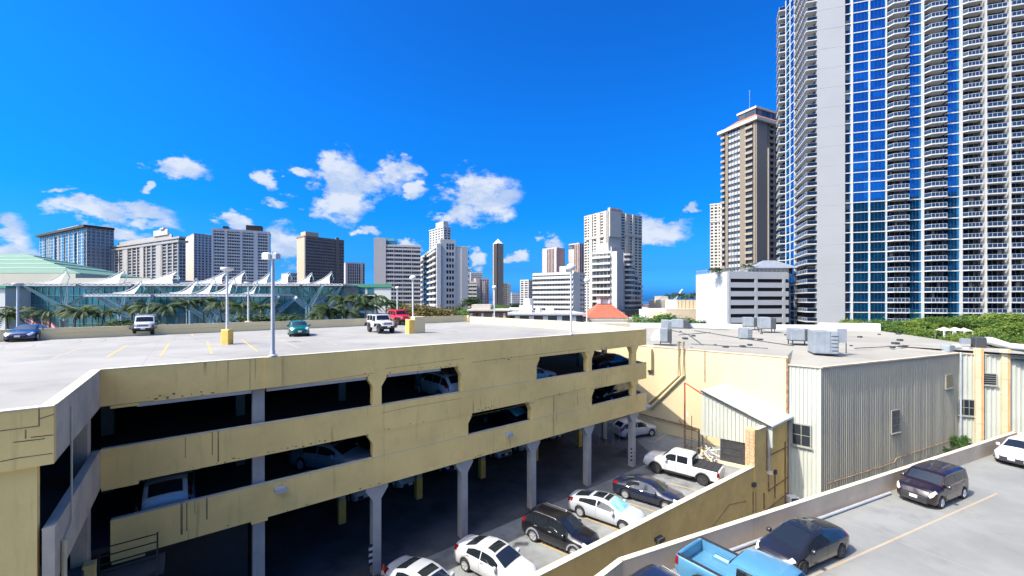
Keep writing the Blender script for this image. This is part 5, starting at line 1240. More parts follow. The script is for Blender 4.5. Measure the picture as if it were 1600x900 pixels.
# 4 white residential
T = Tower('apartment_tower', 'broad white apartment tower with dark balconies and black rooftop sheds', 'apartment tower', 390, 300, 331, 421, 359, 27, GLD, dl=20)
T.face('R', W_WHITE, 28, 24, .42, .14, .5, zb=-2)
for (u0, u1) in ((0, .03), (.22, .26), (.48, .52), (.72, .79), (.97, 1)): T.blank('R', W_WHITE, u0, u1, .8)
for (u0, u1) in ((.26, .36), (.52, .58), (.88, .96)): T.blank('R', W_DK, u0, u1, .32, name='dark_recess')
T.blank('L', W_WHITE, 0, 1); T.roof(W_WHITE, .2, 2.0); T.part(T.FR.box(MB(), T.LR * .17, T.LR * .26, 4, 14, T.z1 + 1.8, T.z1 + 5), 'roof_shed', W_DK); T.part(T.FR.box(MB(), T.LR * .57, T.LR * .86, 4, 16, T.z1 + 1.8, T.z1 + 7.5), 'roof_shed', W_DK)
# 5 brown slab
T = Tower('apartment_tower', 'dark brown slab tower with a sunlit tan end wall', 'apartment tower', 330, 464, 476, 537, 370, 50, GLD)
T.face('R', W_BROWN, 27, 16, .42, .30, .6, zb=-2, pdep=.3, bm=wallm('brown_rail', (0.246, 0.213, 0.197))); T.blank('L', W_TAN, 0, 1)
T.blank('R', W_CREAM, 0, .02, 1.0); T.blank('R', W_BROWN, .78, .86, 1.2, zt=T.z1 + 2.5); T.roof(W_BROWN, .3, 1.2); T.part(T.FR.box(MB(), T.LR * .06, T.LR * .38, 3, 12, T.z1 + 1, T.z1 + 5), 'penthouse', W_TAN)
# small things behind the sails
T = Tower('office_block', 'small white office block behind the sails, left of the brown slab', 'office block', 300, 440, 450, 464, 427, 46, GLG); T.face('R', W_GREY, 12, 4, .4, .2, zb=0); T.blank('L', W_WHITE, 0, 1); T.roof()
T = Tower('apartment_tower', 'low dark gridded tower between the brown slab and the beige hotel', 'apartment tower', 400, 537, 540, 570, 411, 28, GLD); T.face('R', W_BEIGE, 18, 9, .12, .3, .5, zb=0); T.blank('R', W_BEIGE, 0, .12, .7); T.blank('R', W_BEIGE, .8, .9, .7); T.blank('L', W_BEIGE, 0, 1); T.roof(W_BEIGE, .2, 1)
# 7 beige banded hotel
T = Tower('hotel_tower', 'beige hotel with horizontal bands and a tall blank lift shaft at its left', 'hotel tower', 250, 566, 587, 657, 383, 14, GLD, dl=17)
T.face('R', W_BEIGE, 19, 5, .42, .06, .7, zb=-2); T.face('R', W_BEIGE, 1, 20, 0, .07, .5, zb=-2, vname='thin_mullions')
T.part(T.FL.box(MB(), -.6, T.FL.at(566, 0) if False else 12, -1.0, 6, T.z0, T.z1 + 4.6), 'lift_shaft', W_BEIGE); T.part(T.FL.box(MB(), 12.2, 14, .0, 6, T.z0, T.z1 - .5), 'end_wall', W_BEIGE); T.roof(W_BEIGE, .3, .8)
T.part(T.FR.box(MB(), T.LR * .15, T.LR * .47, 3, 13, T.z1 + .6, T.z1 + 3.4), 'penthouse', GLB); T.part(T.FR.box(MB(), T.LR * .24, T.LR * .40, 5, 11, T.z1 + 3.4, T.z1 + 5.2), 'green_roof', mat('copper_green_roof', (0.18, 0.42, 0.34), .6))
# 8 tall tower behind 9
T = Tower('apartment_tower', 'grey tower rising behind the white block with arched top windows', 'apartment tower', 440, 671, 693, 704, 355, 40, GLD)
T.face('L', W_GREY, 34, 5, .5, .5, zb=0); T.face('R', W_WHITE, 34, 2, .5, .25, .8, zb=0); T.roof(W_WHITE, .5, 1); T.part(T.FR.box(MB(), 1, T.LR * .8, 2, T.LL * .6, T.z1 + .8, T.z1 + 7), 'penthouse', W_GREY)
# 9 white block with arched windows
T = Tower('apartment_block', 'white apartment block with punched windows, arched top row and balconied left side', 'apartment block', 230, 655, 682, 731, 384, 20, GLD)
nf = 14; zb9 = -3; h9 = (T.z1 - zb9) / nf
T.face('L', W_WHITE, nf, 6, .38, .05, .3, zb=zb9, balc=1.0)
T.blank('R', W_WHITE, 0, .13, 1.4, zt=T.z1 + 1.2); T.blank('R', W_GREY, .13, .30, .5, zt=T.z1 + 3.8); T.blank('R', W_GREY, .56, .60, .5, zt=T.z1 + 3.8); T.blank('R', W_GREY, .60, .78, .2); T.blank('R', W_GREY, .78, 1.0, .9, name='stair_wall')
T.part(T.FR.box(MB(), .30 * T.LR, .56 * T.LR, -.2, .2, T.z1 + .2, T.z1 + 3.83), 'crown_wall', W_GREY)
ww = T.LR * .26 / 3
for k in range(nf):
    T.part(T.FR.box(MB(), .30 * T.LR, .56 * T.LR, -.2, .2, zb9 + k * h9, zb9 + k * h9 + h9 * .45), 'spandrel', W_GREY)
    for j in range(3):
        T.part(T.FR.box(MB(), .30 * T.LR + ww * j + ww * .12, .30 * T.LR + ww * (j + 1) - ww * .12, .10, .22, zb9 + k * h9 + h9 * .45, zb9 + (k + 1) * h9), 'window', WINDK)
mv = MB()
for j in range(4): T.FR.box(mv, .30 * T.LR + ww * j - ww * .12, .30 * T.LR + ww * j + ww * .12, -.21, .2, zb9, T.z1 + .3)
T.part(mv, 'window_piers', W_GREY)
for j in range(3):
    c_ = .30 * T.LR + ww * (j + .5); pr = [(-ww * .36, 0)] + [(ww * .36 * math.cos(math.pi - q * math.pi / 8), ww * .36 * math.sin(q * math.pi / 8) + .9) for q in range(9)] + [(ww * .36, 0)]
    T.part(MB().extr(pr, T.FR.p(c_, -.24, T.z1 + .2), T.FR.u, (0, 0, 1), T.FR.v * .05), 'arched_window', WINDK)
T.roof(W_GREY, .1, .6); T.part(T.FR.box(MB(), .10 * T.LR, .60 * T.LR, .3, 6, T.z1 + .2, T.z1 + 3.8), 'penthouse', W_GREY)
for k in range(nf):
    T.part(T.FR.box(MB(), T.LR - .2, T.LR + 1.2, 1.5, 6, zb9 + k * h9, zb9 + k * h9 + 1.1), 'side_balcony', W_WHITE)
# 10 cluster
for i, (nm, lab, Y, xl, xc, xr, yt, ang, gl, wl_, nf, nb, sp, pw, st) in enumerate([
    ('apartment_block', 'striped low apartment block just right of the white block with arched windows', 420, 724, 726, 745, 441, 8, GLD, W_CREAM, 9, 3, .55, .03, None),
    ('apartment_tower', 'pink tan tower with two blank shafts left of the thin bronze tower', 450, 738, 743, 764, 436, 20, GLD, W_PINK, 13, 6, .2, .5, 'shaft'),
    ('apartment_tower', 'bluish glazed tower peeking over the pink tan tower', 620, 733, 736, 754, 426, 10, GLB, W_GREY, 18, 10, .2, .3, None),
    ('apartment_tower', 'narrow hazy tower behind the white block with arched windows', 640, 729, 730, 736, 419, 10, GLB, W_GREY, 18, 3, .3, .3, None),
    ('apartment_block', 'tan balconied block right behind the thin bronze tower', 520, 781, 785, 793, 443, 20, GLD, W_TAN, 16, 3, .5, .2, None),
    ('apartment_tower', 'pale blue round shouldered tower right of the thin bronze tower', 640, 786, 789, 798, 444, 15, GLB, W_GREY, 18, 4, .35, .25, None),
    ('apartment_block', 'distant grey block low on the skyline left of the slim condo tower', 800, 797, 800, 812, 458, 15, GLG, W_GREY, 8, 4, .5, .3, None),
    ('apartment_tower', 'slim white condo tower with a tan right edge before the slab hotel', 430, 813, 826, 835, 438, 50, GLD, W_WHITE, 15, 3, .42, .15, 'tan')]):
    T = Tower(nm, lab, 'tower', Y, xl, xc, xr, yt, ang, gl)
    T.face('R', wl_, nf, nb, sp, pw, .6, zb=-1); T.face('L', wl_, nf, max(1, nb // 2), sp, pw, .6, zb=-1); T.roof(wl_, .2, 1)
    if st == 'shaft': T.blank('R', W_PINK, 0, .3, 1.5, zt=T.z1 + 1); T.blank('R', W_CREAM, .5, .72, 1.5, zt=T.z1 - 3)
    if st == 'tan': T.blank('R', W_TAN, .55, 1.0, .7); T.blank('L', W_WHITE, .42, .55, 1.0)
# 11 thin bronze tower with a pyramid top
T = Tower('office_tower', 'very thin bronze and tan tower capped by a white pyramid', 'tower', 340, 770.5, 776.5, 786, 380, 40, W_DK)
T.blank('R', wallm('tan_granite', (0.295, 0.230, 0.164)), .12, 1, .4); T.blank('L', W_DK, 0, .8, .4); T.blank('L', W_TAN, .8, 1, .5)
nbal = MB()
for k in range(32): T.FR.box(nbal, T.LR, T.LR + 1.6, 1, T.LL - 1, 2 + k * 1.9, 2 + k * 1.9 + .9)
T.part(nbal, 'rear_balconies', W_TAN, 'stuff')
pc = T.FR.p(T.LR / 2, T.LL / 2, T.z1 + 4.2); q4 = [T.FR.p(u, v, T.z1) for u, v in ((0, 0), (T.LR, 0), (T.LR, T.LL), (0, T.LL))]
T.part(MB().add([tuple(q) for q in q4] + [tuple(pc)], [(0, 1, 4), (1, 2, 4), (2, 3, 4), (3, 0, 4)]), 'pyramid_cap', mat('white_pyramid', (.8, .8, .78), .6))
# 13 pink towers
T = Tower('office_tower', 'pink office tower with deep vertical slots behind the slab hotel', 'tower', 520, 848, 870, 882.5, 388, 48, GLD)
T.blank('L', W_PINK, 0, .16, 1.2); T.blank('L', W_PINK, .66, 1, 1.2); T.face('L', W_PINK, 1, 5, .0, .35, .8, u0=.16, u1=.66); T.blank('R', W_PINK, 0, 1, .6); T.roof(W_PINK, .1, 1.5)
T = Tower('office_tower', 'second pink office tower partly covered by the cream hotel', 'tower', 520, 889, 905, 925, 381, 44, GLD)
T.blank('L', W_PINK, .45, 1, 1.2, zt=T.z1 - 6); T.face('L', W_PINK, 1, 3, .0, .4, .8, u0=0, u1=.45); T.face('R', W_PINK, 1, 6, .0, .5, .8); T.roof(W_PINK, .1, 1.5)
# 14 white slab hotel
T = Tower('hotel_slab', 'long white slab hotel with twelve rows of dark recessed windows', 'hotel', 185, 833, 896, 913, 427, 58, GLD)
T.face('L', W_WHITE, 13, 20, .52, .0, 1.0, zb=-3.3); T.face('L', W_WHITE, 1, 26, 0, .10, .35, zb=-3.3, vname='mullions'); T.blank('R', W_WHITE, 0, .55, .5); T.face('R', W_WHITE, 13, 2, .5, .3, .5, zb=-3.3, u0=.55); T.roof(W_WHITE, .2, .9)
T.part(T.FL.box(MB(), T.LL * .25, T.LL * .40, 3, 9, T.z1 + .6, ZP(417, 195)), 'plant_room', W_WHITE)
# 15 cream hotel tower
T = Tower('hotel_tower', 'tall cream hotel tower with stepped blank bays and columns of small windows', 'hotel tower', 420, 913, 949, 1003, 330, 32, GLD)
for w_, (cuts) in (('L', ((0, .10), (.28, .42), (.62, .74))), ('R', ((0, .34), (.50, .57), (.70, .76)))):
    T.face(w_, W_CREAM, 36, 8 if w_ == 'R' else 7, .45, .25, .5, zb=-3)
    for (u0, u1) in cuts: T.blank(w_, W_CREAM, u0, u1, 1.6, zt=T.z1 + .5)
T.blank('R', W_CREAM, .02, .33, 3.0, zb=T.z1 - 26, zt=T.z1 + 3.6); T.blank('R', W_CREAM, .46, .95, 1.9, zb=T.z1 - 23, zt=T.z1 - 21.6, name='sky_band'); T.blank('L', W_CREAM, .1, .9, 1.9, zb=T.z1 - 26, zt=T.z1 - 24.5, name='sky_band')
T.roof(W_CREAM, .2, 1)
T.part(T.FR.box(MB(), .06 * T.LR, .38 * T.LR, -2.71, -2.0, T.z1 + .6, T.z1 + 2.4), 'red_sign_band', mat('faded_red_band', (0.45, 0.22, 0.17), .7))
# 16 stepped white condo
T = Tower('condominium', 'stepped white condominium with round terraces stacked to the right', 'condominium', 205, 926, 955, 966, 393, 52, GLG, dr=15)
T.face('L', W_WHITE, 13, 5, .35, .06, .4, zb=-3, balc=1.1); T.blank('R', W_WHITE, 0, 1, .5, zt=T.z1 + 2.4); T.roof(W_WHITE, .1, .6)
T.part(T.FR.box(MB(), 1, 9, 2, 9, T.z1 + .3, ZP(381, 210)), 'lift_room', W_WHITE)
T.part(T.FR.box(MB(), 0, .8, -3, .2, -3.3, T.z1), 'fin_wall', W_WHITE)
stg = [(966, 985, 393), (972, 992, 415), (978, 1000, 428), (984, 1008, 441), (980, 1010, 452)]
h_ = 2.75
for i, (xa, xb, yt) in enumerate(stg):
    ua, ub = T.FR.at(955 if i == 0 else stg[i - 1][1] - 12, -.2), T.FR.at(xb, 1.0)
    zt = ZP(yt, 215); nfl = int((zt + 3) / h_)
    mb = MB(); gl_ = MB()
    cx = T.FR.p(ub - 4, 2.5 + i * 1.2, 0)
    poly = [(cx.x + 5.2 * math.cos(q), cx.y + 5.2 * math.sin(q)) for q in [2 * math.pi * k / 14 for k in range(14)]]
    pol2 = [(cx.x + 4.1 * math.cos(q), cx.y + 4.1 * math.sin(q)) for q in [2 * math.pi * k / 14 for k in range(14)]]
    gl_.prism(pol2, -3.3, zt)
    for k in range(nfl + 1): mb.prism(poly, -3 + k * h_, -3 + k * h_ + 1.0)
    T.part(gl_, 'terrace_glazing', GLG); T.part(mb, 'round_terraces', W_WHITE, 'stuff')
    q0 = T.FR.p(ub - 9, 1 + i * 1.2, 0); T.part(MB().pbox((q0.x, q0.y, -3.3), T.FR.u * 4, T.FR.v * 8, (0, 0, zt + 3.3)), 'core_wall', W_WHITE)
T.part(T.FR.box(MB(), -2, 3, -6, 0, -3.3, ZP(488, 200)), 'podium', W_WHITE); T.part(T.FR.box(MB(), 3, 26, -4, 12, -3.3, ZP(485, 210)), 'dark_podium', wallm('podium_brown', (0.107, 0.090, 0.074)))
# 18 cream tower behind the brown tower
T = Tower('apartment_tower', 'slim cream tower with small dark windows behind the brown tower', 'apartment tower', 330, 1109.5, 1128, 1136, 318, 60, GLD)
T.face('L', W_CREAM, 36, 3, .45, .35, .5, zb=0); T.blank('L', W_CREAM, .0, .16, .9); T.face('R', W_CREAM, 36, 2, .45, .3, zb=0); T.roof(W_CREAM, .2, .8)
T.blank('L', W_CREAM, 0, 1, 1.0, zb=T.z1 - 14.5, zt=T.z1 - 13.5, name='sky_band')
# 17 brown tower with a hipped red roof
T = Tower('apartment_tower', 'tall brown tower with bright window columns and a low terracotta hipped roof', 'apartment tower', 200, 1128, 1181, 1235, 188, 25, GLD)
zb_ = -3; nf = 34
T.face('L', W_BRT, nf, 3, .0, .0, .4, zb=zb_)
hf = (T.z1 - zb_) / nf
for (u0, u1) in ((0, .06), (.27, .44), (.80, .88)): T.blank('L', W_BRT, u0, u1, .6)
for (u0, u1, m_) in ((.06, .27, wallm('tan_balcony', (0.28, 0.245, 0.20))), (.88, 1.0, wallm('tan_balcony', (0.28, 0.245, 0.20)))):
    mb = MB()
    for k in range(nf): T.FL.box(mb, u0 * T.LL, u1 * T.LL, -1.1, .2, zb_ + k * hf, zb_ + k * hf + 1.15)
    T.part(mb, 'balconies', m_, 'stuff')
mb = MB(); mg = MB()
for k in range(nf):
    for j in range(4):
        w_ = (.80 - .44) * T.LL / 4; a_ = .44 * T.LL + w_ * j
        T.FL.box(mb, a_ + w_ * .1, a_ + w_ * .9, .0, .28, zb_ + k * hf + .1, zb_ + k * hf + hf * .55); T.FL.box(mg, a_, a_ + w_ * .1, -.05, .28, zb_ + k * hf, zb_ + (k + 1) * hf)
T.part(mb, 'white_window_panels', wallm('window_panel', (0.33, 0.36, 0.39)), 'stuff'); T.part(mg, 'mullions', W_BRT, 'stuff')
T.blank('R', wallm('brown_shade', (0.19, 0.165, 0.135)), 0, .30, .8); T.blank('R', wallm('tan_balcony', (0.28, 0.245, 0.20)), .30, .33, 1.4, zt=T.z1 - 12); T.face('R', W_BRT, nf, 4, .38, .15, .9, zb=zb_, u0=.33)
T.part(T.FR.box(MB(), -1.6, T.LR + 1.6, -1.6, T.LL + 1.6, T.z1 - .1, T.z1 + 1.4), 'cornice', W_CREAM)
zz = T.z1 + 1.4; b4 = [T.FR.p(u, v, zz) for u, v in ((-.6, -.6), (T.LR + .6, -.6), (T.LR + .6, T.LL + .6), (-.6, T.LL + .6))]; t4 = [T.FR.p(u, v, zz + 4.2) for u, v in ((5, 3.5), (T.LR - 5, 3.5), (T.LR - 5, T.LL - 5), (5, T.LL - 5))]
T.part(MB().add([tuple(q) for q in b4 + t4], [(0, 1, 5, 4), (1, 2, 6, 5), (2, 3, 7, 6), (3, 0, 4, 7), (4, 5, 6, 7)]), 'hipped_roof', mat('terracotta_roof', (0.36, 0.13, 0.08), .8, var=.1, vscale=.5))
T.part(T.FR.box(MB(), 4.5, T.LR - 4, 3, T.LL - 6, zz + 3.6, zz + 6.8), 'roof_house', GLD); T.part(T.FR.box(MB(), 4, T.LR - 3.5, 2.5, T.LL - 5.5, zz + 6.8, zz + 7.8), 'roof_house_cap', W_CREAM)
mpx = T.FR.p(4, 6, 0); T.part(MB().tube([(mpx.x, mpx.y, zz + 7), (mpx.x, mpx.y, zz + 17)], .05, 5), 'antenna', W_WHITE)

# 19 white multi-storey car park
T = Tower('parking_structure', 'white multi-storey car park with six rows of black slots', 'parking structure', 125, 1103, 1137, 1232, 425, 9, mat('shade_black_core', (.006, .006, .007), .95), dl=16)  # core coloured near black to paint the shade inside the open levels
W_PK = mat('white_car_park_paint', (0.40, 0.405, 0.40), .8, var=.03, vscale=.2, streak=.06)
nf = 6; zb_ = ZP(514, 125); hh = (T.z1 - 1.2 - zb_) / nf
T.blank('L', W_PK, 0, 1, .4)
for k in range(4): T.part(T.FL.box(MB(), 0, T.LL, -.115, -.09, zb_ + (k + 1) * 3, zb_ + (k + 1) * 3 + .06), 'panel_joint', W_GREY)
for k in range(nf + 1):
    a_ = zb_ + k * hh - hh * .30; b_ = a_ + hh * .58 if k < nf else T.z1
    T.part(T.FR.box(MB(), 0.31, T.LR, -.10, .3, a_, b_), 'spandrel', W_PK)
T.part(T.FR.box(MB(), .31, T.LR, -.10, .3, T.z0, zb_ - hh * .30), 'base_wall', W_PK)
for u in (.0, .44, .90): T.part(T.FR.box(MB(), max(.31, u * T.LR), u * T.LR + .9, -.13, .3, T.z0, T.z1), 'column', W_PK)
rg = MB(); q = MB()
for k in range(46): T.FR.box(rg, .3 + k * T.LR / 46, .36 + k * T.LR / 46, -.05, .0, T.z1, T.z1 + 1.3)
for k in range(30): T.FL.box(rg, .3 + k * T.LL / 30, .36 + k * T.LL / 30, -.05, .0, T.z1, T.z1 + 1.3)
T.FR.box(rg, 0, T.LR, -.06, .02, T.z1 + 1.3, T.z1 + 1.38); T.FL.box(rg, 0, T.LL, -.06, .02, T.z1 + 1.3, T.z1 + 1.38)
T.part(rg, 'roof_railing', POLE, 'stuff'); T.roof(W_PK, -.2, .4)
PKT = T
pv = thing('roof_pavilion', 'grey hipped pavilion on the roof of the white car park', 'pavilion', (*XY(1202, 136), T.z1)); wv_ = 5.6
MB().box(-wv_, wv_, -3, 3, 0, 1.9).build('walls', W_DK, pv)
MB().add([(-wv_ - 1.5, -4.5, 1.8), (wv_ + 1.5, -4.5, 1.8), (wv_ + 1.5, 4.5, 1.8), (-wv_ - 1.5, 4.5, 1.8), (-2, 0, 4.6), (2, 0, 4.6)], [(0, 1, 5, 4), (1, 2, 5), (2, 3, 4, 5), (3, 0, 4), (3, 2, 1, 0)]).build('hipped_roof', mat('slate_roof', (0.17, 0.19, 0.23), .7, var=.1, vscale=1), pv)

# ------------------------------------------------------------------ the big white and blue tower on the right
TW = thing('apartment_tower', 'huge white and blue glass apartment tower filling the right side', 'apartment tower', (96.7, 119, -3.3))
def tpart(mb, name, m, kind=None): o = mb.build(name, m, kind=kind); o.parent = TW; o.matrix_parent_inverse = Matrix.Translation(-TW.location); return o
TF = Frame((96.7, 119.0), (.952, -.305))        # u along the front, v>0 inward
PITCH = 2.885; ZF0 = 13.35; K0, K1 = -5, 36
ZT = ZF0 + PITCH * K1
TGL = mat('tower_blue_glass', (0.014, 0.19, 0.42), 0.05, spec=.6, metal=0.90, cell=((2.2, 2.2, PITCH), (0.02, 0.27, 0.56), .45))
TGD = mat('tower_recess_glass', (0.006, 0.012, 0.028), 0.12, spec=.3, cell=((2.6, 2.6, PITCH), (0.05, 0.06, 0.07), .6))
TRG = mat('balcony_rail_glass', (0.014, 0.036, 0.085), 0.08, spec=.5)
TWH = mat('tower_white_concrete', (0.46, 0.46, 0.445), .7, var=.03, vscale=.2, streak=.05)
TPN = mat('tower_white_panel', (0.315, 0.32, 0.318), .6, var=.03, vscale=.1)
u = TF.at
uc = u(1277.0); ue = u(1640)
DEP = 27.0
tpart(TF.box(MB(), uc + .3, ue, 1.7, DEP, -3.3, ZT), 'core', TGD)
# blank white wall, in tall panels
for k in range(0, 21):
    z0 = ZF0 - 12 + k * PITCH * 2; z1 = min(z0 + PITCH * 2 - .12, ZT + 1.0)
    if z0 > ZT: break
    tpart(TF.box(MB(), uc, u(1320.5), 0, 1.69, max(z0, -3.3), z1), 'wall_panel', TPN)
tpart(TF.box(MB(), uc + .03, u(1320.5) - .03, .03, 1.68, -3.3, ZT + .9), 'wall_backing', W_GREY)
def pane(u0, u1, v, z0, z1, me_cache={}):
    return tpart(TF.box(MB(), u0, u1, v, v + .08, z0, z1), 'window', TGL)
bays = [(1321.0, 1329.2, .5), (1333.2, 1357.2, .30), (1360.0, 1383.2, .30), (1421.2, 1440.6, .9), (1480.5, 1500.6, .9)]
for k in range(K0, K1):
    z0 = ZF0 + PITCH * k
    for (pa, pb, v) in bays:
        n_ = 1 if pb - pa < 10 else 2
        ua, ub = u(pa, v), u(pb, v)
        mb = MB()
        for j in range(n_): TF.box(mb, ua + (ub - ua) * j / n_ + .03, ua + (ub - ua) * (j + 1) / n_ - .03, v, v + .08, z0 + .22, z0 + PITCH - .18)
        tpart(mb, 'window', TGL)
    tpart(TF.box(MB(), u(1320.6), u(1384.5), .12, .8, z0 - .14, z0 + .14), 'floor_band', TWH)
    for (pa, pb) in ((1420, 1441.2), (1479.5, 1501.2)): tpart(TF.box(MB(), u(pa, .7), u(pb, .7), .7, 1.7, z0 - .14, z0 + .14), 'floor_band', TWH)
mb = MB()
for k in range(K0, K1):
    z0 = ZF0 + PITCH * k
    for (pa, pb, v) in bays:
        ua, ub = u(pa, v), u(pb, v); n_ = 1 if pb - pa < 10 else 4
        for j in range(1, n_): TF.box(mb, ua + (ub - ua) * j / n_ - .035, ua + (ub - ua) * j / n_ + .035, v - .04, v, z0 + .2, z0 + PITCH - .2)
        TF.box(mb, ua, ub, v - .03, v, z0 + .85, z0 + .91)
tpart(mb, 'mullions', mat('dark_mullion', (.02, .05, .12), .4), 'stuff')
for (pa, pb, v0) in ((1329.8, 1332.9, -.02), (1357.6, 1359.7, -.02), (1384.3, 1386.0, -.05), (1442.2, 1444.0, -.05), (1502.4, 1504.1, -.05), (1538.9, 1540.6, -.40), (1576.8, 1578.3, -.40), (1614, 1615.5, -.40)):
    tpart(TF.box(MB(), u(pa), u(pb), v0, 2.6, -3.3, ZT + .5), 'fin_wall', TWH)
# balconies: slab with a slanted left end, posts and top rail as one part, glass rail panels as its sub-part
def balcony_meshes(ua, ub, proj, slant, npan):
    w = ub - ua
    mb = MB(); prof = [(0, 1.6), (0, .0), (slant, -proj), (w, -proj), (w, 1.6)]
    mb.extr(prof, (0, 0, -.15), TF.u, TF.v, (0, 0, .33))
    a, b = slant + .05, w - .05
    for j in range(npan + 1):
        x_ = a + (b - a) * j / npan; q = TF.u * (x_ - .04) + TF.v * (-proj + .06); mb.pbox(q + Vector((0, 0, .18)), TF.u * .06, TF.v * .06, (0, 0, 1.02))
    q = TF.u * a + TF.v * (-proj + .05); mb.pbox(q + Vector((0, 0, 1.17)), TF.u * (b - a), TF.v * .09, (0, 0, .07))
    q0 = TF.u * .05 + TF.v * 0.02; q1 = TF.u * a + TF.v * (-proj + .05); mb.pbox(q0 + Vector((0, 0, 1.17)), q1 - q0, TF.v * .09, (0, 0, .07))
    gb = MB()
    for j in range(npan):
        x0, x1 = a + (b - a) * j / npan + .05, a + (b - a) * (j + 1) / npan - .05
        gb.pbox(TF.u * x0 + TF.v * (-proj + .08) + Vector((0, 0, .25)), TF.u * (x1 - x0), TF.v * .03, (0, 0, .90))
    if slant > .1: gb.pbox(q0 + Vector((0, 0, .25)), (q1 - q0) * .92, TF.v * .03, (0, 0, .90))
    me1 = bpy.data.meshes.new('balcony'); me1.from_pydata(mb.v, [], mb.f); me1.materials.append(TWH); me2 = bpy.data.meshes.new('rail_glass'); me2.from_pydata(gb.v, [], gb.f); me2.materials.append(TRG)
    return me1, me2
def add_balcony(m1, m2, pos):
    b = bpy.data.objects.new('balcony', m1); col.objects.link(b); b.parent = TW; b.location = Vector(pos) - TW.location
    g = bpy.data.objects.new('rail_glass', m2); col.objects.link(g); g.parent = b
for (pa, pb, proj, sl, npan) in ((1386.2, 1421.3, 1.3, .9, 4), (1444.3, 1480.5, 1.3, .9, 4), (1504.3, 1536.6, .5, .9, 4), (1541, 1574.8, .5, .02, 4), (1578.6, 1612, .5, .02, 4)):
    ua = u(pa); ub = u(pb, -proj) - .0
    m1, m2 = balcony_meshes(ua, ub, proj, sl, npan)
    for k in range(K0, K1): add_balcony(m1, m2, TF.p(ua, 0, ZF0 + PITCH * k))
mb = MB(); cur_ = MB(); rc = random.Random(4)
for (pa, pb) in ((1386.2, 1420), (1444.3, 1479.5), (1504.3, 1536.6), (1541, 1574.8), (1578.6, 1612)):
    for k in range(K0, K1):
        z0 = ZF0 + PITCH * k
        for j in range(5): x_ = u(pa) + (u(pb) - u(pa)) * j / 4; TF.box(mb, x_ - .05, x_ + .05, 1.55, 1.69, z0 + .18, z0 + PITCH - .2)
        if rc.random() < .45:
            x_ = u(pa) + (u(pb) - u(pa)) * rc.choice((.25, .5, .75)); TF.box(cur_, x_, x_ + rc.uniform(.4, 1.0), 1.6, 1.695, z0 + .3, z0 + PITCH - .3)
tpart(mb, 'door_frames', mat('grey_door_frame', (.12, .14, .17), .5), 'stuff'); tpart(cur_, 'curtains', mat('pale_curtain', (.24, .25, .26), .9), 'stuff')
# left side of the tower
SFd = Vector((.205, .979)); SFr = Frame(TF.xy(uc, 0), SFd, (TF.u.x, TF.u.y))   # u runs away from the eye, v>0 inward
def su(px): w = (px - 800) / FPX; return (w * SFr.o.y - SFr.o.x) / (SFr.u.x - w * SFr.u.y)
S1_, S2_, S3_ = su(1241.5), su(1228), su(1213.5)
tpart(SFr.box(MB(), .3, S3_, .6, 8, -3.3, ZT), 'side_core', TGD)
for k in range(K0, K1):
    z0 = ZF0 + PITCH * k
    tpart(SFr.box(MB(), S1_ - .6, S2_, -.05, .8, z0 - .16, z0 + .16), 'floor_band', TWH)
    mb = MB()
    for j in range(2):
        a_ = S1_ + (S2_ - S1_) * j / 2; SFr.box(mb, a_ + .1, a_ + (S2_ - S1_) / 2 - .1, .0, .1, z0 + .18, z0 + PITCH - .18)
    tpart(mb, 'window', TGL)
for s_ in (S1_, (S1_ + S2_) / 2, S2_): tpart(SFr.box(MB(), s_ - .18, s_ + .18, -.12, .8, -3.3, ZT), 'fin_wall', TWH)
def side_balc(s0, s1, proj):
    mb = MB(); prof = [(s0, .25), (s0, -proj * .97), (s0 + .35, -proj), (s1 - .05, -.18), (s1 - .05, .25)]
    mb.extr(prof, (0, 0, -.14), SFr.u, SFr.v, (0, 0, .30))
    gb = MB(); line = [(q[0], q[1] + .08) for q in prof[0:4]]
    for (p0, p1) in zip(line, line[1:]):
        a, b = SFr.u * p0[0] + SFr.v * p0[1], SFr.u * p1[0] + SFr.v * p1[1]; n_ = max(1, int((b - a).length / 1.6))
        mb.pbox(a + Vector((0, 0, 1.15)), b - a, SFr.v * .08, (0, 0, .07))
        for j in range(n_):
            c_, d_ = a + (b - a) * (j / n_), a + (b - a) * ((j + 1) / n_); mb.pbox(c_ + Vector((0, 0, .18)), SFr.u * .08, SFr.v * .07, (0, 0, .99)); gb.pbox(c_ + (d_ - c_) * .06 + Vector((0, 0, .24)), (d_ - c_) * .88, SFr.v * .03, (0, 0, .88))
    m1 = bpy.data.meshes.new('balcony'); m1.from_pydata(mb.v, [], mb.f); m1.materials.append(TWH); m2 = bpy.data.meshes.new('rail_glass'); m2.from_pydata(gb.v, [], gb.f); m2.materials.append(TRG)
    return m1, m2
for (s0, s1, pr) in ((.25, S1_, 2.7), (S2_ + .2, S3_, 2.0)):
    m1, m2 = side_balc(s0, s1, pr)
    for k in range(K0, K1): add_balcony(m1, m2, SFr.p(0, 0, ZF0 + PITCH * k))
tpart(TF.box(MB(), uc - .2, ue, -.3, DEP, ZT, ZT + 1.2), 'roof', TWH)

# a dark tower across the street behind the eye: it is what the lower storeys of the big tower mirror
OWN = thing('apartment_tower', 'plain dark apartment tower behind the viewpoint', 'apartment tower', (130, -40, -3.3))
def opart(mb, name, m, kind=None): o = mb.build(name, m, kind=kind); o.parent = OWN; o.matrix_parent_inverse = Matrix.Translation(-OWN.location); return o
opart(MB().box(80, 230, -60, -20, -3.3, 68), 'core', GLD)
mb = MB()
for k in range(25): mb.box(79.5, 230.5, -60.5, -19.2, -1 + k * 2.8, .1 + k * 2.8)
opart(mb, 'balconies', wallm('own_tower', (.055, .052, .048)), 'stuff')
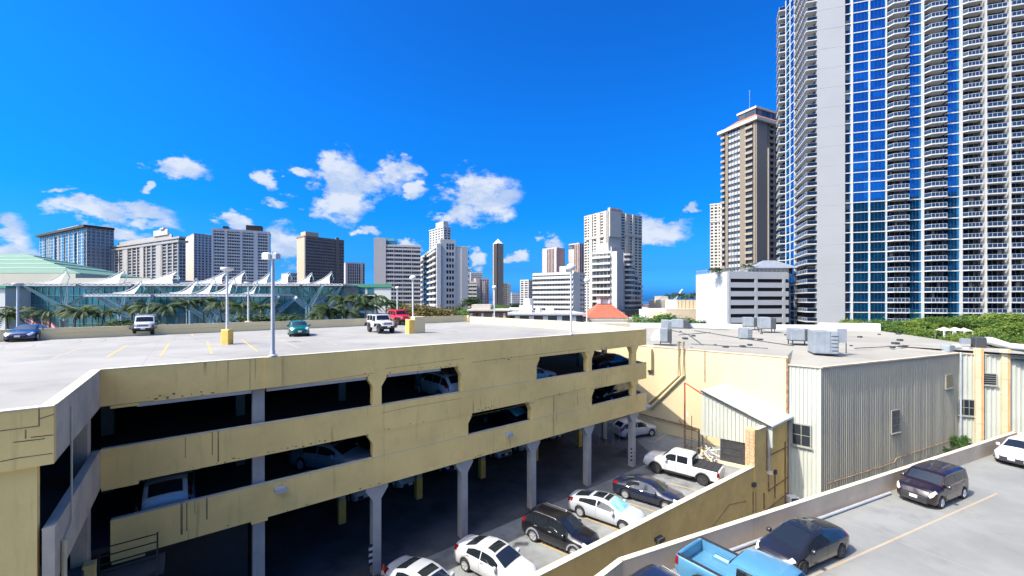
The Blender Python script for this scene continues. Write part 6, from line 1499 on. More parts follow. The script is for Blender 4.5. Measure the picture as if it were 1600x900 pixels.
# ------------------------------------------------------------------ glass convention hall with sails and a green roof (left)
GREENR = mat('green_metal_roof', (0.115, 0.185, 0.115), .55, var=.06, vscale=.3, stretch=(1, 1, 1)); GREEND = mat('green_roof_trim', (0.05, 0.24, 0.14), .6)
HALLW = mat('hall_cream_wall', (0.50, 0.45, 0.35), .85, var=.05, vscale=.1); HALLP = mat('hall_pale_wall', (0.52, 0.53, 0.48), .85, var=.04, vscale=.1)
TEAL = mat('teal_curtain_glass', (0.035, 0.115, 0.125), .10, spec=.9, metal=.2, c2=(0.06, 0.19, 0.20), vscale=.10, cell=((2.0, 50.0, 3.0), (0.02, 0.075, 0.085), .5))
SAIL = mat('white_sail_fabric', (0.37, 0.38, 0.385), .7, var=.04, vscale=.8); TRUSS = mat('pale_teal_steel', (0.40, 0.58, 0.57), .5, var=.06, vscale=.5)
hall = thing('convention_hall', 'wide teal glass convention hall with a stepped green hipped roof', 'convention hall', (*XY(250, 118), -3.3))
def cpt(mb, name, m, kind=None): o = mb.build(name, m, kind=kind); o.parent = hall; o.matrix_parent_inverse = Matrix.Translation(-hall.location); return o
YH = 118.0
xa, xb = XY(-60, YH)[0], XY(541, YH)[0]
zt = ZP(446, YH)
cpt(MB().prism([(xa, YH), (xb, YH), (xb * 1.12, YH * 1.12), (xb * 1.12 - 10, YH + 40), (xa, YH + 40)], -3.3, zt), 'glass_hall', TEAL)
mm = MB(); n_ = 62
for k in range(n_ + 1): x_ = xa + (xb - xa) * k / n_; mm.box(x_ - .045, x_ + .045, YH - .12, YH, -3.3, zt)
for k in range(8): mm.box(xa, xb, YH - .1, YH - .001, -1 + k * 2.7, -.85 + k * 2.7)
cpt(mm, 'curtain_mullions', mat('dark_teal_mullion', (.10, .20, .20), .5), 'stuff')
zw = ZP(430, 135); x0, x1 = XY(-70, 135)[0], XY(215, 150)[0]
cpt(MB().box(XY(-80, 135)[0], XY(118, 135)[0], 135, 190, zt - 3, ZP(427.5, 135)), 'upper_wall', HALLW)
cpt(MB().box(XY(98, 122)[0], XY(235, 122)[0], 122, 134, zt - .5, ZP(434.5, 122)), 'cream_parapet', HALLW)
# stepped green roof: a hip with three risers on its lit slope
ap = Vector((*XY(41, 185), 0)); ap.z = ZP(396, 185); apl = Vector((*XY(-120, 190), ap.z))
eR = Vector((*XY(125, 138), 0)); eR.z = ZP(426.5, 138); eL = Vector((*XY(-160, 138), eR.z)); far = Vector((*XY(225, 205), 0)); far.z = ZP(434.5, 205)
mb = MB(); ns = 5
for k in range(ns):
    t0, t1 = k / ns, (k + 1) / ns; up = Vector((0, 0, .9 * (1 if k < ns else 0)))
    l0, l1 = apl + (eL - apl) * t0, apl + (eL - apl) * t1; r0, r1 = ap + (eR - ap) * t0, ap + (eR - ap) * t1
    st = Vector((0, 0, .0)); dr = Vector((0, 0, -.75))
    cpt(MB().add([tuple(l0), tuple(r0), tuple(r1 - dr * .0), tuple(l1), tuple(l1 + dr), tuple(r1 + dr)], [(3, 2, 1, 0), (4, 5, 2, 3)]), 'roof_slope', GREENR)
    # right slope strips
    f0, f1 = ap + (far - ap) * 1.0, ap + (far - ap) * 1.0
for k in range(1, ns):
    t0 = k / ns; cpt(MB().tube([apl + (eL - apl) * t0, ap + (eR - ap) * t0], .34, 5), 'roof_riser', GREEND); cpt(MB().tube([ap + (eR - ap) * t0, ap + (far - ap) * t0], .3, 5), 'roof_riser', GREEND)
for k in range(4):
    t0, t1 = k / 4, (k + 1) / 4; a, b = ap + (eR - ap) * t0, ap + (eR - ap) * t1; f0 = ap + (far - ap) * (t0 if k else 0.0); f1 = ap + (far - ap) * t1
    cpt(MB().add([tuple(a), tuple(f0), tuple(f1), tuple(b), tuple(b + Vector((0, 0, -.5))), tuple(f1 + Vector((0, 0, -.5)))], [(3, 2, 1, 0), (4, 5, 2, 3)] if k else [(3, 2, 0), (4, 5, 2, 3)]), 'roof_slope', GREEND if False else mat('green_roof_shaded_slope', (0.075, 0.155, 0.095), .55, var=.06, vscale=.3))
cpt(MB().prism([(eL.x, eL.y + 2), (eR.x - 1, eR.y + 2), (far.x, far.y - 2), (far.x - 20, 240), (eL.x, 240)], zt - 4, eR.z - 1.0), 'roof_void', HALLW)
# pale end block with a green top
ux, ub = XY(537, 122), XY(611, 122)
qx0, qx1 = XY(537, 116.5)[0], XY(611, 116.5)[0]
cpt(MB().prism([(qx0, 116.5), (qx1, 116.5), (qx1 * 1.2, 116.5 * 1.2), (qx0 * 1.2, 116.5 * 1.2)], -3.3, ZP(449, 117)), 'end_block', HALLP)
cpt(MB().prism([(XY(520, 116.2)[0], 116.2), (qx1 + .3, 116.2), (qx1 * 1.2, 116.5 * 1.2 + .5), (qx0 * 1.2 - 3, 116.5 * 1.2 + .5)], ZP(449, 117), ZP(444, 117)), 'green_roof_edge', GREEND)
for k in range(2):
    x_ = XY(565 + k * 14, 116.5)[0]
    for j in range(4):
        cpt(MB().box(x_ - .9, x_ + .9, 116.42, 116.5, ZP(459, 116.5) - j * 2.4, ZP(459, 116.5) - j * 2.4 + 1.7), 'window', TEAL)
cpt(MB().box(XY(-30, 112)[0], XY(8, 112)[0], 112, 118, -3.3, ZP(450, 112)), 'left_block', HALLP); cpt(MB().box(XY(-30, 111.5)[0], XY(9, 111.5)[0], 111.5, 118, ZP(450, 112), ZP(446, 112)), 'green_roof_edge', GREEND)

def canopy(px_tip, py_tip, px_l, px_r, py_roof, Y, label, group, arms=True, base_px=None):
    """square roof leaf on a four-armed column, with a fabric sail standing on it"""
    zr = ZP(py_roof, Y); xl, xr = XY(px_l, Y)[0], XY(px_r, Y)[0]; xt = XY(px_tip, Y)[0]; ztip = ZP(py_tip, Y); cx = (xl + xr) / 2; w = xr - xl; dpt = min(11, w)
    t = thing('sail_canopy', label, 'sail canopy', (cx, Y, -3.3), 0, group); ox, oz = cx, -3.3
    L = lambda x, y, z: (x - ox, y, z - oz)
    rf = MB(); nr = 14
    for k in range(nr): rf.box(-w / 2 + w * k / nr, -w / 2 + w * (k + .55) / nr, 0, dpt, zr - oz - .05, zr - oz + .25)
    rf.box(-w / 2, w / 2, .2, dpt - .2, zr - oz - .18, zr - oz - .051)
    for yy in (0, dpt - .3): rf.box(-w / 2, w / 2, yy, yy + .3, zr - oz - .3, zr - oz + .1)
    rf.build('canopy_roof', mat('canopy_sheet', (.46, .47, .48), .5, var=.05), t)
    # sail: a warped sheet whose top edge sweeps up in a hollow curve to the tip, its windward edge falling almost straight to the roof
    n = 14; m_ = 6; sb = MB()
    foot0 = xl + w * .26; h = ztip - zr; xb_ = xt + w * .03
    for i in range(n + 1):
        f = i / n; xt_i = foot0 + (xt - foot0) * f; xb_i = foot0 + (xb_ - foot0) * min(1, f * 1.02); ht = h * (f ** 2.3) + .1
        for j in range(m_ + 1):
            g = j / m_
            sb.v.append(L(xt_i + (xb_i - xt_i) * g - .05 * w * math.sin(math.pi * g) * f ** 3, dpt * (.30 - .24 * g) + .7 * math.sin(math.pi * g) * f, zr + .3 + ht * (1 - g)))
    for i in range(n):
        for j in range(m_):
            a = i * (m_ + 1) + j; sb.f.append((a, a + 1, a + m_ + 2, a + m_ + 1))
    sb.build('sail', SAIL, t, smooth=40)
    MB().tube([L(xt, dpt * .25, ztip + .2), L(xt + w * .015, dpt * .3, zr + h * .55), L(xt - w * .03, dpt * .3, zr)], .11, 6).build('mast', TRUSS, t)
    MB().tube([L(foot0, dpt * .25, zr + .5)] + [L(foot0 + (xt - foot0) * k / 8, dpt * .25, zr + .3 + h * ((k / 8) ** 2.3) + .15) for k in range(1, 9)], .09, 5).build('edge_cable', SAIL, t)
    if arms:
        bx = XY(base_px, Y)[0] - ox if base_px else 0; zc = zr - oz - 5.6
        for s_ in (-.35, .35): MB().box(bx + s_ - .22, bx + s_ + .22, dpt * .45, dpt * .55, 0, zc).build('column', TRUSS, t)
        for sx in (-1, 1):
            for sy in (.12, .88):
                a = Vector((bx + sx * .35, dpt * .5, zc - .3)); b = Vector((bx + sx * 5.6, dpt * sy, zr - oz - .3)); d_ = b - a
                sd_ = d_.cross(Vector((0, 1, 0))).normalized()
                mb = MB()
                for q in (-1, 1): mb.tube([a + sd_ * .55 * q, b + sd_ * .12 * q], .17, 5)
                for q in range(9): f0 = q / 9; f1 = (q + 1) / 9; w0 = .55 - .43 * f0; w1 = .55 - .43 * f1; mb.tube([a + d_ * f0 + sd_ * w0 * (1 if q % 2 else -1), a + d_ * f1 + sd_ * w1 * (-1 if q % 2 else 1)], .07, 4)
                pn_ = sd_.cross(d_).normalized() * .05
                mb.add([tuple(q) for q in (a + sd_ * .5 + pn_, b + sd_ * .1 + pn_, b - sd_ * .1 + pn_, a - sd_ * .5 + pn_)], [(0, 1, 2, 3)])
                mb.build('branch_truss', TRUSS, t)
    return t
UP = [(85, 421.5, 5, 118), (177, 422.5, 68, 205), (262, 424, 118, 288), (340, 425.8, 235, 362), (371, 424, 288, 398), (411.5, 426.5, 352, 430), (443.6, 425.8, 385, 468), (479, 427.6, 420, 500), (511, 425.8, 445, 536)]
ordn = ['first', 'second', 'third', 'fourth', 'fifth', 'sixth', 'seventh', 'eighth', 'ninth']
UB = [63, 157, 270, None, None, None, 465, None, 496]
for i, (xt_, yt_, xl_, xr_) in enumerate(UP):
    canopy(xt_, yt_, xl_, xr_, 444.5, 103 + (i % 3) * 1.3, '%s sail canopy from the left in the upper row over the glass hall' % ordn[i], 'sail canopies of the upper row', UB[i] is not None, UB[i])
LO = [(202, 441, 130, 235), (291.5, 437, 222, 322), (320, 435.6, 255, 350), (352, 435.6, 285, 385), (391, 442, 350, 424)]
LB = [183, 0, 303, 336, 388]
for i, (xt_, yt_, xl_, xr_) in enumerate(LO):
    canopy(xt_, yt_, xl_, xr_, 461, 84 + (i % 3) * 1.2, '%s sail canopy from the left in the lower row nearest the garage' % ordn[i], 'sail canopies of the lower row', LB[i] != 0, LB[i] or None)

# ------------------------------------------------------------------ flags on the hall forecourt
FLAGR = mat('flag_cloth_striped', (0.45, 0.05, 0.07), .8)
def flag(px, pyt, pyb, Y, cw, label, stripes=True):
    x_ = XY(px, Y)[0]; zt_ = ZP(pyt, Y); t = thing('flag_pole', label, 'flag', (x_, Y, -3.3), 0, 'flags before the glass hall')
    MB().tube([(0, 0, 0), (0, 0, zt_ + 3.3)], .07, 6).build('pole', POLEW, t)
    n = 7
    def cloth(k0, k1, m, nm):
        mb = MB(); nx = 8
        for i in range(nx + 1):
            f = i / nx
            for kk in (k0, k1): mb.v.append((f * cw * .85, .25 * math.sin(f * 7), zt_ + 3.3 - .1 - kk * .32 - f * cw * .45))
        for i in range(nx): mb.f.append((2 * i, 2 * i + 2, 2 * i + 3, 2 * i + 1))
        mb.build(nm, m, t)
    for k in range(n): cloth(k, k + 1, (FLAGR if k % 2 == 0 else SAIL) if stripes else SAIL, 'stripe')
flag(40, 492, 512, 72, 3.2, 'red and white striped flag behind the blue coupe'); flag(66, 496, 512, 70, 4.6, 'second striped flag, streaming wide, right of the blue coupe'); flag(94.5, 499, 512, 70, 4.0, 'plain white flag right of the two striped flags', False)

# ------------------------------------------------------------------ low buildings between the garage and the far towers
def low(name, label, cat, px0, px1, py, Y, m, d=10, zb=-3.3, roofm=None, eave=0.0):
    x0, x1 = XY(px0, Y)[0], XY(px1, Y)[0]; zt_ = ZP(py, Y); t = thing(name, label, cat, (x0, Y, zb))
    MB().box(0, x1 - x0, 0, d, 0, zt_ - zb - .4).build('walls', m, t); MB().box(-eave, x1 - x0 + eave, -eave, d + eave, zt_ - zb - .399, zt_ - zb).build('roof', roofm or WHITER, t); return t, x1 - x0, zt_ - zb
t, w, h = low('shop_building', 'low brown shop building with cream eaves beyond the right parapet', 'shop building', 733, 793, 483.5, 100, wallm('brown_shop', (0.197, 0.107, 0.074)), 12, roofm=W_CREAM, eave=.5)
for k in range(7): MB().box(w * k / 7 + .3, w * (k + 1) / 7 - .5, -.1, -.001, h - 2.8, h - .9).build('shop_window', GLD if k % 2 else W_CREAM, t)
MB().box(.5, w * .55, 1, 10, h, h + 1.2).build('upper_roof', W_CREAM, t)
t, w, h = low('mall_block', 'white flat roofed mall block beside a white tank', 'mall block', 797, 832, 482, 105, WHITER, 14, eave=.2); MB().box(w * .02, w * .2, -.3, -.002, 0, h - 3).build('white_pier', WHITER, t)
MB().lathe([(.001, 2.6), (1.3, 2.5), (1.3, 0)][::-1], (w * .85, 4, h), seg=14).build('tank', WHITER, t)
t, w, h = low('mall_block', 'grey mall wing with a dark clerestory under a thin flat roof', 'mall block', 800, 910, 489.5, 92, mat('dark_clerestory', (.06, .065, .075), .5), 26, roofm=W_GREY, eave=1.0)
for k in range(5): MB().box(w * (k + .2) / 5, w * (k + .55) / 5, -.12, -.002, h - 2.2, h - .6).build('clerestory_frame', POLEW, t)
MB().box(-1, w, -2.5, -.002, 0, h - 2.6).build('lower_wall', W_GREY, t)
MB().box(w * .12, w * .3, 5, 12, h, h + 1.7).build('roof_plant', WHITER, t); MB().box(w * .52, w * .62, 4, 8, h, h + 1.2).build('roof_plant', WHITER, t); MB().lathe([(.001, 1.2), (.7, 1.1), (.8, 0)][::-1], (w * .4, 5, h), seg=10).build('roof_vent', POLEW, t)
Yr = 95.0; cx = XY(950.5, Yr)[0]; zr0 = ZP(497, Yr); rp_ = thing('red_roofed_pavilion', 'pavilion with a terracotta hipped roof and a small white cupola', 'pavilion', (cx, Yr, -3.3)); zz = zr0 + 3.3
wv_ = XY(984, Yr)[0] - cx; dz_ = ZP(476.5, Yr) - zr0; tp = (XY(965, Yr)[0] - XY(935, Yr)[0]) / 2
TERR = mat('terracotta_tiles', (0.34, 0.10, 0.055), .85, var=.12, vscale=1.5, bump=.02, bscale=4)
b4 = [(-wv_, 0, zz), (wv_, 0, zz), (wv_, 2 * wv_, zz), (-wv_, 2 * wv_, zz)]; t4 = [(-tp * .7, wv_ - tp * .7, zz + dz_), (tp * .7, wv_ - tp * .7, zz + dz_), (tp * .7, wv_ + tp * .7, zz + dz_), (-tp * .7, wv_ + tp * .7, zz + dz_)]
for i in range(4):
    j = (i + 1) % 4; nst = 7
    for k in range(nst):
        f0, f1 = k / nst, (k + 1) / nst; B0, B1_, T0_, T1_ = Vector(b4[i]), Vector(b4[j]), Vector(t4[i]), Vector(t4[j])
        a, b, c, d = B0 + (T0_ - B0) * f0, B1_ + (T1_ - B1_) * f0, B1_ + (T1_ - B1_) * f1, B0 + (T0_ - B0) * f1; up = Vector((0, 0, .10))
        MB().add([tuple(q) for q in (a + up, b + up, c, d, a, b)], [(0, 1, 2, 3), (4, 5, 1, 0)]).build('tile_course', TERR, rp_)
MB().box(-tp * .7, tp * .7, wv_ - tp * .7, wv_ + tp * .7, zz + dz_ - .2, zz + dz_ + .3).build('ridge_cap', TERR, rp_)
for sx in (-1, 1):
    for sy in (-1, 1): MB().box(sx * tp * .5 - .2, sx * tp * .5 + .2, wv_ + sy * tp * .5 - .2, wv_ + sy * tp * .5 + .2, zz + dz_ + .3, zz + dz_ + 1.6).build('cupola_post', WHITER, rp_)
MB().box(-tp * .4, tp * .4, wv_ - tp * .4, wv_ + tp * .4, zz + dz_ + .3, zz + dz_ + 1.4).build('cupola_walls', WHITER, rp_); MB().box(-tp * .65, tp * .65, wv_ - tp * .65, wv_ + tp * .65, zz + dz_ + 1.6, zz + dz_ + 1.8).build('cupola_roof', TERR, rp_)
MB().box(-wv_ - 6, wv_ + 4, -2, 2 * wv_, zz - 1.0, zz - .15).build('eaves_slab', W_CREAM, rp_); MB().box(-wv_ - 3, wv_ + 2, 0, 2 * wv_ - 1, 0, zz - 1.0).build('walls', wallm('shade_brown', (0.164, 0.115, 0.082)), rp_)
for k in range(12): MB().box(-wv_ - 5.5 + k * 2.1, -wv_ - 5.2 + k * 2.1, -1.8, -1.5, 0, zz - 1.0).build('eaves_post', WHITER, rp_)
t, w, h = low('ramp_wall', 'pale ramp wall with a shaded olive side just beyond the garage corner', 'ramp wall', 916, 985, 505, 66, YEL2, 3, roofm=CAPM)
t, w, h = low('warehouse_store', 'long beige store with a panelled upper wall before the palms', 'store building', 1041, 1110, 483, 150, mat('beige_store', (.62, .50, .33), .85, var=.06, vscale=.2), 20, roofm=W_CREAM)
for k in range(2): MB().box(w * (.02 + .13 * k), w * (.08 + .13 * k), -.08, -.002, h - 4.2, h - 2.2).build('window', GLD, t)
MB().box(w * .40, w * 1.2, 6, 18, h, h + 3.4).build('upper_storey', mat('beige_upper', (.58, .47, .30), .85), t)
for k in range(9): MB().box(w * .40 + w * .8 * k / 9, w * .40 + w * .8 * (k + .12) / 9, 5.85, 5.999, h + .2, h + 3.4).build('upper_pilaster', W_TAN, t)
t, w, h = low('white_building', 'small white building with a dark shop front at the waterfront', 'white building', 1015, 1040, 484, 170, WHITER, 14); MB().box(w * .15, w * .9, -.1, -.002, h - 4, h - 2.6).build('window', GLD, t)
t, w, h = low('orange_roofed_house', 'distant house with an orange tiled roof by the sea', 'house', 1016, 1035, 476.5, 260, WHITER, 16, roofm=TERR, eave=1)
t, w, h = low('cream_building', 'cream stepped building in front of the crane', 'cream building', 1032, 1056, 468, 230, W_CREAM, 20); MB().box(w * .1, w * .6, 2, 12, h, h + 2).build('upper_storey', W_CREAM, t)
ck = thing('harbour_crane', 'white crane with its boom raised beyond the beige store', 'crane', (*XY(1050, 240), -3.3))
MB().box(-1.2, 1.2, -1.2, 1.2, 0, 14).build('tower', WHITER, ck); bb = MB(); A_ = Vector((0, 0, 15)); B_ = Vector((XY(1066, 240)[0] - XY(1050, 240)[0], 0, ZP(452, 240) + 3.3))
for q in (-.5, .5): bb.tube([A_ + Vector((0, q, 0)), B_ + Vector((0, q, 0))], .22, 5)
bb.tube([A_ + Vector((0, 0, 1.6)), B_], .2, 5); bb.build('boom', WHITER, ck); MB().tube([B_, B_ + Vector((0, 0, -9))], .08, 4).build('hoist_cable', DARKM, ck)
# small white tents under the monkeypod trees
for i, (px, py, Y, lab) in enumerate(((1475, 516, 92, 'left white tent among the monkeypod trees'), (1492, 516, 92, 'middle white tent among the monkeypod trees'), (1506, 517, 94, 'right white tent among the monkeypod trees'))):
    x_ = XY(px, Y)[0]; zt_ = ZP(py, Y) + 3.3; t = thing('tent', lab, 'tent', (x_, Y, -3.3), 0, 'tents under the trees')
    MB().add([(-1.1, -1.1, zt_), (1.1, -1.1, zt_), (1.1, 1.1, zt_), (-1.1, 1.1, zt_), (0, 0, zt_ + .7)], [(0, 1, 4), (1, 2, 4), (2, 3, 4), (3, 0, 4), (3, 2, 1, 0)]).build('tent_roof', WHITER, t)
    for sx in (-1.0, 1.0):
        for sy in (-1.0, 1.0): MB().box(sx - .14, sx + .14, sy - .1, sy + .1, 0, zt_).build('pole', POLEW, t)
# ------------------------------------------------------------------ trees, palms and shrubs
BARK = mat('bark', (0.13, 0.095, 0.065), .95, var=.25, vscale=3, bump=.02)
PALMT = mat('palm_trunk', (0.23, 0.19, 0.15), .95, var=.2, vscale=4, bump=.015)
LEAF_MP = leafmat('monkeypod_leaves', (0.075, 0.135, 0.022), (0.16, 0.22, 0.035)); LEAF_DK = leafmat('dark_leaves', (0.022, 0.05, 0.016), (0.05, 0.085, 0.025)); LEAF_BR = leafmat('olive_brown_leaves', (0.09, 0.085, 0.025), (0.15, 0.12, 0.035))
LEAF_GR = leafmat('bright_leaves', (0.045, 0.115, 0.02), (0.10, 0.19, 0.035)); PALML = leafmat('palm_fronds', (0.018, 0.042, 0.012), (0.05, 0.08, 0.022))
def crown_mesh(name, lobes, nleaf, size, m, seed, flat=.5):
    """leaf-sized blades gathered in clumps through the crown; lobes = (x,y,z,rx,ry,rz)"""
    rd = random.Random(seed); v = []; f = []
    vol = [l[3] * l[4] * l[5] for l in lobes]; tot = sum(vol)
    for l, vv in zip(lobes, vol):
        nc = max(5, int(nleaf / 26 * vv / tot))
        for _ in range(nc):
            th = rd.uniform(0, 2 * math.pi); cz = rd.uniform(-.5, 1); rr_ = rd.uniform(.55, 1.0) ; sr = math.sqrt(max(0, 1 - cz * cz))
            c = Vector((l[0] + l[3] * rr_ * sr * math.cos(th), l[1] + l[4] * rr_ * sr * math.sin(th), l[2] + l[5] * rr_ * cz)); cr_ = rd.uniform(.8, 1.6) * size * 3.2
            for _k in range(26):
                d = Vector((rd.gauss(0, 1), rd.gauss(0, 1), rd.gauss(0, .55))); d = d.normalized() * cr_ * rd.uniform(.25, 1)
                p_ = c + d; n = (Vector((rd.gauss(0, .6), rd.gauss(0, .6), 1)) + d.normalized() * .6).normalized(); a = n.cross(Vector((rd.gauss(0, 1), rd.gauss(0, 1), .1))).normalized(); b = n.cross(a)
                s1, s2 = size * rd.uniform(.6, 1.2), size * rd.uniform(.35, .7); i0 = len(v)
                v += [tuple(p_ - a * s1), tuple(p_ - b * s2 + n * .05 * size), tuple(p_ + a * s1), tuple(p_ + b * s2 + n * .05 * size)]; f.append((i0, i0 + 1, i0 + 2, i0 + 3))
    me = bpy.data.meshes.new(name); me.from_pydata(v, [], f); me.materials.append(m); return me
def trunk_mesh(h, r, limbs, seed, spread):
    rd = random.Random(seed); mb = MB(); fork = h * .45
    mb.tube([(0, 0, 0), (r * .3, 0, fork * .5), (0, r * .2, fork)], [r * 1.3, r, r * .8], 8)
    for k in range(limbs):
        a = 2 * math.pi * k / limbs + rd.uniform(-.3, .3); d = Vector((math.cos(a), math.sin(a), 0)) * spread * rd.uniform(.5, .9)
        mb.tube([(0, 0, fork * .9), tuple(d * .4 + Vector((0, 0, fork + (h - fork) * .45))), tuple(d + Vector((0, 0, h * rd.uniform(.85, .98))))], [r * .55, r * .35, r * .1], 6)
    return mb
TREES = {}
def tree_kind(key, lobes, nleaf, size, m, seed, h, r, spread, limbs=6):
    cm = crown_mesh('crown', lobes, nleaf, size, m, seed); tb = trunk_mesh(h, r, limbs, seed, spread); tm = bpy.data.meshes.new('trunk'); tm.from_pydata(tb.v, [], tb.f); tm.materials.append(BARK); TREES[key] = (cm, tm)
def lobes_flat(n, Rr, z, hz, seed):
    rd = random.Random(seed); out = []
    for k in range(n):
        a = rd.uniform(0, 2 * math.pi); q = Rr * math.sqrt(rd.uniform(0, 1)); out.append((q * math.cos(a), q * math.sin(a), z + (1 - (q / Rr) ** 2) * hz * .9 + rd.uniform(-.5, .5), Rr * rd.uniform(.22, .36), Rr * rd.uniform(.22, .36), hz * rd.uniform(.20, .32)))
    return out
tree_kind('pod1', lobes_flat(20, 7.5, 7.2, 3.0, 1), 15000, .17, LEAF_MP, 1, 9, .38, 6); tree_kind('pod2', lobes_flat(22, 8.5, 7.0, 2.8, 2), 17000, .17, leafmat('monkeypod_leaves_deep', (0.045, 0.10, 0.018), (0.11, 0.175, 0.03)), 2, 9, .40, 7)
tree_kind('round', lobes_flat(12, 3.2, 4.5, 3.6, 3), 7000, .15, LEAF_DK, 3, 7.5, .22, 2.4); tree_kind('brown', lobes_flat(14, 4.0, 4.5, 3.4, 4), 8000, .16, LEAF_BR, 4, 8, .25, 3); tree_kind('bright', lobes_flat(14, 4.0, 4.8, 3.0, 5), 8000, .15, LEAF_GR, 5, 8, .25, 3)
def tree(key, px, Y, ztop, label, group, name='tree', wscale=1.0, rot=0.0, href=10.0, zg=-3.3):
    cm, tm = TREES[key]; zmx = max(v.co.z for v in cm.vertices) if key not in ZMX else ZMX[key]; ZMX[key] = zmx
    t = thing(name, label, 'tree', (*XY(px, Y), zg), rot, group); s = (ztop - zg) / zmx; t.scale = (s * wscale, s * wscale, s)
    for nm, me in (('trunk', tm), ('crown', cm)): o = bpy.data.objects.new(nm, me); col.objects.link(o); o.parent = t
    return t
ZMX = {}
MG = 'monkeypod trees behind the warehouse'
for i, (k, px, Y, py, ws, lab) in enumerate((
    ('pod1', 1325, 104, 497, .95, 'monkeypod tree behind the raised white parapet, at the foot of the blank white wall'), ('pod2', 1385, 99, 495, 1.0, 'monkeypod tree under the first balcony stack of the big tower'), ('pod1', 1440, 94, 499, .9, 'monkeypod tree left of the white tents'),
    ('pod2', 1502, 101, 487, 1.1, 'tallest monkeypod tree, behind the white tents'), ('pod1', 1560, 96, 486, 1.1, 'monkeypod tree with the broad crown above the stone pilasters'), ('pod2', 1622, 92, 487, 1.1, 'monkeypod tree cut by the right picture edge, upper one'),
    ('pod1', 1545, 78, 511, .75, 'low monkeypod tree right of the white tents'), ('pod2', 1598, 74, 514, .8, 'low monkeypod tree cut by the right picture edge, lower one'), ('pod2', 1470, 108, 493, 1.1, 'monkeypod tree at the back between the tall one and the tower'))):
    tree(k, px, Y, ZP(py, Y), lab, MG, 'monkeypod_tree', ws, i * 1.3)
tree('bright', 1024, 92, ZP(487, 92), 'round bright green tree behind the roof units, left half of the pair', 'trees behind the white far parapet', wscale=1.1); tree('bright', 1050, 94, ZP(489, 94), 'round bright green tree behind the roof units, right half of the pair', 'trees behind the white far parapet', wscale=1.15, rot=2); tree('round', 1083, 98, ZP(494, 98), 'dark shrubby tree at the foot of the white car park', 'trees behind the white far parapet', wscale=1.0, rot=1)
TB = 'trees beyond the garage roof'
tree('brown', 662, 82, ZP(471, 82), 'olive brown tree behind the cream block', TB, wscale=1.2); tree('brown', 640, 88, ZP(474, 88), 'olive brown tree behind the red off-road car', TB, wscale=1.0, rot=2.2); tree('round', 625, 92, ZP(466, 92), 'dark green tree right of the pale end block of the hall', TB, wscale=1.0, rot=.7)
tree('round', 700, 100, ZP(482, 100), 'dark tree low at the foot of the block with arched windows', TB, wscale=1.0, rot=.5)
for i, (px, Y, py, k, ws, lab) in enumerate(((741, 230, 462, 'round', 1.5, 'large dark dome tree beside the striped block'), (760, 200, 474, 'round', 1.6, 'dark tree under the thin bronze tower, left side'), (783, 190, 475, 'bright', 1.5, 'green tree under the thin bronze tower, right side'), (803, 240, 472, 'round', 1.6, 'dark tree below the distant grey block'), (822, 230, 473, 'round', 1.5, 'dark tree at the foot of the slim condo tower'), (726, 170, 481, 'bright', 1.3, 'green tree left of the brown shop building'))):
    tree(k, px, Y, ZP(py, Y), lab, 'trees among the far towers', wscale=ws, rot=i)
tree('round', 920, 150, ZP(484, 150), 'dark tree between the slab hotel and the cream hotel', 'trees among the far towers', wscale=1.0)
# clipped shrubs on the hall forecourt
HB = 'dark bushes along the far parapet'
for i, (px, Y, py, ws, lab) in enumerate(((187, 64, 497, 1.9, 'dark bush behind the head-on white off-road car'), (214, 66, 494, 1.5, 'dark bush right behind the head-on white off-road car'), (258, 64, 498, 1.8, 'dark bush left of the yellow footing pole'), (404, 66, 484, 1.6, 'tall dark bush right of the grey footing pole'), (432, 66, 486, 1.5, 'dark bush behind the grey square pole'), (130, 63, 503, 1.6, 'low dark bush right of the white flag'))):
    tree('round', px, Y, ZP(py, Y), lab, HB, 'bush', ws, i * .9)
# the bush in the gap by the ribbed wall
for i, (px, py, Y, ws, lab) in enumerate(((1503, 678, 40.8, .55, 'leafy bush at the right end of the ribbed wall'), (1478, 696, 39.5, .5, 'small dark bush left of the leafy one at the ribbed wall'), (1548, 683, 39, .4, 'tuft of weeds between the stone pilasters'))):
    tree('bright' if i == 0 else 'round', px, Y, ZP(py, Y), lab, 'bushes in the gap below the deck parapet', 'bush', ws, i)

def frond(mb, a, L_, droop, rd):
    d = Vector((math.cos(a), math.sin(a), 0)); sd_ = Vector((-d.y, d.x, 0)); up0 = rd.uniform(.25, .95); n = 9; pts = []
    for i in range(n + 1):
        f = i / n; pts.append(d * L_ * (f - .12 * f * f) + Vector((0, 0, L_ * (up0 * f - droop * f * f))))
    for i in range(n):
        mb.tube([pts[i], pts[i + 1]], .025 * (1 - i / n) + .008, 3, cap=False)
    for i in range(1, n + 1):
        for j in range(2):
            p_ = pts[i - 1] + (pts[i] - pts[i - 1]) * (j / 2); t_ = (pts[i] - pts[i - 1]).normalized(); ll = L_ * .24 * math.sin(math.pi * min(1, (i + j / 2) / (n + 1.5)) * .9 + .15)
            for s_ in (-1, 1):
                q = p_ + (sd_ * s_ * .8 + t_ * .55 + Vector((0, 0, -.45))).normalized() * ll; w = t_ * .10
                i0 = len(mb.v); mb.v += [tuple(p_ - w), tuple(p_ + w), tuple(q)]; mb.f.append((i0, i0 + 1, i0 + 2))
PALMS = []
for sd0 in range(3):
    rd = random.Random(40 + sd0); fm = MB()
    for k in range(20): frond(fm, 2 * math.pi * k / 20 * 1.0 + rd.uniform(-.25, .25), rd.uniform(2.3, 3.1), rd.uniform(.55, 1.15), rd)
    me = bpy.data.meshes.new('fronds'); me.from_pydata(fm.v, [], fm.f); me.materials.append(PALML)
    PALMS.append(me)
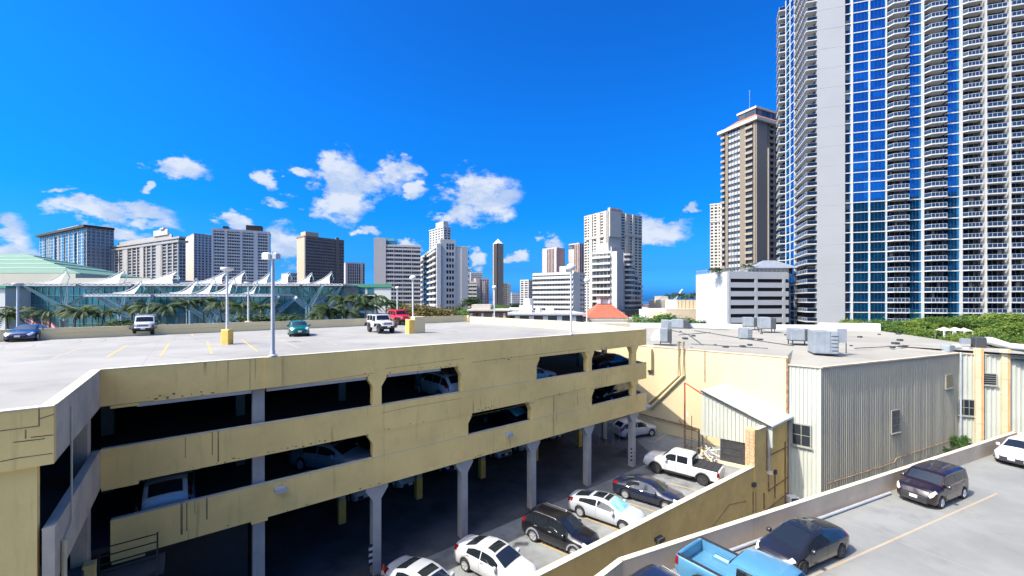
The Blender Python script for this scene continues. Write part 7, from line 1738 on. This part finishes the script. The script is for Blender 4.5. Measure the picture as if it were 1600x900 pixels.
def palm(px, py, Y, label, group, sc=1.0, lean=0.0, k=0, zg=-3.3):
    x_, _ = XY(px, Y); zc = ZP(py, Y); h = zc - zg - .1 * sc; t = thing('palm_tree', label, 'palm tree', (x_ - lean * .8, Y, zg), 0, group)
    mb = MB(); n = 7; pts = [(lean * (i / n) ** 1.6, 0, h * i / n) for i in range(n + 1)]; mb.tube(pts, [.2 - .09 * i / n for i in range(n + 1)], 7); mb.build('trunk', PALMT, t, smooth=60)
    o = bpy.data.objects.new('crown', PALMS[k % 3]); col.objects.link(o); o.parent = t; o.location = (lean, 0, h); o.rotation_euler = (0, 0, k * 1.1); o.scale = (sc,) * 3
PG = 'palms before the convention hall'
PL = [(12, 493, 60, 'palm at the left picture edge', 1.15), (27, 486, 66, 'palm behind the pole above the blue coupe', 1.0), (78, 487, 68, 'palm above the wide striped flag', 1.2), (117, 484, 68, 'palm left of the pair before the teal glass', 1.1), (131, 488, 66, 'palm right of the pair before the teal glass', 1.15), (232, 478, 72, 'dark palm behind the head-on white off-road car', 1.25), (262, 480, 72, 'dark palm below the third upper sail', 1.2),
      (293, 473, 76, 'dark palm beside the twin columns', 1.1), (345, 474, 76, 'dark palm behind the yellow footing pole', 1.2), (376, 478, 74, 'dark palm left of the grey footing pole', 1.25),
      (160, 489, 70, 'dark palm between the teal pair and the head-on white off-road car', 1.0), (206, 482, 74, 'slim dark palm under the first lower sail', 1.0), (318, 470, 78, 'dark palm between the twin columns', 1.1), (410, 480, 72, 'dark palm right of the grey footing pole', 1.15), (497, 489, 70, 'low palm beside the last teal column', 1.2), (514, 484, 70, 'short palm left of the end block palms', 1.35), (535, 468, 80, 'tallest palm at the left edge of the pale end block', 1.2), (541, 487, 72, 'short palm in front of the tallest one', 1.2), (559, 466, 80, 'second tall palm before the pale end block', 1.25), (571, 477, 76, 'bushy palm in the middle of the pale end block', 1.35), (589, 464, 82, 'leaning tall palm near the right side of the pale end block', 1.15), (603, 474, 80, 'slim leaning palm at the right corner of the pale end block', 1.0)]
for i, (px, py, Y, lab, sc) in enumerate(PL): palm(px, py, Y, lab, PG, sc * 1.0, (-.6, .5, 1.1, .3)[i % 4], i)
for i, (px, py, Y, lab) in enumerate(((1047, 462, 235, 'left one of the far palms by the crane'), (1062, 461, 225, 'palm on the right of the crane boom'), (1073, 463, 220, 'third far palm over the beige store'), (1086, 461, 215, 'fourth far palm over the beige store'), (1098, 458, 215, 'tall far palm touching the white car park'))):
    palm(px, py, Y, lab, 'far palms over the beige store', 1.7, 1.0, i)
for i, (px, py, Y, lab, sc) in enumerate(((1115, 421, 128, 'spiky roof plant at the left corner of the white car park', .8), (1124, 421, 129, 'second spiky roof plant from the left corner', .75), (1134, 420, 130, 'third spiky roof plant from the left corner', .8), (1145, 421, 131, 'fourth spiky roof plant from the left corner', .7), (1169, 416, 133, 'tall roof plant left of the pavilion', 1.0))):
    palm(px, py, Y, lab, 'plants on the white car park roof', sc, .2, i, PKT.z1)
